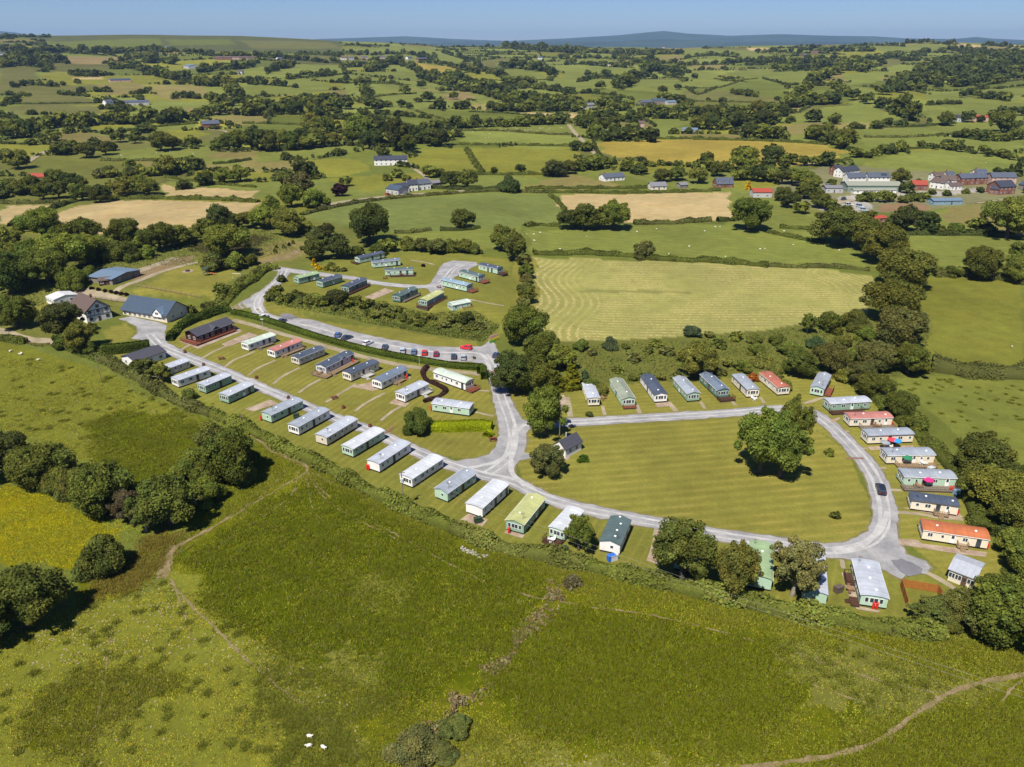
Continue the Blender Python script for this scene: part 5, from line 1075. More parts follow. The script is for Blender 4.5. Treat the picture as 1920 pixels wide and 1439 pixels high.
# bank of mixed shrubs between the terrace and the car park, undergrowth elsewhere
def scatter_poly(pts, n, rng):
    w = px_poly(pts); lo, hi = w.min(0), w.max(0); out = []
    while len(out) < n:
        q = rng.uniform(lo, hi, (n * 2, 2)); out += list(q[inpoly(q[:, 0], q[:, 1], w)])
    return np.array(out[:n])
_rg = random.Random(21); BK = np.array([(505, 560), (560, 560), (640, 575), (720, 592), (800, 605), (880, 618), (910, 628)], float)
for k in range(56):
    s = (k + .5) / 56; x = 505 + s * 400; yy = np.interp(x, BK[:, 0], BK[:, 1])
    T('on the shrubby bank above the car park', 'shrub', x + _rg.uniform(-5, 5), yy + _rg.uniform(-12, 14), _rg.choice([14, 18, 22, 26, 20]), 'bush', _rg.choice(['ash', 'oak', 'bush', 'olive', 'oak']), _rg.uniform(.7, 1.1), 'shrub')
T('on the shrubby bank above the car park', 'largest dark round shrub', 630, 580, 46, 'bush', 'dark', .95, 'shrub'); T('on the shrubby bank above the car park', 'big clipped dark shrub below the mint caravan', 874, 609, 34, 'bush', 'dark', 1.0, 'shrub'); T('on the shrubby bank above the car park', 'purple shrub', 833, 616, 12, 'bush', 'copper', .9, 'shrub')
for x in (172, 184, 197, 208, 218, 228, 237): T('in a line behind the timbered farmhouse', 'purple round shrub', x, 541 + (x - 172) * .18 + 3, 9, 'bush', 'copper', 1.0, 'shrub')
for a in [(598, 506, 14, 'gold'), (612, 508, 16, 'ylw'), (628, 510, 20, 'bush'), (645, 510, 16, 'olive'), (620, 500, 16, 'ash')]: T('in the flower bed at the terrace entrance', 'shrub', a[0], a[1], a[2], 'bush', a[3], .8, 'shrub')
for a in [(518, 466, 8, 'oak'), (542, 462, 8, 'copper'), (549, 458, 9, 'ash'), (532, 466, 9, 'olive'), (515, 475, 10, 'olive')]: T('in the rockery by the pond', 'dwarf conifer', a[0], a[1], a[2], 'cone', a[3], .7, 'shrub')
T('in the rough pasture by the bottom edge', 'large thorny brown bush', 778, 1442, 110, 'bush', 'birch', .62, 'bush'); T('in the rough pasture by the bottom edge', 'green bush', 830, 1432, 60, 'bush', 'olive', .6, 'bush'); T('in the rough pasture by the bottom edge', 'rounded thorn bush', 856, 1384, 62, 'bush', 'olive', .75, 'bush'); T('in the rough pasture by the park hedge', 'small withered bush', 1075, 1104, 38, 'bush', 'brown', .8, 'bush')
T('by the shrub tub at the car park corner', 'small round topiary', 889, 674, 7, 'bush', 'oak', 1.2, 'bush')
T('at the road side by the first top caravan', 'small open shrub', 1105, 783, 16, 'birch', 'olive', .6, 'bush'); T('between the terrace caravans', 'little purple shrub', 794, 501, 9, 'bush', 'copper', 1.0, 'bush')
for k in range(74):
    t = (k + .5) / 74; _pb = np.array(PB, float); _L = np.concatenate([[0], np.cumsum(np.hypot(*np.diff(_pb, axis=0).T))]); x, y = np.interp(t * _L[-1], _L, _pb[:, 0]), np.interp(t * _L[-1], _L, _pb[:, 1])
    T('in the lower boundary hedge', 'shrub', x + _rg.uniform(-3, 3), y + _rg.uniform(0, 9), _rg.choice([20, 26, 30, 34, 24]) * (.6 + .5 * t), 'bush', _rg.choice(['ash', 'ash', 'bush', 'oak', 'olive']), _rg.uniform(.75, 1.05), 'shrub')
def far_lines():
    """edges of the patchwork of far fields (Voronoi edges of the field seeds), outside the traced fields"""
    sx, sy = SEEDS; r = delaunay_2d_cdt([Vector((float(a), float(b))) for a, b in zip(sx, sy)], [], [], 0, 1e-3)
    P_ = np.array([[v.x, v.y] for v in r[0]]); ed = {}
    for f in r[2]:
        a, b, c = P_[f[0]], P_[f[1]], P_[f[2]]; D = 2 * (a[0] * (b[1] - c[1]) + b[0] * (c[1] - a[1]) + c[0] * (a[1] - b[1]))
        if abs(D) < 1e-6: continue
        q = [v @ v for v in (a, b, c)]; cc = np.array([(q[0] * (b[1] - c[1]) + q[1] * (c[1] - a[1]) + q[2] * (a[1] - b[1])) / D, (q[0] * (c[0] - b[0]) + q[1] * (a[0] - c[0]) + q[2] * (b[0] - a[0])) / D])
        for k in range(3): ed.setdefault(tuple(sorted((f[k], f[(k + 1) % 3]))), []).append(cc)
    rg = random.Random(6); out = []
    for k, v in ed.items():
        if len(v) < 2 or rg.random() < .2: continue
        A, B = v; d = np.hypot(*(B - A)); m = max(int(d / 25), 1)
        if d > 900: continue
        for i in range(m):
            seg = []
            for t in (i / m, (i + 1) / m):
                w = A + (B - A) * t; x, y = w
                for _ in range(3): x, y = w[0] - 18 * math.sin(y / 90), w[1] - 18 * math.sin(x / 80)
                seg.append(np.array([x, y]))
            c = (seg[0] + seg[1]) / 2; rr = np.hypot(*c); a = math.atan2(c[0], c[1])
            if 600 < rr < 3550 and abs(a) < .64 and not any(inpoly(c[:1], c[1:], w)[0] for _, w in FW): out.append(tuple(seg))
    return out
FARL = far_lines()
_voro = list(FARL)
for pts in LINES:
    Q = line_px(pts, 14); FARL += [(a, b) for a, b in zip(Q[:-1], Q[1:])]; FARL += [(a + .6, b - .6) for a, b in zip(Q[:-1], Q[1:])]
EXTRA = []
for A, B in _voro:
    rg = random.Random(int(A[0] * 7 + A[1]))
    while rg.random() < .60:
        p = A + (B - A) * rg.random(); EXTRA.append(((p[0] + rg.gauss(0, 2), p[1] + rg.gauss(0, 2), float(H(p[0], p[1])) - .4), rg.uniform(2.4, 6.2), rg.uniform(.7, 1.0), rg.choice(['oak', 'bush', 'oak']), FOL[rg.choice(['dark', 'oak', 'dark'])], 10, rg.randrange(999)))
for a in [(1724, 346, 16), (1748, 366, 16), (1775, 368, 18), (1812, 364, 16), (1838, 362, 18), (1795, 343, 14), (1812, 338, 14), (1870, 335, 16), (1712, 372, 20), (1606, 352, 12), (1560, 350, 22), (1530, 345, 24)]: T('among the village houses', 'garden tree', a[0], a[1], a[2], 'bush', ['oak', 'ash', 'dark'][a[0] % 3])
flush_trees()

def far_hedges(L):
    """hedges along the remaining field edges of the far hills"""
    rng = np.random.default_rng(3); C, S = [], []
    for A, B in L:
        d = np.hypot(*(B - A)); n = int(d / 2.2)
        if n < 2: continue
        t = rng.uniform(0, 1, n)[:, None]; p = A + (B - A) * t + rng.normal(0, .7, (n, 2)); h = rng.uniform(.3, 3.0, n)
        C.append(np.stack([p[:, 0], p[:, 1], H(p[:, 0], p[:, 1]) + h], 1))
    C = np.concatenate(C); C = np.concatenate([C, C + rng.normal(0, .5, C.shape)]); T_ = rng.uniform(.7, 1.3, len(C))[:, None] * np.array(FOL['dark'])
    co, ti = leaf_quads(C, rng.normal(size=(len(C), 3)) + np.array([0, -.6, .5]), 1.75, T_, rng)
    o = put('far_hedges', raw_mesh('far_hedges', co, np.arange(len(co)), 4, LEAF, ti)); o.color = (1, 1, 1, 1)
    tag(o, 'thin hedges dividing the fields of the distant hills', 'hedges', kind='stuff')
far_hedges(FARL)

def ground_leaves(name, areas, size, col, label, cat, seed, hgt=.5, up=.6):
    rng = np.random.default_rng(seed); C, T_, S = [], [], []
    for pts, n, hh in areas:
        q = scatter_poly(pts, n, rng)
        if name == 'bracken': q = q + np.stack([fnoise(q[:, 0], q[:, 1], 9, 3, 3, .9), fnoise(q[:, 0], q[:, 1], 9, 3, 4, .9)], 1) + rng.normal(0, .35, q.shape); q = q[fnoise(q[:, 0], q[:, 1], 5, 2, 8, 1.0) > -.5]; n = len(q)
        z = H(q[:, 0], q[:, 1])
        lump = .5 + .5 * np.sin(q[:, 0] / 1.9 + seed) * np.sin(q[:, 1] / 2.3)
        C.append(np.stack([q[:, 0], q[:, 1], z + rng.uniform(.05, 1, n) * hh * (.25 + lump)], 1)); T_.append(rng.uniform(.6, 1.4, n)[:, None] * (1 + rng.normal(0, .12, (n, 3))) * np.array(col))
    C = np.concatenate(C); T_ = np.concatenate(T_)
    co, ti = leaf_quads(C, rng.normal(size=(len(C), 3)) + np.array([0, 0, up]), size, T_, rng)
    o = put(name, raw_mesh(name, co, np.arange(len(co)), 4, LEAF, ti)); o.color = (1, 1, 1, 1)
    return tag(o, label, cat, kind='stuff')
ground_leaves('undergrowth', [([(500, 560), (560, 550), (700, 568), (800, 588), (890, 585), (935, 612), (905, 642), (800, 626), (640, 594), (520, 573)], 11000, .8), ([(1060, 650), (1290, 640), (1440, 622), (1600, 610), (1740, 620), (1740, 700), (1600, 715), (1440, 690), (1200, 715), (1060, 735)], 9000, .7), ([(0, 440), (200, 470), (430, 450), (500, 430), (560, 470), (420, 500), (250, 500), (150, 545), (0, 600)], 14000, 1.2), ([(85, 645), (190, 650), (260, 700), (340, 745), (300, 735), (190, 685)], 2500, .7)], .22, (.125, .150, .036), 'rough undergrowth of bramble and bracken between the shrubs', 'undergrowth', 4)
ground_leaves('bracken', [([(1058, 1095), (1038, 1098), (985, 1170), (915, 1250), (862, 1322), (880, 1330), (940, 1255), (1010, 1180), (1050, 1125)], 1500, .3), ([(1055, 1100), (1035, 1100), (1025, 1130), (1045, 1135)], 420, .35), ([(1030, 1135), (1000, 1165), (990, 1190), (1010, 1185), (1040, 1150)], 500, .4), ([(975, 1180), (940, 1225), (920, 1250), (950, 1250), (985, 1205)], 600, .4), ([(880, 1318), (860, 1318), (800, 1375), (740, 1439), (800, 1439), (850, 1390)], 2600, .7), ([(900, 1255), (915, 1265), (925, 1255)], 100, .3), ([(860, 1300), (895, 1300), (880, 1325)], 160, .4)], .2, (.22, .18, .085), 'dead brown bracken along the ditch through the rough pasture', 'bracken', 6)

TRACKP = np.concatenate([line_px(p, .7) for p, w in TR if (max(w) if isinstance(w, list) else w) > .85])
def rushes():
    """blades of rush and long grass in the rough pasture: too many to count"""
    rng = np.random.default_rng(8); C = []; W = []; Z = []; TT = []
    areas = [([(330, 1050), (480, 960), (600, 900), (800, 1000), (1000, 1070), (1040, 1110), (900, 1260), (760, 1330), (720, 1300), (640, 1240), (520, 1220), (420, 1150)], 17000, .75, (.060, .078, .006)), ([(1050, 1140), (1350, 1190), (1480, 1230), (1500, 1340), (1400, 1410), (1150, 1395), (960, 1350), (920, 1280), (1000, 1180)], 16000, .75, (.064, .080, .006)),
             ([(155, 795), (250, 770), (345, 790), (425, 815), (340, 880), (260, 915), (205, 890)], 6000, .6, (.062, .078, .008)), ([(500, 850), (700, 930), (850, 1000), (1000, 1045), (1200, 1092), (1500, 1160), (1720, 1195), (1960, 1230), (1960, 1300), (1700, 1240), (1430, 1170), (1050, 1110), (800, 1000), (580, 890)], 12000, .55, (.085, .098, .012)),
             ([(1780, 1340), (1920, 1310), (1980, 1330), (1980, 1460), (1700, 1460), (1400, 1420), (1560, 1400), (1700, 1360)], 5000, .7, (.07, .085, .008)), ([(0, 1190), (160, 1140), (310, 1090), (430, 1165), (560, 1235), (680, 1440), (0, 1440)], 1500, .35, (.075, .09, .02)), ([(60, 1310), (160, 1270), (330, 1260), (340, 1300), (200, 1330), (160, 1420), (60, 1400)], 2500, .5, (.07, .08, .012)), ([(450, 1230), (560, 1260), (760, 1300), (800, 1400), (700, 1439), (560, 1439), (480, 1330)], 1800, .55, (.06, .075, .012)), ([(160, 1080), (290, 1010), (340, 990), (310, 1070), (160, 1135)], 2600, .7, (.085, .078, .018)), ([(1430, 1175), (1560, 1205), (1900, 1290), (1660, 1345), (1480, 1260)], 1500, .4, (.07, .085, .02)), ([(0, 660), (200, 700), (440, 815), (400, 860), (200, 880), (0, 800)], 2600, .4, (.065, .08, .015))]
    areas += [([(560, 1225), (760, 1330), (1000, 1345), (1500, 1345), (1700, 1345), (1960, 1310), (1990, 1470), (560, 1470)], 9000, .45, (.078, .092, .012)), ([(470, 830), (560, 870), (480, 950), (330, 1030), (400, 930)], 3000, .4, (.085, .10, .014))]
    areas += [([(-20, 1190), (300, 1090), (330, 1050), (560, 880), (1000, 1050), (1500, 1155), (1980, 1230), (1990, 1480), (-20, 1480)], 26000, .24, (.155, .165, .022)), ([(0, 650), (190, 695), (440, 812), (420, 850), (200, 890), (0, 830)], 6000, .2, (.15, .16, .025)), ([(0, 905), (200, 985), (225, 1010), (170, 1060), (0, 1050)], 5000, .3, (.17, .17, .010)), ([(0, 905), (260, 985), (280, 1010), (170, 1065), (0, 1055)], 2500, .35, (.10, .13, .015))]
    V = []; Fq = []; Ti = []; off = 0
    tufts = []   # separate dark rush clumps on the grazed slopes
    for pts, nc, rr in (([(0, 1190), (160, 1140), (310, 1090), (430, 1165), (560, 1235), (690, 1440), (0, 1440)], 90, .5), ([(520, 1330), (620, 1340), (680, 1439), (520, 1439)], 34, 1.3), ([(0, 660), (200, 700), (440, 815), (200, 860), (0, 800)], 80, .5), ([(1440, 1180), (1560, 1210), (1900, 1295), (1660, 1340), (1480, 1260)], 50, .5), ([(1660, 715), (1740, 705), (1920, 720), (1920, 900), (1800, 800)], 60, .35)):
        for c in scatter_poly(pts, nc, rng): tufts.append(c + rng.normal(0, rr * .5, (int(40 * rr * rng.uniform(.5, 1.6)), 2)) * np.array([1.0, 1.0]))
    areas.append((np.concatenate(tufts), 0, .6, (.066, .080, .013)))
    for pts, n, hh, col in areas:
        if n == 0: q = pts; n = len(q); keep = np.ones(n, bool)
        else:
          q = scatter_poly(pts, int(n * 1.15), rng); n = len(q); q = q + np.stack([fnoise(q[:, 0], q[:, 1], 16, 3, 5, 1.6), fnoise(q[:, 0], q[:, 1], 16, 3, 6, 1.8)], 1) + rng.normal(0, 1.0, (n, 2))
          keep = (np.sin(q[:, 0] / 3.7 + 1) * np.sin(q[:, 1] / 4.9) + .6 * np.sin(q[:, 0] / 9 - q[:, 1] / 7) + rng.normal(0, .5, n)) > -1.1
        q = q[keep]
        for s in range(0, len(TRACKP), 400):
            if len(q): q = q[((q[:, None, :] - TRACKP[None, s:s + 400]) ** 2).sum(2).min(1) > .62 ** 2]
        for b in range(6):
            m = len(q); p = q + rng.normal(0, .3, (m, 2)); a = rng.uniform(0, 6.28, m); lean = rng.uniform(.3, 1.1, m) * hh; w = rng.uniform(.04, .09, m)
            z = H(p[:, 0], p[:, 1]); h_ = hh * rng.uniform(.35, .85, m)
            dx, dy = np.cos(a), np.sin(a); ex, ey = -dy, dx
            t = np.stack([np.stack([p[:, 0] + ex * w, p[:, 1] + ey * w, z], 1), np.stack([p[:, 0] - ex * w, p[:, 1] - ey * w, z], 1), np.stack([p[:, 0] + dx * lean, p[:, 1] + dy * lean, z + h_], 1)], 1).reshape(-1, 3)
            V.append(t); k = rng.uniform(1.1, 2.6, m)[:, None] * (1 + rng.normal(0, .08, (m, 3))) * np.array([1.12, 1.02, .8]) * np.array(col)
            dead = rng.random(m) < .06; k[dead] = np.array((.22, .19, .07)) * rng.uniform(.7, 1.2, dead.sum())[:, None]
            Ti.append(np.repeat(k, 3, axis=0))
    V = np.concatenate(V); Ti = np.concatenate(Ti)
    o = put('rushes', raw_mesh('rushes', V, np.arange(len(V)), 3, LEAF, Ti)); o.color = (1, 1, 1, 1)
    tag(o, 'clumps of dark green rushes and long grass in the rough pasture', 'rushes', kind='stuff')
rushes()
# ================================================================== CARAVANS
GLASS = mat('window_glass', (.03, .04, .05, 1), .12, .6, .1, 1)
FRAME_W = mat('white_frame', (.72, .72, .70, 1), .5, .3, .05, 2)
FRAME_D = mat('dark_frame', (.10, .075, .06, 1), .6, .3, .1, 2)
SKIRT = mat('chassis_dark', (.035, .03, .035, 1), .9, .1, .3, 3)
WALLS = {k: mat('cladding_' + k, obs(*c, k=1.2), .55, .35, .06, .8, stripe=(2, 5.0), stripe_amt=.10) for k, c in dict(white=(238, 236, 232), cream=(232, 222, 200), beige=(214, 202, 184), palegreen=(178, 206, 182), green=(140, 172, 148), darkgreen=(96, 132, 120), sage=(160, 180, 160), grey=(200, 202, 206)).items()}
ROOFS = {k: mat('roof_' + k, obs(*c, k=1.75), .5, .35, .17, .45, stripe=(0, .85), stripe_amt=.14, bump=.1) for k, c in dict(white=(226, 230, 236), silver=(204, 210, 222), grey=(176, 184, 196), slate=(90, 100, 118), steel=(126, 140, 160), green=(100, 120, 120), palegreen=(170, 196, 150), lime=(206, 210, 142), pink=(208, 140, 130), orange=(208, 124, 80), mint=(220, 234, 218), sage=(164, 172, 150), rust=(198, 122, 98), sky=(160, 186, 202)).items()}
WOODC = {k: mat('timber_' + k, obs(*c), .8, .2, .2, 3, stripe=(1, 7), stripe_amt=.25) for k, c in dict(brown=(96, 66, 52), red=(156, 92, 70), tan=(176, 150, 118), grey=(150, 138, 122), white=(232, 230, 224), green=(70, 90, 70), orange=(196, 128, 62)).items()}

_wc = {}
def win_mesh(w, h, dark=False, bars=1):
    key = (round(w, 2), round(h, 2), dark, bars)
    if key not in _wc:
        m = MB(); t = .07
        m.box(-w / 2, w / 2, -.05, -.001, h / 2 - t, h / 2, 0); m.box(-w / 2, w / 2, -.05, -.001, -h / 2, -h / 2 + t, 0)
        for k in range(bars + 2):
            x = -w / 2 + (w - t) * k / (bars + 1)
            m.box(x, x + t, -.046, -.001, -h / 2 + t, h / 2 - t, 0)
        m.face([(-w / 2 + t, -.02, -h / 2 + t), (w / 2 - t, -.02, -h / 2 + t), (w / 2 - t, -.02, h / 2 - t), (-w / 2 + t, -.02, h / 2 - t)], 1)
        _wc[key] = m.mesh('window', [FRAME_D if dark else FRAME_W, GLASS])
    return _wc[key]
def door_mesh(col):
    key = ('door', col)
    if key not in _wc:
        m = MB(); m.box(-.45, .45, -.05, -.001, 0, 1.95, 0)
        m.face([(-.26, -.056, 1.05), (.26, -.056, 1.05), (.26, -.056, 1.78), (-.26, -.056, 1.78)], 1); m.box(.3, .36, -.1, -.05, .95, 1.02, 2)
        _wc[key] = m.mesh('door', [col, GLASS, FRAME_D])
    return _wc[key]
DOORS = [mat('door_white', (.72, .72, .71, 1), .5), mat('door_brown', (.11, .06, .045, 1), .5), mat('door_dark', (.05, .06, .075, 1), .4)]

def frame_from(P, Q):
    a, b = G1(P), G1(Q)
    u = (b - a)[:2]; L = float(np.hypot(*u)); u = u / L; n = np.array([-u[1], u[0]])
    if n @ a[:2] < 0:
        a, b = b, a; u = -u; n = np.array([-u[1], u[0]])
    return a, b, u, n, L

def roof_profile(shape, W, ov, rise):
    if shape == 'flat': pts = [(-ov, 0), (W * .25, rise * .8), (W * .5, rise), (W * .75, rise * .8), (W + ov, 0)]
    elif shape == 'gable': pts = [(-ov, -rise * ov * 2 / W), (W / 2, rise), (W + ov, -rise * ov * 2 / W)]
    else: pts = [(-ov, 0)] + [(W / 2 - math.cos(t) * (W / 2 + ov * .3), math.sin(t) * rise) for t in np.linspace(.25, math.pi - .25, 9)] + [(W + ov, 0)]
    return pts

VENT = MB().lathe([(.24, 0), (.24, .12), (.16, .18), (.02, .2)], 10).mesh('roof_vent', mat('vent_white', (.75, .75, .74, 1), .4))
CARS_AT = {}
VANF = {}
def caravan(key, P, Q, roof, wall, label, shape='flat', W=3.75, bay=0, door=0, L=None, dark=False, vents=2, cross=False, group='static caravans', rise=None, frontwin=True, gap=.5):
    rg = random.Random(key)
    a, b, u, n, LL = frame_from(P, Q)
    if L: LL = L
    W = W
    z = float(min(H(a[0], a[1]), H(b[0], b[1])))
    rise = rise or {'flat': .28, 'gable': .62, 'arch': .62}[shape]
    e = empty('static_caravan', (a[0], a[1], z), math.atan2(u[1], u[0]))
    tag(e, label, 'caravan', group)
    VANF[key] = (e.location.copy(), e.rotation_euler[2], LL, W)
    z0, z1 = gap, gap + 2.15
    MB().box(.2, LL - .2, .22, W - .22, -.3, z0, 0).build('chassis', SKIRT, e)  # chassis as a near-black block, painting in the shade of the open gap
    prof = roof_profile(shape, W, 0, rise); body = [(0, z0), (W, z0)] + [(y, z1 + zz) for y, zz in reversed(prof)]
    MB().prism(body, 0, LL).build('wall', WALLS[wall], e)
    ov = .16; rp = roof_profile(shape, W, ov, rise)
    top = [(y, z1 + zz + .09) for y, zz in rp]; bot = [(y, z1 + zz + .012) for y, zz in rp]
    ro = MB().prism(bot + top[::-1], -.2, LL + .2).build('roof', ROOFS[roof], e)
    if cross:   # small gablet over the side
        cx = LL * cross; m = MB(); hw = 1.1; zr = z1 + rise + .02
        m.face([(cx - hw, -.2, z1 + .05), (cx, -.2, zr), (cx, W / 2, zr + .1), (cx - hw, W * .1, z1 + .16)][::-1]); m.face([(cx + hw, -.2, z1 + .05), (cx, -.2, zr), (cx, W / 2, zr + .1), (cx + hw, W * .1, z1 + .16)])
        m.face([(cx - hw, -.12, z1), (cx + hw, -.12, z1), (cx, -.12, zr - .04)])
        m.build('gablet', ROOFS[roof], e)
    for k in range(vents):
        v = put('roof_vent', VENT, e); x = LL * (k + .6 + rg.uniform(-.2, .2)) / max(vents, 1); y = W * rg.uniform(.35, .6)
        v.location = (x, y, z1 + np.interp(y, [p[0] for p in rp], [p[1] for p in rp]) + .09)
    for y in (-ov - .05, W + ov + .0): MB().box(-.15, LL + .15, y, y + .05, z1 - .06, z1 + .05).build('gutter', FRAME_W if key % 3 else FRAME_D, e)
    if key % 2:
        al = MB().tube([(LL * .12, W * .2, z1 - .1), (LL * .12, W * .2, z1 + 1.9)], .03, 5)
        for k in range(5): al.box(LL * .12 - .35, LL * .12 + .35, W * .2 - .3 + k * .16, W * .2 - .28 + k * .16, z1 + 1.75, z1 + 1.78)
        al.box(LL * .12 - .02, LL * .12 + .02, W * .2 - .35, W * .2 + .4, z1 + 1.71, z1 + 1.745); al.build('aerial', FRAME_D, e)
    zc = z0 + 1.25
    def add(me, x, y, zz, rot):
        o = put('door' if me.name.startswith('door') else 'window', me, e); o.location = (x, y, zz); o.rotation_euler = (0, 0, rot); return o
    def side(y, rot, withdoor, off):
        x = .9 + off
        slots = []
        while x < LL - .9:
            w = rg.choice([.7, 1.0, 1.2, .6]); slots.append((x + w / 2, w)); x += w + rg.uniform(.9, 1.9)
        dslots = set()
        if withdoor and len(slots) > 2:
            dslots.add(len(slots) // 2)
            if LL > 9 and rg.random() < .4: dslots.add(len(slots) - 1)
        for k, (xx, w) in enumerate(slots):
            if k in dslots: add(door_mesh(DOORS[(key * 7 + k) % 3]), xx, y, z0 + .02, rot)
            else: add(win_mesh(w, .95 if w > .8 else .8, dark, 1 if w > .8 else 0), xx, y, zc, rot)
    side(0, 0, door in (0, 2), .0); side(W, math.pi, door in (1, 2), .5)
    for end, x, rot in ((0, 0, -math.pi / 2), (1, LL, math.pi / 2)):
        if bay == end or bay == 2:
            add(win_mesh(1.5, 1.15, dark, 1), x, W / 2, zc, rot)
            add(win_mesh(.7, 1.15, dark, 0), x, W / 2 - 1.25, zc, rot); add(win_mesh(.7, 1.15, dark, 0), x, W / 2 + 1.25, zc, rot)
        elif rg.random() < .6: add(win_mesh(.7, .8, dark, 0), x, W * .4, zc, rot)
    return e

V = caravan
V(1, (300, 713), (357.5, 690), 'silver', 'beige', 'cream caravan with pale grey roof half hidden by the willowy trees', W=3.6)
V(2, (336, 729), (396, 707), 'silver', 'white', 'white caravan with a white roof, left of the two green caravans')
V(3, (387.5, 740), (436, 719), 'silver', 'green', 'green caravan with silver roof, left of the matching pair by the road', bay=0)
V(4, (430, 759), (478, 736), 'silver', 'green', 'green caravan with silver roof, right of the matching pair, beside the empty concrete pitch')
V(5, (510, 795.5), (569.5, 767), 'grey', 'palegreen', 'pale green caravan with grey roof just right of the empty concrete pitch', bay=1)
V(6, (561.4, 818.4), (619.4, 785.6), 'grey', 'white', 'white caravan with dirt-streaked grey roof, second right of the concrete pitch')
V(7, (614, 838), (671.2, 803), 'silver', 'beige', 'cream caravan with silver roof and plain blank end by the bottom hedge', bay=1)
V(8, (663, 860), (721.8, 824.6), 'white', 'palegreen', 'very pale green caravan with whitish roof beside the speed hump')
V(9, (712.4, 888.4), (770.8, 849), 'silver', 'white', 'white caravan with grey roof and red gas bottles at its lower end', bay=1)
V(10, (773.6, 916.9), (831.6, 877.5), 'white', 'white', 'white caravan behind the transformer pole')
V(11, (839.7, 944.2), (893.3, 906), 'grey', 'palegreen', 'green caravan with a ridged two-tone grey roof', 'gable', bay=1)
V(12, (904.9, 973.3), (954, 927.8), 'white', 'white', 'wide white caravan with bright white roof and a side porch', W=4.3, bay=1)
V(13, (981.9, 1004.4), (1021.7, 954), 'lime', 'green', 'green caravan with pale lime ridged roof and a bay window', 'gable', W=4.2, bay=0)
V(14, (1058, 1017.5), (1093, 978), 'white', 'palegreen', 'pale caravan with white roof half hidden behind the young tree', W=3.6)
V(15, (1161.3, 1042.7), (1181, 995.6), 'green', 'white', 'white caravan with dark green roof in the bottom row', 'gable', W=4.2, bay=1, vents=4)
V(16, (1303, 1078), (1316, 1028), 'white', 'green', 'green caravan with whitish roof between the two bottom trees', W=4.2)
V(17, (1399, 1102), (1403, 1037), 'palegreen', 'palegreen', 'pale green caravan with arched green roof beside the birch', 'arch', W=4.4, bay=0)
V(18, (1502, 1128), (1500, 1055), 'silver', 'palegreen', 'caravan with grey roof mostly hidden behind the birch', W=4.2)
V(19, (1594, 1070), (1610.3, 1137), 'silver', 'palegreen', 'long pale green caravan with silver roof and two red gas bottles', W=4.6, bay=1, vents=3, door=0)
V(21, (1542.5, 746), (1556, 719), 'grey', 'palegreen', 'pale green caravan with grey panelled roof, alone in the top right corner', 'gable', bay=0)
V(22, (1553.6, 773.6), (1630, 769), 'silver', 'green', 'green caravan with silver roof and brown deck, topmost in the right column', bay=0)
V(23, (1591.9, 802), (1670.6, 799.9), 'pink', 'cream', 'cream caravan with pink roof in the right column', bay=0)
V(24, (1625.8, 834.9), (1710, 831.6), 'grey', 'cream', 'cream caravan with grey roof behind the blue and red parasols', bay=0)
V(25, (1660.8, 872), (1749.4, 871), 'grey', 'cream', 'cream caravan with grey roof behind the green parasol', bay=0)
V(26, (1691.4, 912.5), (1788.8, 915.8), 'grey', 'palegreen', 'pale green caravan with grey roof behind the pink parasol', bay=0)
V(27, (1705.6, 957.4), (1793, 969.4), 'slate', 'cream', 'cream caravan with blue slate roof and wooden steps', 'flat', bay=0)
V(28, (1726.9, 1013.8), (1848.8, 1032.5), 'orange', 'cream', 'long cream caravan with orange roof, lowest in the right column', W=4.2, bay=0, rise=.5)
V(31, (1091.5, 734), (1102.8, 763.2), 'silver', 'cream', 'small cream caravan with silver roof, leftmost of the top row', W=3.2, bay=1)
V(32, (1143, 727), (1166, 764.6), 'sage', 'palegreen', 'caravan with sage green ridged roof and glazed end in the top row', 'gable', bay=1)
V(33, (1200.3, 720), (1226.4, 756.5), 'slate', 'white', 'white caravan with blue slate ridged roof in the top row', 'gable', bay=1)
V(34, (1260.8, 724), (1287.8, 755), 'grey', 'green', 'green caravan with grey ridged roof and white bay end in the top row', 'gable', bay=1)
V(35, (1310.9, 717), (1343.4, 748.3), 'steel', 'darkgreen', 'dark green caravan with a deck under the tree in the top row', 'gable', bay=1)
V(36, (1371, 718.5), (1398.9, 747), 'grey', 'cream', 'cream caravan with grey roof left of the orange bush', bay=1)
V(37, (1422.4, 714.5), (1457, 743), 'rust', 'cream', 'cream caravan with rust orange roof right of the orange bush', bay=1)
V(41, (466.7, 660), (518.3, 642.5), 'mint', 'white', 'white caravan with mint white roof and wooden steps, next to the brown lodge', 'arch', rise=.4)
V(42, (516.7, 673.3), (567.5, 654), 'pink', 'white', 'white caravan with red roof in the middle row', 'arch', rise=.4)
V(43, (561.7, 686.7), (610, 667.5), 'slate', 'beige', 'cream caravan with slate roof and no deck in the middle row', 'gable', rise=.45, bay=0)
V(44, (612.5, 703.8), (665, 677.5), 'slate', 'grey', 'grey lodge style caravan with slate gabled roof and wraparound deck', 'gable', W=4.2, cross=.62, bay=0)
V(45, (658.8, 717.5), (711, 695), 'slate', 'cream', 'cream caravan with slate roof and white balustraded steps', 'arch', rise=.5, bay=0)
V(46, (716, 732.5), (765, 707.5), 'steel', 'white', 'white caravan with curved steel blue roof and many windows', 'arch', rise=.6, bay=0)
V(47, (760, 757), (804, 735.5), 'silver', 'white', 'white caravan with flat silver roof and brown doors', bay=0)
V(48, (813.3, 713), (872.9, 734.6), 'mint', 'white', 'white caravan with mint white arched roof beside the purple hedge', 'arch', rise=.6, bay=1)
V(49, (810.6, 772.5), (880, 782.4), 'silver', 'palegreen', 'light green caravan with silver roof above the golden hedge', bay=1)
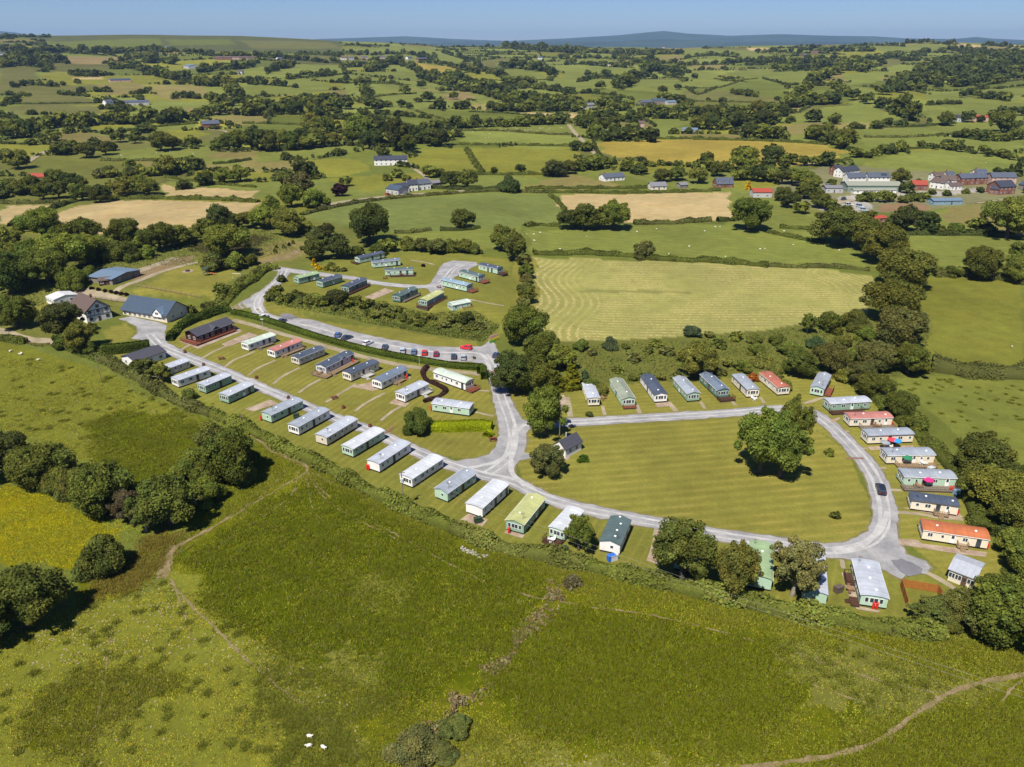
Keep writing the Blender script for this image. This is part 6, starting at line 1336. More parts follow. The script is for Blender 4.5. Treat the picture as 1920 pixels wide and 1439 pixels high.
V(51, (675, 495), (721, 485), 'slate', 'palegreen', 'green caravan with dark slate roof and deck, at the back of the terrace', 'gable', bay=0)
V(52, (700, 503.8), (751, 498.8), 'steel', 'palegreen', 'pale green caravan with bluish roof and red curtains on the terrace', bay=0)
V(53, (722.5, 518.8), (775, 517.5), 'green', 'palegreen', 'pale green caravan with dark green roof inside the terrace loop', bay=1)
V(54, (561, 533.8), (599.5, 525), 'palegreen', 'green', 'green caravan with pale green roof, first on the left of the terrace', 'arch', rise=.5)
V(55, (606, 541), (642.5, 530), 'slate', 'green', 'green caravan with slate roof, second from the left of the terrace', 'arch', rise=.5, bay=0)
V(56, (655, 551), (688.8, 536), 'slate', 'darkgreen', 'dark green caravan with slate roof and brown deck on the terrace', 'arch', rise=.5, bay=0)
V(57, (751, 568.8), (783.8, 553.8), 'green', 'darkgreen', 'dark green caravan with dark green roof right of the empty terrace pitch', 'gable', bay=0, cross=.6)
V(58, (801, 577.5), (832.5, 558.8), 'lime', 'green', 'green caravan with lime roof at the front of the terrace', 'arch', rise=.5, bay=0)
V(59, (848.8, 586), (882.5, 573.8), 'mint', 'palegreen', 'pale green caravan with mint white roof at the front of the terrace', 'arch', rise=.5, bay=0)
V(60, (827.5, 537.5), (875, 548.8), 'sky', 'palegreen', 'pale green caravan with pale blue roof and deck beside the terrace road', 'arch', rise=.4, bay=1)
V(61, (861, 521), (897.5, 531), 'green', 'palegreen', 'pale green caravan with dark green roof, middle of the three right of the turning area', 'arch', rise=.4, bay=1)
V(62, (897.5, 505), (932.5, 516), 'slate', 'palegreen', 'pale green caravan with slate roof, farthest right on the terrace', 'arch', rise=.4, bay=1)

def deck(key, x0, x1, y0, y1, col, label, hgt=.55, rails=True, steps=None):
    loc, rz, L, W = VANF[key]
    e = empty('deck', loc, rz); tag(e, label, 'deck', 'caravan decks')
    if x0 is None: x0 = 0
    if x1 is None: x1 = L
    m = MB().box(x0, x1, y0, y1, hgt - .12, hgt)
    m.build('platform', WOODC[col], e)
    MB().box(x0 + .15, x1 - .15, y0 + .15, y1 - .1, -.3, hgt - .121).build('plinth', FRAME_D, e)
    if rails:
        r = MB(); zt = hgt + .95
        def run(ax, ay, bx, by):
            n = max(int(math.hypot(bx - ax, by - ay) / .45), 1)
            for k in range(n + 1):
                t = k / n; x, y = ax + (bx - ax) * t, ay + (by - ay) * t
                r.box(x - .03, x + .03, y - .03, y + .03, hgt, zt - .06)
            r.box(min(ax, bx) - .05, max(ax, bx) + .05, min(ay, by) - .05, max(ay, by) + .05, zt - .06, zt + .02)
        if y1 <= 0.02: run(x0 + .1, y0 + .06, x1 - .1, y0 + .06); run(x0 + .08, y0 + .2, x0 + .08, y1 - .1); run(x1 - .08, y0 + .2, x1 - .08, y1 - .1)
        elif x0 >= L - .3: run(x0 + .1, y0 + .06, x1 - .1, y0 + .06); run(x1 - .08, y0 + .2, x1 - .08, y1 - .2); run(x0 + .1, y1 - .06, x1 - .1, y1 - .06)
        else: run(x0 + .08, y0 + .1, x0 + .08, y1 - .1); run(x0 + .2, y0 + .06, x1 - .1, y0 + .06); run(x0 + .2, y1 - .06, x1 - .1, y1 - .06)
        r.build('railing', WOODC['white' if col == 'white' else col], e)
    if steps is not None:
        s = MB()
        for k in range(3): s.box(steps - .5, steps + .5, y0 - .28 * (k + 1), y0 - .28 * k, 0, hgt * (3 - k) / 4)
        s.build('step', WOODC[col], e)
    return e
D = deck
D(22, -.2, 9.5, -2.2, -.02, 'brown', 'brown deck along the topmost green caravan of the right column', rails=True)
D(23, 2.5, None, -2.4, -.02, 'grey', 'weathered deck along the pink roofed caravan of the right column')
D(25, 2, None, -2.3, -.02, 'tan', 'wooden deck under the green parasol')
D(26, -.5, None, -2.4, -.02, 'grey', 'planted veranda under the pink parasol')
D(27, 4.6, 7.6, -1.3, -.02, 'tan', 'arched wooden steps in front of the blue slate roofed caravan', steps=6)
D(28, 6.5, 8.6, -1.3, -.02, 'tan', 'small wooden step landing before the long orange roofed caravan', steps=7.5)
D(21, 1, 7, -2.0, -.02, 'red', 'red brown deck beside the caravan in the top right corner')
D(35, VANF[35][2] + .25, VANF[35][2] + 2.8, -.2, 4.6, 'brown', 'dark brown deck at the end of the dark green top row caravan')
D(32, VANF[32][2] + .25, VANF[32][2] + 1.6, 0, 3.75, 'red', 'red brown terrace at the end of the sage roofed caravan', rails=True)
D(41, 3, 9.5, -1.3, -.02, 'grey', 'narrow grey walkway along the mint roofed caravan of the middle row', steps=3.6)
D(42, 2, None, -1.4, -.02, 'tan', 'narrow wooden walkway along the red roofed caravan', steps=3)
D(44, -.2, None, -2.4, -.02, 'tan', 'wide tan deck along the side of the grey lodge style caravan', steps=.8)
D(44, -2.6, -.25, -2.4, 4.2, 'tan', 'tan deck across the end of the grey lodge style caravan')
D(45, 4.0, 8.0, -2.0, -.02, 'white', 'white balustraded landing on the slate roofed caravan', steps=4.8)
D(46, 5.0, 9.5, -1.5, -.02, 'tan', 'tan steps beside the steel blue roofed caravan', steps=6)
D(47, 6.5, 10.2, -1.4, -.02, 'white', 'white landing beside the flat roofed caravan with brown doors', steps=7)
D(48, VANF[48][2] + .25, VANF[48][2] + 2.6, -.1, 3.8, 'red', 'red brown deck at the end of the mint roofed caravan by the purple hedge')
D(51, -2.4, -.25, -.8, 3.8, 'brown', 'dark deck at the end of the farthest back terrace caravan')
D(53, 2, VANF[53][2] + .8, -1.6, -.02, 'brown', 'dark deck along the caravan inside the terrace loop')
D(56, -2.2, -.25, -1.6, 3.8, 'brown', 'brown deck wrapping the end of the dark green terrace caravan')
D(56, 0, None, -1.7, -.02, 'brown', 'brown deck along the side of the dark green terrace caravan')
D(57, 1, None, -1.5, -.02, 'grey', 'grey deck along the dark green roofed terrace caravan')
D(58, -1.8, -.25, -1.4, 3.8, 'brown', 'brown deck at the end of the lime roofed terrace caravan')
D(58, 0, None, -1.6, -.02, 'brown', 'brown deck along the lime roofed terrace caravan')
D(59, 4, None, -1.8, -.02, 'red', 'reddish deck beside the mint roofed terrace caravan')
D(60, VANF[60][2] + .25, VANF[60][2] + 3, 0, 3.8, 'red', 'red brown deck at the end of the pale blue roofed caravan')
D(61, VANF[61][2] + .25, VANF[61][2] + 3, 0, 3.8, 'red', 'red brown deck, middle of three right of the turning area')
D(62, VANF[62][2] + .25, VANF[62][2] + 3, 0, 3.8, 'brown', 'dark deck, farthest right on the terrace')
D(19, 1.8, 5.2, -1.6, -.02, 'brown', 'brown wooden porch beside the long pale green caravan', rails=True)
D(19, 9, 11.5, -1.5, -.02, 'brown', 'brown steps near the lower end of the long pale green caravan', rails=False, steps=10)
D(14, -2.6, -.25, 0, 4, 'brown', 'brown patio deck beneath the young tree', hgt=.35)

# ================================================================== BUILDINGS
BW = {k: mat('render_' + k, obs(*c, k=1.3), .85, .15, .07, .5) for k, c in dict(white=(240, 238, 232), cream=(228, 218, 196), grey=(190, 190, 190), pink=(206, 170, 156), green=(134, 152, 138), blue=(130, 160, 176)).items()}
BW['brick'] = mat('red_brick', obs(164, 112, 96), .9, .1, .2, 2); BW['log'] = mat('brown_log', obs(84, 50, 42), .8, .2, .2, 1.5, stripe=(2, 4), stripe_amt=.3); BW['stone'] = mat('stone_wall', obs(160, 150, 138), .9, .1, .25, 1)
BR = {k: mat('covering_' + k, obs(*c, k=2.0), .75, .2, .12, 1.2, stripe=(0, 1.1), stripe_amt=.10, bump=.15) for k, c in dict(slate=(104, 112, 130), darkslate=(78, 84, 100), blue=(84, 102, 124), brown=(122, 104, 98), white=(244, 244, 246), steel=(128, 152, 178), red=(196, 92, 74), grey=(150, 150, 156), palegreen=(176, 180, 164), charcoal=(92, 92, 104), silver=(206, 212, 224)).items()}

def house(name, label, cat, P, Q, depth, eave, rise, wall, roof, ridge='x', wins=3, storeys=1, chim=0, group=None, over=.35, doors=1, L=None, dark=False, side=True):
    a, b, u, n, LL = frame_from(P, Q)
    if L: LL = L
    Wd = depth if not isinstance(depth, tuple) else float(np.hypot(*(G1(depth) - G1(Q))[:2]))
    z = float(min(H(a[0], a[1]), H(b[0], b[1])))
    e = empty(name, (a[0], a[1], z), math.atan2(u[1], u[0])); tag(e, label, cat, group)
    if ridge == 'x':
        MB().prism([(0, -.6), (Wd, -.6), (Wd, eave), (Wd / 2, eave + rise), (0, eave)], 0, LL).build('wall', BW[wall], e)
        k = rise / (Wd / 2); o = over
        rp = [(-o, eave - k * o), (Wd / 2, eave + rise), (Wd + o, eave - k * o)]
        ro = MB().prism([(y, zz + .03) for y, zz in rp] + [(y, zz + .2) for y, zz in reversed(rp)], -o, LL + o).build('roof', BR[roof], e)
    else:
        MB().prism([(0, -.6), (LL, -.6), (LL, eave), (LL / 2, eave + rise), (0, eave)], 0, Wd, axis='y').build('wall', BW[wall], e)
        k = rise / (LL / 2); o = over
        rp = [(-o, eave - k * o), (LL / 2, eave + rise), (LL + o, eave - k * o)]
        ro = MB().prism([(y, zz + .03) for y, zz in rp] + [(y, zz + .2) for y, zz in reversed(rp)], -o, Wd + o, axis='y').build('roof', BR[roof], e)
    for c in range(chim):
        x, y = (LL * (.12 + .76 * c / max(chim - 1, 1)), Wd / 2) if ridge == 'x' else (LL / 2, Wd * .3)
        m = MB().box(x - .4, x + .4, y - .3, y + .3, eave + rise - .5, eave + rise + 1.1).lathe([(.14, eave + rise + 1.1), (.12, eave + rise + 1.4)], 8, x - .15, y).lathe([(.14, eave + rise + 1.1), (.12, eave + rise + 1.4)], 8, x + .2, y)
        m.build('chimney', BW['brick'], ro)
    for s in range(storeys):
        for i in range(wins):
            x = LL * (i + .5) / wins; zz = 1.45 + s * 2.6
            if s == 0 and doors and i == wins // 2:
                o = put('door', door_mesh(DOORS[1]), e); o.location = (x, 0, .02)
            else:
                o = put('window', win_mesh(1.2, 1.15, dark, 1), e); o.location = (x, 0, zz)
        if side:
            for xx, rot in ((0, -math.pi / 2), (LL, math.pi / 2)):
                for y in (Wd * .3, Wd * .7):
                    o = put('window', win_mesh(1.0, 1.1, dark, 1), e); o.location = (xx, y, 1.45 + s * 2.6); o.rotation_euler = (0, 0, rot)
    return e, ro, LL, Wd

# brown lodge
e, ro, LL, Wd = house('lodge', 'dark brown timber lodge with charcoal roof on a white slab', 'lodge', (373, 644), (436.7, 620), 6.4, 2.9, 1.3, 'log', 'charcoal', wins=6, chim=0, over=.8)
m = MB(); cx = LL * .5; m.face([(cx - 1.8, -.6, 2.75), (cx, -.6, 4.0), (cx, 3.0, 4.3), (cx - 1.8, .6, 3.1)][::-1]); m.face([(cx + 1.8, -.6, 2.75), (cx, -.6, 4.0), (cx, 3.0, 4.3), (cx + 1.8, .6, 3.1)]); m.face([(cx - 1.6, -.35, 2.7), (cx + 1.6, -.35, 2.7), (cx, -.35, 3.85)])
m.build('gablet', BR['charcoal'], ro)
VANF['lodge'] = (e.location.copy(), e.rotation_euler[2], LL, Wd)
D('lodge', -.2, None, -1.9, -.02, 'red', 'red brown balustraded deck along the brown lodge'); D('lodge', -2.4, -.25, -1.9, 6.4, 'red', 'red brown deck across the end of the brown lodge')
# white chalet in the trees
house('chalet', 'white double width chalet with dark roof behind the willowy trees', 'chalet', (256, 693), (312, 672), 7.5, 2.7, 1.2, 'white', 'charcoal', wins=3, doors=0)
# blue roofed hall with a white cross gable
e, ro, LL, Wd = house('hall', 'long hall with blue metal roof and white cross gable by the yard', 'hall', (231, 590), (314, 606), 10.5, 2.9, 3.6, 'cream', 'blue', wins=9, doors=0, over=.6)
m = MB(); cx = LL - 3.6; hw = 2.0
m.face([(cx - hw - .3, -.9, 3.0), (cx, -.9, 5.2), (cx, 3.6, 5.3), (cx - hw - .3, .3, 3.2)][::-1]); m.face([(cx + hw + .3, -.9, 3.0), (cx, -.9, 5.2), (cx, 3.6, 5.3), (cx + hw + .3, .3, 3.2)])
m.build('dormer_roof', BR['steel'], ro)
m = MB(); m.prism([(cx - hw, 2.0), (cx + hw, 2.0), (cx + hw, 3.15), (cx, 5.05), (cx - hw, 3.15)], -.62, 2.2, axis='y'); g = m.build('dormer', BW['white'], e)
o = put('window', win_mesh(1.5, 1.0), g); o.location = (cx, -.62, 3.3)
# timbered farmhouse
e, ro, LL, Wd = house('farmhouse', 'black and white timbered farmhouse with brown roof', 'house', (165, 608), (211, 596), 13, 4.6, 3.4, 'white', 'brown', ridge='y', wins=3, storeys=2, chim=1, over=.6, dark=True)
m = MB()
for z in (2.5, 4.5): m.box(.0, LL, -.06, -.01, z - .12, z + .12)
for k in range(7): m.box(LL * k / 6 - .09 + (.1 if k == 0 else (-.1 if k == 6 else 0)), LL * k / 6 + .09 + (.1 if k == 0 else (-.1 if k == 6 else 0)), -.055, -.01, 2.63, 4.37)
for s in (-1, 1):
    c = LL / 2
    m.face([(c + s * LL * .45, -.05, 4.65), (c + s * LL * .40, -.05, 4.65), (c, -.05, 7.3), (c, -.05, 7.75)][::s])
m.build('timber_frame', FRAME_D, e)
o = put('window', win_mesh(1.2, 1.2, True), e); o.location = (LL / 2, -.01, 5.7)
house('marquee', 'white marquee with arched windows beside the farmhouse', 'marquee', (88, 568), (103, 575), 9, 2.4, .9, 'white', 'white', wins=4, doors=0, over=.1)
house('shed', 'long low shed with blue corrugated roof behind the hedge', 'shed', (212, 535), (264, 517), 12, 2.4, .9, 'stone', 'steel', ridge='y', wins=2, over=.5, side=False)
house('shelter', 'small brown roofed shelter between farmhouse and blue shed', 'shelter', (187, 537), (208, 534), 4, 2.2, .8, 'log', 'brown', wins=2)
e, ro, LL, Wd = house('toilet_block', 'white toilet block with slate roof beneath trees at the junction', 'building', (1037, 849.5), (1060, 860), 6.2, 2.5, 1.7, 'white', 'charcoal', ridge='y', wins=2, chim=0, doors=0, over=.3)
MB().lathe([(.16, 3.2), (.16, 5.0)], 8, 1.2, 3.5).build('flue', mat('grey_metal', (.4, .4, .42, 1), .4), ro)
house('shed', 'pale blue shed roof glimpsed between trees at the left edge', 'shed', (30, 503), (52, 496), 9, 3, 1.2, 'white', 'steel', wins=2, side=False); house('shed', 'second pale roof hidden in the left wood', 'shed', (134, 478), (160, 470), 9, 3.4, 1.4, 'white', 'grey', wins=2, side=False)
house('cabin', 'small cream cabin with pale silver roof at the lower right', 'cabin', (1776, 1088), (1822, 1106), 6, 2.6, .7, 'cream', 'silver', wins=4)
HOUSES = [('farmhouse', 'long white farmhouse with slate roof among trees above the public road', (702, 311), (764, 310), 8, 4.8, 2.6, 'white', 'darkslate', 7, 2, 2), ('barn', 'pale barn with blue roof beside the public road', (724, 363), (747, 366), 9, 3.4, 2, 'grey', 'blue', 3, 1, 0), ('barn', 'second barn with dark roof beside the public road', (746, 363), (768, 361), 9, 3.8, 2.2, 'cream', 'darkslate', 3, 1, 0), ('house', 'white roadside house with slate roof, middle of the roadside group', (766, 359), (784, 358), 8, 4.6, 2.4, 'white', 'darkslate', 3, 2, 1), ('house', 'white roadside house at the right of the roadside group', (785, 357), (808, 355), 8, 4.4, 2.4, 'white', 'slate', 3, 2, 1), ('shed', 'grey shed right of the roadside houses', (812, 352), (829, 350), 7, 3, 1.4, 'stone', 'grey', 2, 1, 0),
  ('bungalow', 'white bungalow with slate roof below the yellow field', (1134, 341), (1171, 338), 9, 2.8, 2.2, 'white', 'slate', 5, 1, 1), ('house', 'brick house with three dormers in its slate roof', (1344, 353), (1375, 352), 8, 2.8, 3.8, 'brick', 'slate', 3, 1, 0), ('bungalow', 'grey roofed bungalow left of the cluttered yard', (1221, 357), (1250, 356), 8, 2.6, 2.2, 'cream', 'grey', 3, 1, 0), ('shed', 'small grey shed in the cluttered yard', (1276, 354), (1290, 353), 6, 2.4, 1.4, 'stone', 'grey', 1, 1, 0), ('barn', 'corrugated barn with red roof and pale walls', (1412, 371), (1447, 371), 9, 3.6, 1.8, 'grey', 'red', 2, 1, 0),
  ('house', 'village house with slate roof at the back left', (1567, 330), (1580, 329), 8, 4.8, 2.6, 'brick', 'darkslate', 2, 2, 1), ('house', 'slate roofed village house behind the white pair', (1578, 334), (1610, 330), 8, 4.8, 2.6, 'white', 'darkslate', 4, 2, 1), ('house', 'white village house, left of the pair above the green shed', (1590, 346), (1622, 345), 8, 4.8, 2.8, 'white', 'slate', 4, 2, 0), ('house', 'white village house with solar panels, right of the pair', (1627, 345), (1667, 345), 8, 4.8, 2.8, 'white', 'slate', 5, 2, 0), ('barn', 'long green shed with pale roof in front of the village houses', (1588, 360), (1690, 360), 14, 4.2, 1.8, 'green', 'palegreen', 8, 1, 0), ('barn', 'low white lean-to before the long green shed', (1600, 364), (1680, 363), 4, 2.4, .8, 'white', 'palegreen', 5, 1, 0),
  ('house', 'orange brick house right of the round village tree', (1712, 357), (1738, 357), 9, 3.6, 2.4, 'brick', 'red', 3, 1, 0), ('house', 'white house with brown tiled roof in the village middle', (1742, 352), (1768, 356), 9, 4.4, 2.4, 'white', 'brown', 3, 2, 1), ('house', 'white cottage with brown roof and solar panel', (1764, 349), (1792, 350), 9, 4.2, 2.6, 'white', 'brown', 3, 2, 0), ('house', 'left red brick semi with slate roof in the village', (1800, 348), (1826, 347), 8, 5, 2.6, 'brick', 'slate', 3, 2, 1), ('house', 'right red brick semi with slate roof in the village', (1828, 347), (1850, 346), 8, 5, 2.6, 'brick', 'slate', 3, 2, 1), ('house', 'pale gabled house behind the newest brick house', (1858, 346), (1904, 346), 9, 5, 2.8, 'pink', 'slate', 4, 2, 0), ('house', 'large new brick house with slate roofs and a balcony', (1872, 366), (1902, 364), 11, 5.2, 3.4, 'brick', 'darkslate', 4, 2, 0), ('house', 'small brick annexe of the large new house', (1855, 364), (1871, 366), 7, 3.6, 2.6, 'brick', 'darkslate', 2, 1, 0), ('barn', 'dark blue roofed barn at the right edge', (1908, 355), (1945, 362), 12, 3.6, 2.2, 'stone', 'blue', 3, 1, 0), ('shed', 'low blue metal shed in the village paddock', (1750, 385), (1804, 384), 8, 2.6, 1.0, 'blue', 'steel', 4, 1, 0),
  ('barn', 'dark brick barn with blue grey roof in the left fields', (381, 241), (413, 240), 14, 4.6, 3.2, 'brick', 'slate', 3, 1, 0), ('shed', 'long cattle shed with grey roof in the left fields', (219, 198), (280, 197), 18, 4, 2, 'grey', 'slate', 8, 1, 0), ('house', 'white farmhouse left of the long cattle shed', (200, 199), (214, 198), 8, 5, 2.6, 'white', 'slate', 2, 2, 1), ('shed', 'shed with dark blue roof by the tan riding ground', (207, 155), (246, 154), 18, 4, 2, 'pink', 'blue', 5, 1, 0), ('house', 'white house with pale roof beside the left valley trees', (560, 206), (593, 204), 10, 5, 2.6, 'white', 'steel', 4, 2, 0), ('house', 'white house in the valley centre', (1096, 205), (1116, 203), 9, 5, 2.6, 'white', 'grey', 3, 2, 1), ('barn', 'grey barn, left of the hillside farm group', (1204, 199), (1224, 198), 12, 5, 3, 'stone', 'slate', 3, 1, 0), ('barn', 'blue roofed barn, middle of the hillside farm group', (1224, 196), (1248, 196), 14, 5, 3, 'stone', 'blue', 3, 1, 0), ('shed', 'pale shed, right of the hillside farm group', (1252, 197), (1268, 196), 9, 4, 2, 'grey', 'steel', 2, 1, 0), ('house', 'small pink house under the middle hedgerow', (1198, 239), (1208, 239), 8, 4.5, 2.4, 'pink', 'brown', 2, 2, 0), ('barn', 'low pale barn above the yellow field', (1278, 249), (1306, 250), 10, 3.4, 1.6, 'grey', 'steel', 3, 1, 0),
  ('house', 'slate roofed house of the red roofed farm', (1794, 229), (1809, 229), 10, 5, 2.6, 'grey', 'darkslate', 2, 2, 1), ('barn', 'barn with bright red roof on the right hillside', (1825, 228), (1852, 228), 12, 4.4, 2.2, 'pink', 'red', 3, 1, 0), ('house', 'white house right of the red roofed barn', (1878, 226), (1894, 225), 9, 5.2, 2.6, 'white', 'slate', 3, 2, 2), ('barn', 'distant pale barn on the left skyline hill', (344, 128), (354, 130), 30, 6, 3, 'grey', 'steel', 2, 1, 0), ('house', 'white house at the far left edge', (0, 105), (8, 105), 10, 6, 3, 'white', 'slate', 2, 2, 0)]
HOUSES += [('house', 'small white cottage behind the brown roofed village houses', (1752, 341), (1770, 340), 7, 4, 2.2, 'white', 'brown', 3, 2, 1), ('house', 'small grey roofed house behind the village solar cottage', (1776, 340), (1790, 339), 7, 4, 2.4, 'cream', 'slate', 2, 2, 1), ('shed', 'small brick shed beside the orange brick house', (1700, 356), (1711, 356), 5, 2.6, 1.4, 'brick', 'brown', 1, 1, 0), ('house', 'white bungalow between the brick semis and the village cottages', (1782, 357), (1802, 356), 7, 2.8, 1.8, 'white', 'brown', 3, 1, 0), ('shed', 'low grey workshop left of the long green shed', (1548, 362), (1580, 362), 9, 3.2, 1.2, 'grey', 'grey', 3, 1, 0), ('house', 'slate roofed cottage at the back of the village gardens', (1830, 336), (1850, 335), 7, 4.2, 2.4, 'cream', 'slate', 3, 2, 1), ('shed', 'tiny red shed by the scrap yard trees', (1636, 420), (1662, 418), 6, 2.8, 1.0, 'brick', 'red', 2, 1, 0)]
for k in range(5): HOUSES.append(('house', f"distant brick terrace house on the left hill, {['leftmost', 'second', 'middle', 'fourth', 'rightmost'][k]} of five", (403 + k * 16, 113), (418 + k * 16, 113), 10, 6, 3, 'pink' if k > 1 else 'brick', 'brown', 4, 2, 1))
for k, (x, y, w, r_) in enumerate(sorted([(522, 114, 8, 'white'), (565, 114, 7, 'white'), (640, 113, 10, 'white'), (656, 113, 8, 'grey'), (680, 112, 9, 'pink'), (700, 113, 12, 'white'), (712, 111, 10, 'pink'), (722, 115, 8, 'white'), (742, 112, 9, 'grey'), (765, 112, 8, 'white'), (785, 114, 22, 'brick'), (808, 114, 12, 'brick'), (435, 128, 8, 'white'), (446, 140, 8, 'white'), (1010, 112, 8, 'white'), (1133, 125, 12, 'cream'), (1505, 107, 8, 'brick'), (1520, 101, 14, 'brick'), (1595, 124, 14, 'white'), (1610, 125, 12, 'brick'), (1690, 106, 8, 'white'), (1510, 128, 8, 'white'), (1240, 92, 6, 'white'), (1695, 82, 8, 'brick'), (272, 94, 12, 'grey'), (312, 92, 6, 'white')])):
    HOUSES.append(('house', f"tiny distant {r_ + ' walled' if r_ != 'brick' else 'brick'} house on the far hills, {['leftmost', 'second', 'third', 'fourth', 'fifth', 'sixth', 'seventh', 'eighth', 'ninth', 'tenth', 'eleventh', 'twelfth', 'thirteenth', 'fourteenth', 'fifteenth', 'sixteenth', 'seventeenth', 'eighteenth', 'nineteenth', 'twentieth', 'twenty-first', 'twenty-second', 'twenty-third', 'twenty-fourth', 'twenty-fifth', 'rightmost'][k]}{' from left' if 0 < k < 25 else ''}", (x, y), (x + w, y), 10, 5.5, 3, r_, 'slate' if k % 3 else 'brown', 3, 2, 0))
for h in HOUSES: house(h[0], h[1], h[0], h[2], h[3], h[4], h[5], h[6], h[7], h[8], 'x', h[9], h[10], h[11], 'distant houses' if 'tiny' in h[1] or 'terrace house' in h[1] else None, doors=1 if h[9] > 2 else 0)
# red Dutch barn
a, b, u, n, LL = frame_from((57, 341), (84, 341)); e = empty('barn', (a[0], a[1], a[2]), math.atan2(u[1], u[0])); tag(e, 'rusty red arched roof barn in the left scrub', 'barn')
MB().box(0, LL, 0, 7, -.3, 3.0).build('wall', BW['stone'], e)
arc = [(3.5 - 3.9 * math.cos(t), 3.0 + 2.6 * math.sin(t)) for t in np.linspace(0, math.pi, 11)]; MB().prism(arc + [(y * .97 + .1, z - .12) for y, z in reversed(arc)], -.3, LL + .3).build('roof', BR['red'], e)
# dormers of the brick house, solar panels
for lab, k in (('brick house with three dormers in its slate roof', 3), ('white village house with solar panels, right of the pair', 0)):
    e = [o for o in sc.objects if o.get('label') == lab][0]; ro = [c for c in e.children if c.name.startswith('roof')][0]
    L_ = max(v.co.x for v in ro.data.vertices) - .35
    if k:
        for i in range(3):
            x = L_ * (i + .5) / 3; d = MB().prism([(x - .8, 3.6), (x + .8, 3.6), (x + .8, 4.6), (x, 5.4), (x - .8, 4.6)], .6, 2.6, axis='y').build('dormer', BR['slate'], ro)
            o = put('window', win_mesh(1.0, .9), d); o.location = (x, .6, 4.2)
    else:
        for i in range(2): MB().face([(L_ * .6 + i * 2.2, .9, 5.75), (L_ * .6 + 2 + i * 2.2, .9, 5.75), (L_ * .6 + 2 + i * 2.2, 2.9, 7.15), (L_ * .6 + i * 2.2, 2.9, 7.15)]).build('solar_panel', GLASS, ro)
# ================================================================== VEHICLES
TYRE = mat('tyre', (.02, .02, .02, 1), .9); LAMP = mat('lamp_glass', (.7, .7, .68, 1), .15, .6); RIM = mat('rim', (.45, .45, .47, 1), .35, .5, .05, 1, .6); REDL = mat('tail_lamp', (.35, .02, .02, 1), .3)
PAINT = {k: mat('paint_' + k, c + (1,), .28, .55, .03, 1) for k, c in dict(white=(.62, .63, .64), navy=(.03, .05, .10), blue=(.05, .13, .30), darkblue=(.025, .05, .09), pale=(.36, .43, .50), slate=(.09, .16, .25), red=(.46, .03, .02), brightred=(.62, .015, .03), maroon=(.20, .02, .045), silver=(.34, .38, .42), black=(.015, .02, .03)).items()}
def wheel_mesh():
    m = MB(); n = 14
    for r_, y, mt in ((.33, 0, 0),):
        m.v = []; 
        prof = [(.0, -.1), (.2, -.1), (.31, -.1), (.335, -.06), (.335, .06), (.31, .1), (.2, .1), (.0, .1)]
        for r0, yy in prof:
            for k in range(n):
                t = 2 * math.pi * k / n; m.v.append((r0 * math.cos(t), yy, r0 * math.sin(t)))
        for j in range(len(prof) - 1):
            for k in range(n):
                k2 = (k + 1) % n; m.f.append((j * n + k, j * n + k2, (j + 1) * n + k2, (j + 1) * n + k)); m.m.append(1 if j in (0, 6) or j in (1, 5) and False else 0)
    return m.mesh('wheel', [TYRE, RIM], True)
WHEEL = wheel_mesh()
def car_meshes(L, W, Hh, estate):
    hw = W / 2
    b = MB()
    prof = [(-L / 2, .28), (L / 2, .28), (L / 2 + .02, .55), (L / 2 - .12, .74), (L * .22, .92), (-L / 2 + .05, .95), (-L / 2 - .02, .60)]
    b.prism([(x, z) for x, z in prof], -hw + .06, hw - .06, axis='y')
    b.prism([(x * .97, z if z < .6 else z - .04) for x, z in prof], -hw, hw, axis='y')
    x0, x1 = (-L / 2 + .12, L * .20) if estate else (-L / 2 + .45, L * .19)
    tx0, tx1 = (x0 + .25, x1 - .75) if estate else (x0 + .6, x1 - .75)
    cab = MB(); zb, zt = .90, Hh; i = [(x0, -hw + .1), (x1, -hw + .1), (x1, hw - .1), (x0, hw - .1)]; t = [(tx0, -hw + .24), (tx1, -hw + .24), (tx1, hw - .24), (tx0, hw - .24)]
    for k in range(4):
        k2 = (k + 1) % 4; cab.face([(*i[k], zb), (*i[k2], zb), (*t[k2], zt - .03), (*t[k], zt - .03)])
    b.box(tx0 - .03, tx1 + .03, -hw + .22, hw - .22, zt - .03, zt + .03)
    for sy in (-1, 1):   # pillars
        for fx in (0.0, .48, 1.0):
            xa, xb = x0 + (x1 - x0) * fx, tx0 + (tx1 - tx0) * fx; y0_, y1_ = sy * (hw - .095), sy * (hw - .235)
            b.face([(xa - .06, y0_, zb), (xa + .06, y0_, zb), (xb + .06, y1_, zt), (xb - .06, y1_, zt)][::(1 if sy < 0 else -1)])
    return b, cab, L, W
def car(name, label, pos, to, paint, L=4.2, W=1.78, Hh=1.45, estate=True, group=None):
    p = G1(pos); q = G1(to); d = (q - p)[:2]; d /= np.hypot(*d)
    e = empty(name, (p[0], p[1], float(H(p[0], p[1])) + .06), math.atan2(d[1], d[0])); tag(e, label, 'car', group)
    b, cab, _, _ = car_meshes(L, W, Hh, estate)
    b.build('body', PAINT[paint], e); cab.build('windows', GLASS, e)
    for x in (-L * .31, L * .32):
        for y in (-W / 2 + .06, W / 2 - .06):
            w = put('wheel', WHEEL, e); w.location = (x, y, .33)
    for y in (-W / 2 + .3, W / 2 - .3):
        MB().box(L / 2 - .06, L / 2 + .03, y - .2, y + .2, .58, .70).build('headlight', LAMP, e)
        MB().box(-L / 2 - .05, -L / 2 + .04, y - .16, y + .16, .66, .86).build('tail_light', REDL, e)
G_ = 'cars parked along the clipped hedge'
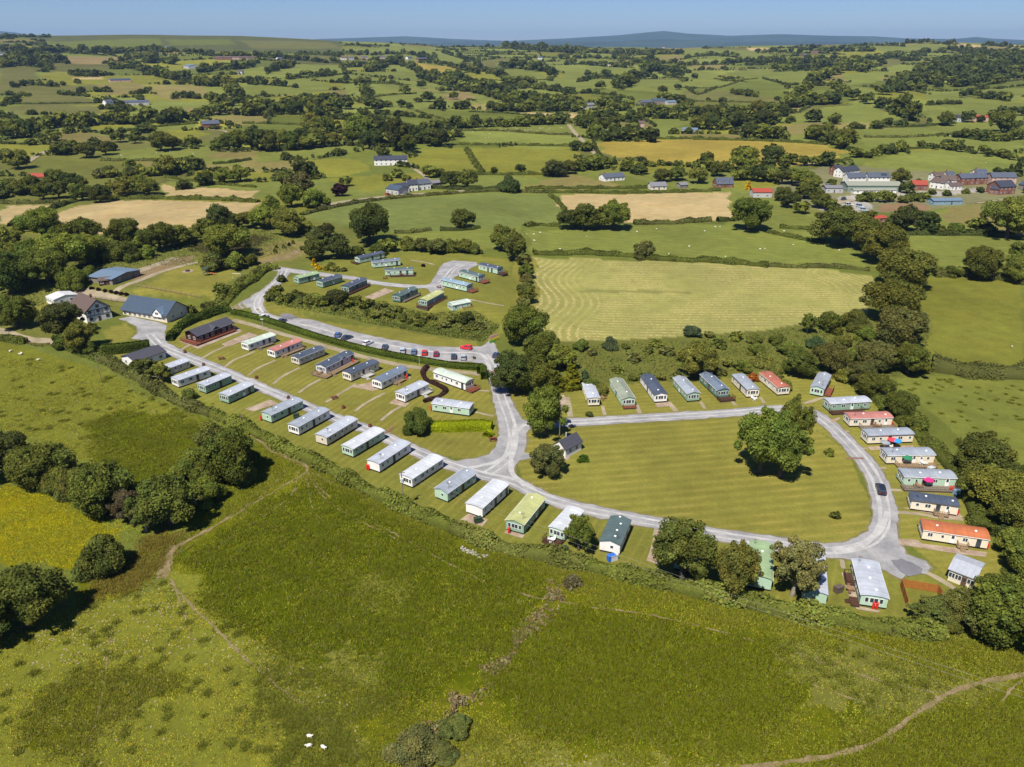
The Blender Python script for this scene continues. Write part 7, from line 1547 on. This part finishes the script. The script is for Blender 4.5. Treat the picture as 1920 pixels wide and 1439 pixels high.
for lab, pos, to, pa, es, L in [('white sports utility car, leftmost parked by the clipped hedge', (495, 599), (505, 594), 'white', True, 4.5), ('dark navy car, second from left by the hedge', (529, 607), (536, 603), 'navy', False, 4.2), ('bright blue hatchback beside a navy car', (634, 633), (638, 628), 'blue', True, 4.0), ('navy saloon beside the bright blue hatchback', (651, 638), (657, 636), 'navy', False, 4.4), ('white hatchback alone by the hedge', (690, 648), (697, 645), 'white', True, 4.0), ('dark blue car parked right of the white hatchback', (722, 656), (725, 650), 'darkblue', True, 4.1), ('pale blue car, first of the middle four', (755, 662.5), (756, 655), 'pale', True, 4.1), ('slate blue car between the pale blue and red ones', (776, 664.5), (777, 657), 'slate', True, 4.1), ('orange red car beside the maroon one', (796, 666.5), (797, 659), 'red', True, 4.0), ('small maroon car right of the orange red one', (818, 669), (819, 662), 'maroon', True, 3.7), ('dark teal blue car near the right end of the hedge', (851, 673.5), (851.5, 666), 'darkblue', True, 4.0), ('silver car at the right end of the hedge', (869, 675.5), (869.5, 668), 'silver', True, 3.9)]:
    car('parked_car', lab, (pos[0], pos[1] - 2), (to[0], to[1] - 2), pa, L, 1.78, 1.5, es, G_)
car('parked_car', 'bright red car on the far side of the car park road', (874, 655), (860, 653), 'brightred', 4.1)
car('parked_car', 'dark blue car under the trees at the end of the car park', (931, 669), (936, 664), 'navy', 4.0)
car('car', 'dark blue estate car driving on the right hand loop road', (1651, 921), (1646, 905), 'black', 4.7, 1.85, 1.5, True)
YV = 'vehicles in the village scrap yard'
for lab, pos, to, pa in [('dark green truck on the village yard track', (1582, 376), (1590, 374), 'darkblue'), ('white van in the village yard', (1592, 386), (1600, 386), 'white'), ('pale van with long body in the village yard', (1612, 389), (1622, 391), 'pale'), ('white car before the white vans', (1588, 392), (1594, 394), 'white'), ('blue car under the yard trees', (1498, 384), (1505, 386), 'slate'), ('silver car beside the village tree', (1554, 351), (1561, 351), 'silver'), ('dark car left on the yard', (1556, 384), (1562, 386), 'black'), ('pale trailer at the right of the yard', (1620, 396), (1630, 397), 'pale')]:
    car('parked_vehicle', lab, pos, to, pa, 5.2, 2.0, 2.1, True, YV)
for lab, pos, to, pa in [('pale blue car outside the roadside barns', (757, 364), (763, 363), 'pale'), ('red pickup outside the roadside barns', (727, 366), (732, 365), 'red')]: car('parked_car', lab, pos, to, pa)

# ================================================================== SMALL THINGS IN THE PARK
RED = mat('red_enamel', (.50, .02, .015, 1), .35); BRICK = mat('planter_brown', (.13, .035, .025, 1), .7); WIRE = mat('wire', (.28, .27, .25, 1), .5); POLE = mat('pole_wood', (.20, .16, .12, 1), .9, .1, .3, 3); METAL = mat('galvanised', (.42, .43, .44, 1), .4, .5)
GB = [MB().lathe([(.02, 0), (.19, .02), (.2, .15), (.2, 1.0), (.16, 1.13), (.08, 1.18)], 12).lathe([(.09, 1.18), (.09, 1.3)], 8).mesh('gas_bottle', RED, True)]
def dropped(name, me, label, cat, pos, group=None, rz=0.0, lift=0.0, s=1.0):
    p = G1(pos); o = put(name, me, None, (p[0], p[1], float(H(p[0], p[1])) + lift)); o.rotation_euler = (0, 0, rz); o.scale = (s, s, s)
    return tag(o, label, cat, group)
for pos, lab in [((490, 789), 'at the lower end of the caravan by the concrete pitch'), ((689, 881), 'left, at the end of the white grey roofed caravan'), ((692, 882), 'right, at the end of the white grey roofed caravan'), ((954.5, 1000), 'by the bay window of the lime roofed caravan'), ((1636.6, 1142), 'left, at the end of the long pale green caravan'), ((1643, 1142), 'right, at the end of the long pale green caravan'), ((1850, 1030), 'at the right end of the long orange roofed caravan'), ((1794.5, 966), 'at the right end of the blue slate roofed caravan'), ((1781, 922), 'left, below the caravan with the pink parasol'), ((1785, 922), 'right, below the caravan with the pink parasol'), ((662, 682), 'behind the tan deck of the grey lodge caravan'), ((763, 711), 'beside the steel blue roofed caravan'), ((809, 770), 'left of the green caravan over the golden hedge'), ((1672, 801), 'at the right end of the pink roofed caravan')]:
    dropped('gas_bottle', GB[0], f"red gas bottle {lab}", 'gas bottle', pos, 'red gas bottles', s=1.25)
def planter(pos, lab):
    p = G1(pos); e = empty('planter', (p[0], p[1], float(H(p[0], p[1])))); tag(e, lab, 'planter', 'planters along the road')
    MB().lathe([(.38, 0), (.5, .1), (.52, .55), (.46, .62), (.4, .6)], 12).build('tub', BRICK, e)
    rng = np.random.default_rng(int(pos[0])); v = rng.normal(size=(90, 3)); v /= np.linalg.norm(v, axis=1)[:, None]; v[:, 2] = abs(v[:, 2])
    co, ti = leaf_quads(v * .42 + np.array([0, 0, .6]), v, .10, np.where(rng.random((90, 1)) < .5, np.array([[.25, .03, .05]]), np.array([[.05, .09, .02]])), rng)
    f = put('flowers', raw_mesh('flowers', co, np.arange(len(co)), 4, LEAF, ti), e); f.color = (1, 1, 1, 1)
for pos, lab in [((347, 662), 'below the brown lodge path'), ((481, 710), 'opposite the green pair of caravans'), ((541, 748), 'above the empty concrete pitch'), ((644, 766), 'in the middle of the lower road'), ((694, 801), 'just before the speed hump'), ((382, 686), 'across the road from the lodge path')]: planter(pos, 'round brown flower tub ' + lab)
def bench(pos, rz, lab):
    p = G1(pos); e = empty('picnic_bench', (p[0], p[1], float(H(p[0], p[1]))), rz); tag(e, lab, 'picnic bench', 'picnic benches')
    MB().box(-.95, .95, -.38, .38, .72, .78).build('table_top', BRICK, e)
    for y in (-.72, .72): MB().box(-.95, .95, y - .14, y + .14, .42, .47).build('seat', BRICK, e)
    for x in (-.65, .65): MB().tube([(x, -.75, 0), (x, -.25, .72)], .05, 4).tube([(x, .75, 0), (x, .25, .72)], .05, 4).tube([(x, -.8, .4), (x, .8, .4)], .045, 4).build('leg', BRICK, e)
for pos, rz, lab in [((415, 674), .5, 'on the lawn below the mint roofed caravan'), ((627, 748), .6, 'at the path of the slate roofed caravan'), ((924, 826), .1, 'beside the golden round bush'), ((823, 540), .3, 'on the terrace by the pale blue roofed caravan'), ((722, 523), .2, 'at the edge of the terrace loop')]: bench(pos, rz, 'red brown picnic bench ' + lab)
def parasol(pos, col, lab, lift=.55):
    p = G1(pos); e = empty('parasol', (p[0], p[1], float(H(p[0], p[1])) + lift)); tag(e, lab, 'parasol', 'parasols on caravan decks')
    MB().tube([(0, 0, 0), (0, 0, 2.35)], .03, 6).build('pole', METAL, e)
    MB().lathe([(1.25, 1.75), (1.22, 1.83), (.65, 2.12), (.05, 2.35)], 8).build('canopy', mat('canvas_' + lab.split()[0], col + (1,), .8), e)
    MB().lathe([(.3, 0), (.28, .08), (.05, .1)], 10).build('base', SKIRT, e)
parasol((1679, 839), (.02, .22, .62), 'blue parasol on the patio of a cream caravan', .1); parasol((1671, 837), (.6, .04, .06), 'red parasol touching the blue one', .1); parasol((1657.5, 842), (.22, .24, .26), 'grey parasol left of the red one', .1)
parasol((1698, 874), (.02, .16, .07), 'green parasol on a wooden deck'); parasol((1737, 916), (.5, .02, .15), 'pink parasol on the planted veranda')
# speed humps
for a, b, lab in [((722, 814), (737, 801), 'on the lower road beside the pale green caravan'), ((915, 695), (941.5, 702.6), 'on the road below the car park'), ((1586, 860), (1619, 860), 'on the right hand loop road')]:
    A, B, u, n, L = frame_from(a, b); m = MB().prism([(-.4, 0), (.4, 0), (.25, .08), (-.25, .08)], 0, L); o = m.build('speed_hump', mat('hump_brown', (.16, .085, .06, 1), .8)); o.location = (A[0], A[1], float(H(A[0], A[1])) + .055); o.rotation_euler = (0, 0, math.atan2(u[1], u[0])); tag(o, 'dark red speed hump ' + lab, 'speed hump', 'speed humps')
# poles, lamps and wires
def pole(pos, h, lab, name='utility_pole', cat='utility pole', arms=(), box=False, r_=.13, rz=0.0):
    p = G1(pos); z = float(H(p[0], p[1])); e = empty(name, (p[0], p[1], z), rz); tag(e, lab, cat)
    MB().tube([(0, 0, -.3), (0, 0, h)], [r_, r_ * .75], 8).build('post', POLE, e)
    for za, w in arms: MB().box(-w / 2, w / 2, -.06, .06, za, za + .12).build('crossarm', POLE, e)
    if box: MB().lathe([(.05, h - 2.6), (.34, h - 2.55), (.36, h - 1.7), (.3, h - 1.55), (.05, h - 1.5)], 12, 0, -.45).build('transformer', METAL, e)
    return Vector((p[0], p[1], z + h))
pt = pole((757, 953), 9.5, 'wooden electricity pole with grey transformer beside the boundary hedge', arms=((9.0, 1.6), (7.2, .9)), box=True, rz=.4)
pole((191, 717), 8.5, 'plain wooden pole in the left pasture'); pole((1049, 824), 10, 'wooden pole with three crossarms behind the white toilet block', arms=((9.6, 2.0), (8.9, 2.0), (8.2, 1.5)), rz=.5); pole((455, 806), 5, 'short leaning pole by the trodden gateway')
for pos, lab in [((494, 621), 'left street lamp beside the path under the clipped hedge'), ((787, 691), 'right street lamp beside the path under the clipped hedge')]:
    p = G1(pos); e = empty('street_lamp', (p[0], p[1], float(H(p[0], p[1])))); tag(e, lab, 'street lamp', 'street lamps'); MB().tube([(0, 0, 0), (0, 0, 4.4)], .06, 8).build('post', METAL, e); MB().box(-.5, .5, -.12, .12, 4.4, 4.52).build('lamp_head', FRAME_W, e)
p2 = G1((1965, 1420)); end = Vector((p2[0], p2[1], float(H(p2[0], p2[1])) + 9.5))
for k in (-1, 1):
    o_ = Vector((.5 * k, .5 * k, 0)); A, B = pt + o_ - Vector((0, 0, .4)), end + o_
    tag(MB().tube([A.lerp(B, t) - Vector((0, 0, 4 * 1.6 * t * (1 - t))) for t in np.linspace(0, 1, 25)], .011, 5).build('power_line', WIRE), f"{'lower' if k < 0 else 'upper'} of two thin wires over the rough pasture", 'wire', 'power lines')
# fences
def rail_fence(pts, lab, h=1.1, sp=2.2, col='tan', panel=False):
    W_ = [G1(p) for p in pts]; e = empty('fence', (W_[0][0], W_[0][1], float(H(W_[0][0], W_[0][1])))); tag(e, lab, 'fence'); o0 = np.array(e.location)
    post = MB().box(-.06, .06, -.06, .06, -.2, h + .1).mesh('post', WOODC[col])
    for A, B in zip(W_, W_[1:]):
        L = float(np.hypot(*(B - A)[:2])); n = max(int(L / sp), 1); rz = math.atan2(B[1] - A[1], B[0] - A[0]); m = MB()
        for i in range(n + 1):
            t = i / n; x, y = A[0] + (B[0] - A[0]) * t, A[1] + (B[1] - A[1]) * t; q = put('post', post, e); q.location = (x - o0[0], y - o0[1], float(H(x, y)) - o0[2]); q.rotation_euler = (0, 0, rz)
            if i < n:
                t2 = (i + 1) / n; x2, y2 = A[0] + (B[0] - A[0]) * t2, A[1] + (B[1] - A[1]) * t2; z1, z2 = float(H(x, y)), float(H(x2, y2)); nx, ny = -math.sin(rz) * .025, math.cos(rz) * .025
                for (a_, b_) in (((.08, h),) if panel else ((h * .35, h * .47), (h * .75, h * .88))):
                    c = [(x - o0[0] + s * nx, y - o0[1] + s * ny) for s in (-1, 1)]; d = [(x2 - o0[0] + s * nx, y2 - o0[1] + s * ny) for s in (-1, 1)]; k = len(m.v)
                    m.v += [(*c[0], z1 - o0[2] + a_), (*d[0], z2 - o0[2] + a_), (*d[1], z2 - o0[2] + a_), (*c[1], z1 - o0[2] + a_), (*c[0], z1 - o0[2] + b_), (*d[0], z2 - o0[2] + b_), (*d[1], z2 - o0[2] + b_), (*c[1], z1 - o0[2] + b_)]
                    for f in ((0, 3, 2, 1), (4, 5, 6, 7), (0, 1, 5, 4), (1, 2, 6, 5), (2, 3, 7, 6), (3, 0, 4, 7)): m.f.append(tuple(k + i_ for i_ in f)); m.m.append(0)
        m.build('panel' if panel else 'rail', WOODC[col], e)
rail_fence([(257, 538), (320, 549), (377, 560)], 'wooden post and rail fence along the playing field'); rail_fence([(1688, 1100), (1757, 1112), (1763, 1122)], 'orange brown panel fence round the corner compound, back side', 1.8, 1.9, 'orange', True); rail_fence([(1688, 1100), (1700, 1140)], 'brown panel fence round the corner compound, left side', 1.8, 1.9, 'orange', True)
rail_fence([(52, 646), (66, 650), (80, 651), (95, 648)], 'wooden gate fence at the left drive', 1.1, 1.6, 'brown'); rail_fence([(1812, 384), (1850, 379), (1880, 378), (1930, 377)], 'pale rail fence round the village paddock', 1.2, 4, 'tan'); rail_fence([(140, 556), (190, 562), (240, 570)], 'rail fence behind the farmhouse', 1.0, 2.5, 'grey')
# goal, play tower, trampoline
p = G1((437, 522)); q = G1((452, 523)); e = empty('goal', tuple(p), math.atan2((q - p)[1], (q - p)[0])); tag(e, 'white football goal on the playing field', 'goal'); Lg = float(np.hypot(*(q - p)[:2]))
MB().tube([(0, 0, 0), (0, 0, 2), (Lg, 0, 2), (Lg, 0, 0)], .07, 6).tube([(0, 0, 2), (0, 1.2, 0), (Lg, 1.2, 0), (Lg, 0, 2)], .05, 6).build('frame', FRAME_W, e)
p = G1((386, 517)); e = empty('play_tower', tuple(p), .3); tag(e, 'wooden play tower with red slide on the playing field', 'play tower')
m = MB()
for x in (-.8, .8):
    for y in (-.8, .8): m.box(x - .07, x + .07, y - .07, y + .07, 0, 2.8)
m.box(-.9, .9, -.9, .9, 1.3, 1.4).build('frame', WOODC['grey'], e); MB().prism([(-1.1, 2.8), (1.1, 2.8), (0, 3.7)], -1.1, 1.1).build('roof', WOODC['green'], e); MB().prism([(.95, 1.35), (.95, 1.55), (4.2, .35), (4.2, .15)], -.35, .35, axis='y').build('slide', mat('slide_orange', (.5, .12, .05, 1), .4), e)
p = G1((352, 509)); e = empty('trampoline', tuple(p)); tag(e, 'round dark trampoline on a pale disc', 'trampoline'); MB().lathe([(2.4, 0), (2.4, .06), (.02, .07)], 20).build('base', MATS['slab'], e); MB().lathe([(.95, .07), (.95, .45), (.02, .42)], 16).build('mat', SKIRT, e)
# bright play panels at the car park end
p = G1((918, 645)); q = G1((932, 640)); e = empty('notice_board', tuple(p), math.atan2((q - p)[1], (q - p)[0])); tag(e, 'colourful pink, yellow and green boards at the end of the car park', 'boards')
MB().box(0, 2.6, 0, .08, .1, .9).build('panel', mat('panel_green', (.10, .35, .06, 1), .6), e); MB().box(.3, 5.5, .6, .68, .5, 1.3).build('panel', mat('panel_yellow', (.65, .50, .05, 1), .6), e); MB().box(1.2, 5.2, 1.1, 1.18, 1.2, 2.2).build('panel', mat('panel_pink', (.60, .36, .33, 1), .6), e)
# storage boxes and bits by the caravans
BOX = {k: MB().box(-.6, .6, -.4, .4, 0, .9).prism([(-.45, .9), (.45, .9), (.45, .96), (-.45, 1.08)], -.65, .65).mesh('storage_box', c) for k, c in dict(green=WOODC['green'], dark=FRAME_D, grey=MATS['cladding_grey'], bluegrey=mat('blue_plastic', (.16, .26, .34, 1), .5), tarp=mat('blue_tarp', (.02, .12, .5, 1), .6)).items()}
for pos, k, lab in [((1057, 1036), 'green', 'dark green storage box under the young tree'), ((896, 980), 'green', 'green wooden bin beside the wide white caravan'), ((1793, 928), 'bluegrey', 'blue grey cabinet right of the pink parasol veranda'), ((1146, 1051), 'tarp', 'bright blue covered box behind the dark green roofed caravan'), ((1527, 1128), 'green', 'dark green bin below the birch'), ((1571, 1110), 'dark', 'black barbecue box on the lawn left of the long green caravan'), ((556, 784), 'green', 'green rotary box between two grey roofed caravans'), ((1744, 885), 'grey', 'grey box at the end of the green parasol deck'), ((1150, 1050), 'grey', 'grey box beside the blue covered box')]:
    dropped('storage_box', BOX[k], lab, 'storage box', pos, None, .4, .02, 1.3)
# garden furniture on the patios
PLAS = mat('white_plastic', (.72, .72, .70, 1), .4); TEAK = mat('teak', (.22, .13, .07, 1), .7)
def _table(m_): return MB().lathe([(.55, .68), (.55, .73), (.02, .735)], 14).tube([(-.35, -.35, 0), (-.2, -.2, .68)], .03, 5).tube([(.35, -.35, 0), (.2, -.2, .68)], .03, 5).tube([(.35, .35, 0), (.2, .2, .68)], .03, 5).tube([(-.35, .35, 0), (-.2, .2, .68)], .03, 5).mesh('garden_table', m_)
def _chair(m_):
    c = MB().box(-.25, .25, -.25, .25, .42, .46).box(-.25, .25, .21, .25, .46, .95).box(-.27, -.22, -.2, .2, .62, .66).box(.22, .27, -.2, .2, .62, .66)
    for x in (-.22, .22):
        for y in (-.22, .22): c.box(x - .025, x + .025, y - .025, y + .025, 0, .42)
    return c.mesh('garden_chair', m_)
TB = [_table(PLAS), _table(TEAK)]; CH = [_chair(PLAS), _chair(TEAK)]
for key, x, y, lift, k, lab in [(24, 4.5, -2.0, .08, 0, 'on the patio between the parasols'), (25, 8.5, -1.2, .56, 0, 'on the deck under the green parasol'), (26, 3.0, -1.2, .56, 1, 'on the planted veranda'), (23, 7.0, -1.2, .56, 1, 'on the deck of the pink roofed caravan'), (53, 7.0, -.9, .56, 1, 'on the deck inside the terrace loop'), (14, -1.4, 2.0, .36, 0, 'under the young tree'), (44, -1.4, 1.5, .56, 1, 'on the deck of the grey lodge caravan'), (36, VANF[36][2] + 1.4, 1.5, .03, 0, 'at the end of the cream caravan by the orange bush'), (31, 6, 5.0, .03, 1, 'on the grass between the first two top caravans'), (19, 6.8, -1.2, .08, 1, 'beside the long pale green caravan')]:
    loc, rz, L_, W_ = VANF[key]; cz, sz = math.cos(rz), math.sin(rz)
    def at(a_, b_, me, lb, cat, grp, rot):
        X, Y = loc.x + a_ * cz - b_ * sz, loc.y + a_ * sz + b_ * cz
        o = put(me.name.split('.')[0], me, None, (X, Y, float(H(X, Y)) + lift)); o.rotation_euler = (0, 0, rz + rot); tag(o, lb, cat, grp)
    at(x, y, TB[k], f"small {('white', 'brown')[k]} garden table {lab}", 'table', 'garden tables', 0)
    for q, (da, db, ro_) in enumerate([(.85, 0, -math.pi / 2), (-.85, 0, math.pi / 2), (0, .85, 0)]): at(x + da, y + db, CH[k], f"{('white', 'brown')[k]} garden chair {lab}", 'chair', 'garden chairs ' + lab, ro_)
# white stone heap, pale stones, sheep
st = MB(); rg = random.Random(4); hp = G1((895, 1042))
a, b = G1((868, 1031)), G1((908, 1046))
for k in range(60):
    t = rg.random(); x, y = a[0] + (b[0] - a[0]) * t + rg.gauss(0, .35), a[1] + (b[1] - a[1]) * t + rg.gauss(0, .35); r_ = rg.uniform(.14, .36)
    st.blob((x, y, float(H(x, y)) + r_ * .4), (r_, r_ * .8, r_ * .65), 0, 6, 4, .12)
tag(st.build('stone_heap', mat('pale_stone', obs(198, 192, 182), .9, .1, .12, 3)), 'line of white stones tipped on the grass below the boundary hedge', 'stone heap')
st = MB()
for q in scatter_poly([(60, 1180), (160, 1145), (305, 1092), (400, 1150), (470, 1230), (420, 1260), (300, 1230), (180, 1250), (60, 1260)], 330, RNG).tolist() + scatter_poly([(400, 1160), (560, 1235), (640, 1260), (690, 1420), (560, 1320)], 110, RNG).tolist() + scatter_poly([(0, 1250), (300, 1230), (400, 1439), (0, 1439)], 70, RNG).tolist() + scatter_poly([(20, 670), (200, 720), (330, 790), (150, 850)], 60, RNG).tolist() + scatter_poly([(850, 1410), (1280, 1425), (1400, 1440), (900, 1440)], 30, RNG).tolist():
    r_ = rg.uniform(.06, .20); st.blob((q[0], q[1], float(H(q[0], q[1])) + r_ * .2), (r_ * 1.2, r_, r_ * .55), 0, 6, 3, .15)
tag(st.build('pale_stones', mat('tan_stone', obs(186, 170, 138), .95, .1, .2, 3)), 'pale stones and dry clods strewn over the grazed slope', 'stones', kind='stuff')
WOOL = mat('wool', (.62, .57, .48, 1), .95, .05, .15, 5)
def sheep_mesh():
    m = MB(); m.blob((0, 0, .62), (.58, .30, .32), 0, 10, 6, .05); m.blob((.62, 0, .82), (.2, .12, .13), 0, 8, 5); m.tube([(.4, 0, .72), (.58, 0, .82)], [.16, .11], 8)
    for s in (-1, 1):
        m.blob((.56, s * .15, .88), (.04, .09, .03), 0, 6, 3)
        for x in (-.36, .34): m.tube([(x, s * .15, .5), (x + .02, s * .15, .25), (x, s * .15, 0)], [.08, .045, .04], 6)
    m.blob((-.6, 0, .6), (.06, .05, .12), 0, 6, 4)
    return m.mesh('sheep', WOOL, True)
SHEEP = sheep_mesh()
def sheep(pts, lab, group):
    for k, p_ in enumerate(pts): dropped('sheep', SHEEP, lab, 'sheep', p_, group, random.uniform(0, 6.28), 0, random.uniform(.72, .9))
sheep([(1013, 438), (988, 441), (1001, 441), (1002, 453), (1050, 469), (1100, 445), (1194, 436), (1231, 431), (1321, 435), (1292, 464), (1341, 427), (1360, 483), (1425, 469), (1434, 468), (1254, 478), (1487, 461), (1573, 471), (1470, 435), (1350, 427)], 'white sheep grazing in the big field above the hay meadow', 'sheep in the field above the hay')
rg = random.Random(9); sheep([(rg.uniform(935, 1066), rg.uniform(240, 250)) for _ in range(34)] + [(916, 259), (918, 252), (910, 260), (886, 249), (911, 254)], 'white sheep dotted over the far middle pasture', 'sheep in the far middle pasture')
sheep([(20, 661), (41, 665), (38, 666), (72, 677)], 'white sheep in the upper left pasture', 'sheep in the upper left pasture'); sheep([(581, 1384), (580, 1402), (607, 1405)], 'white sheep among the rush clumps at the bottom', 'sheep at the bottom')
sheep([(340, 196), (355, 195), (360, 193), (380, 194), (350, 198)] + [(rg.uniform(1760, 1820), rg.uniform(254, 256)) for _ in range(10)] + [(rg.uniform(210, 400), rg.uniform(285, 297)) for _ in range(8)] + [(1848, 306), (1820, 296), (1897, 652)], 'white sheep far off on a hillside', 'far sheep')

# ================================================================== LIGHT, AIR, CAMERA
SUN_EL = R(57); sdir = Vector((-.47, -.88, 0)).normalized() * math.cos(SUN_EL) + Vector((0, 0, math.sin(SUN_EL)))
sun = bpy.data.lights.new('sun', 'SUN'); sun.energy = 5.0; sun.angle = R(.53); sun.color = (1.0, .94, .83)
so = bpy.data.objects.new('sun', sun); so.rotation_euler = sdir.to_track_quat('Z', 'Y').to_euler(); COL.objects.link(so)
w = bpy.data.worlds.new('World'); sc.world = w; w.use_nodes = True
nt = w.node_tree; sk = nt.nodes.new('ShaderNodeTexSky'); sk.sky_type = 'NISHITA'; sk.sun_disc = False
sk.sun_elevation = SUN_EL; sk.sun_rotation = math.atan2(sdir.x, sdir.y); sk.altitude = 300; sk.air_density = 1.0; sk.dust_density = .0; sk.ozone_density = 4.0
bg = nt.nodes['Background']; tn = nt.nodes.new('ShaderNodeMix'); tn.data_type = 'RGBA'; tn.blend_type = 'MULTIPLY'; tn.inputs['Factor'].default_value = 1; tn.inputs['B'].default_value = (.56, .70, 1.05, 1); nt.links.new(sk.outputs[0], tn.inputs['A']); nt.links.new(tn.outputs['Result'], bg.inputs[0]); bg.inputs[1].default_value = .06
# haze: the air itself
hm = bpy.data.materials.new('haze'); hm.use_nodes = True; hn = hm.node_tree; hn.nodes.remove(hn.nodes['Principled BSDF'])
vp = hn.nodes.new('ShaderNodeVolumePrincipled'); vp.inputs['Color'].default_value = (.42, .66, 1.0, 1); vp.inputs['Density'].default_value = HAZE; vp.inputs['Anisotropy'].default_value = .2
hn.links.new(vp.outputs[0], hn.nodes['Material Output'].inputs['Volume'])
if HAZE > 0:
    hb = MB().box(-21500, 21500, -21500, 21500, -60, 370).build('haze', hm); tag(hb, kind='stuff'); hb['label'] = 'pale blue summer haze lying over the far hills'; hb['category'] = 'haze'
cam = bpy.data.cameras.new('camera'); cam.sensor_width = 36; cam.lens = 27.0; cam.clip_start = 1; cam.clip_end = 60000
co = bpy.data.objects.new('camera', cam); co.location = (0, 0, CAMZ); co.rotation_euler = (math.pi / 2 - PITCH, 0, 0); COL.objects.link(co); sc.camera = co
sc.view_settings.view_transform = 'Standard'; sc.view_settings.look = 'None'; sc.view_settings.exposure = .66; sc.view_settings.gamma = 1
sc.cycles.max_bounces = 6; sc.cycles.volume_bounces = 0; sc.cycles.use_denoising = True
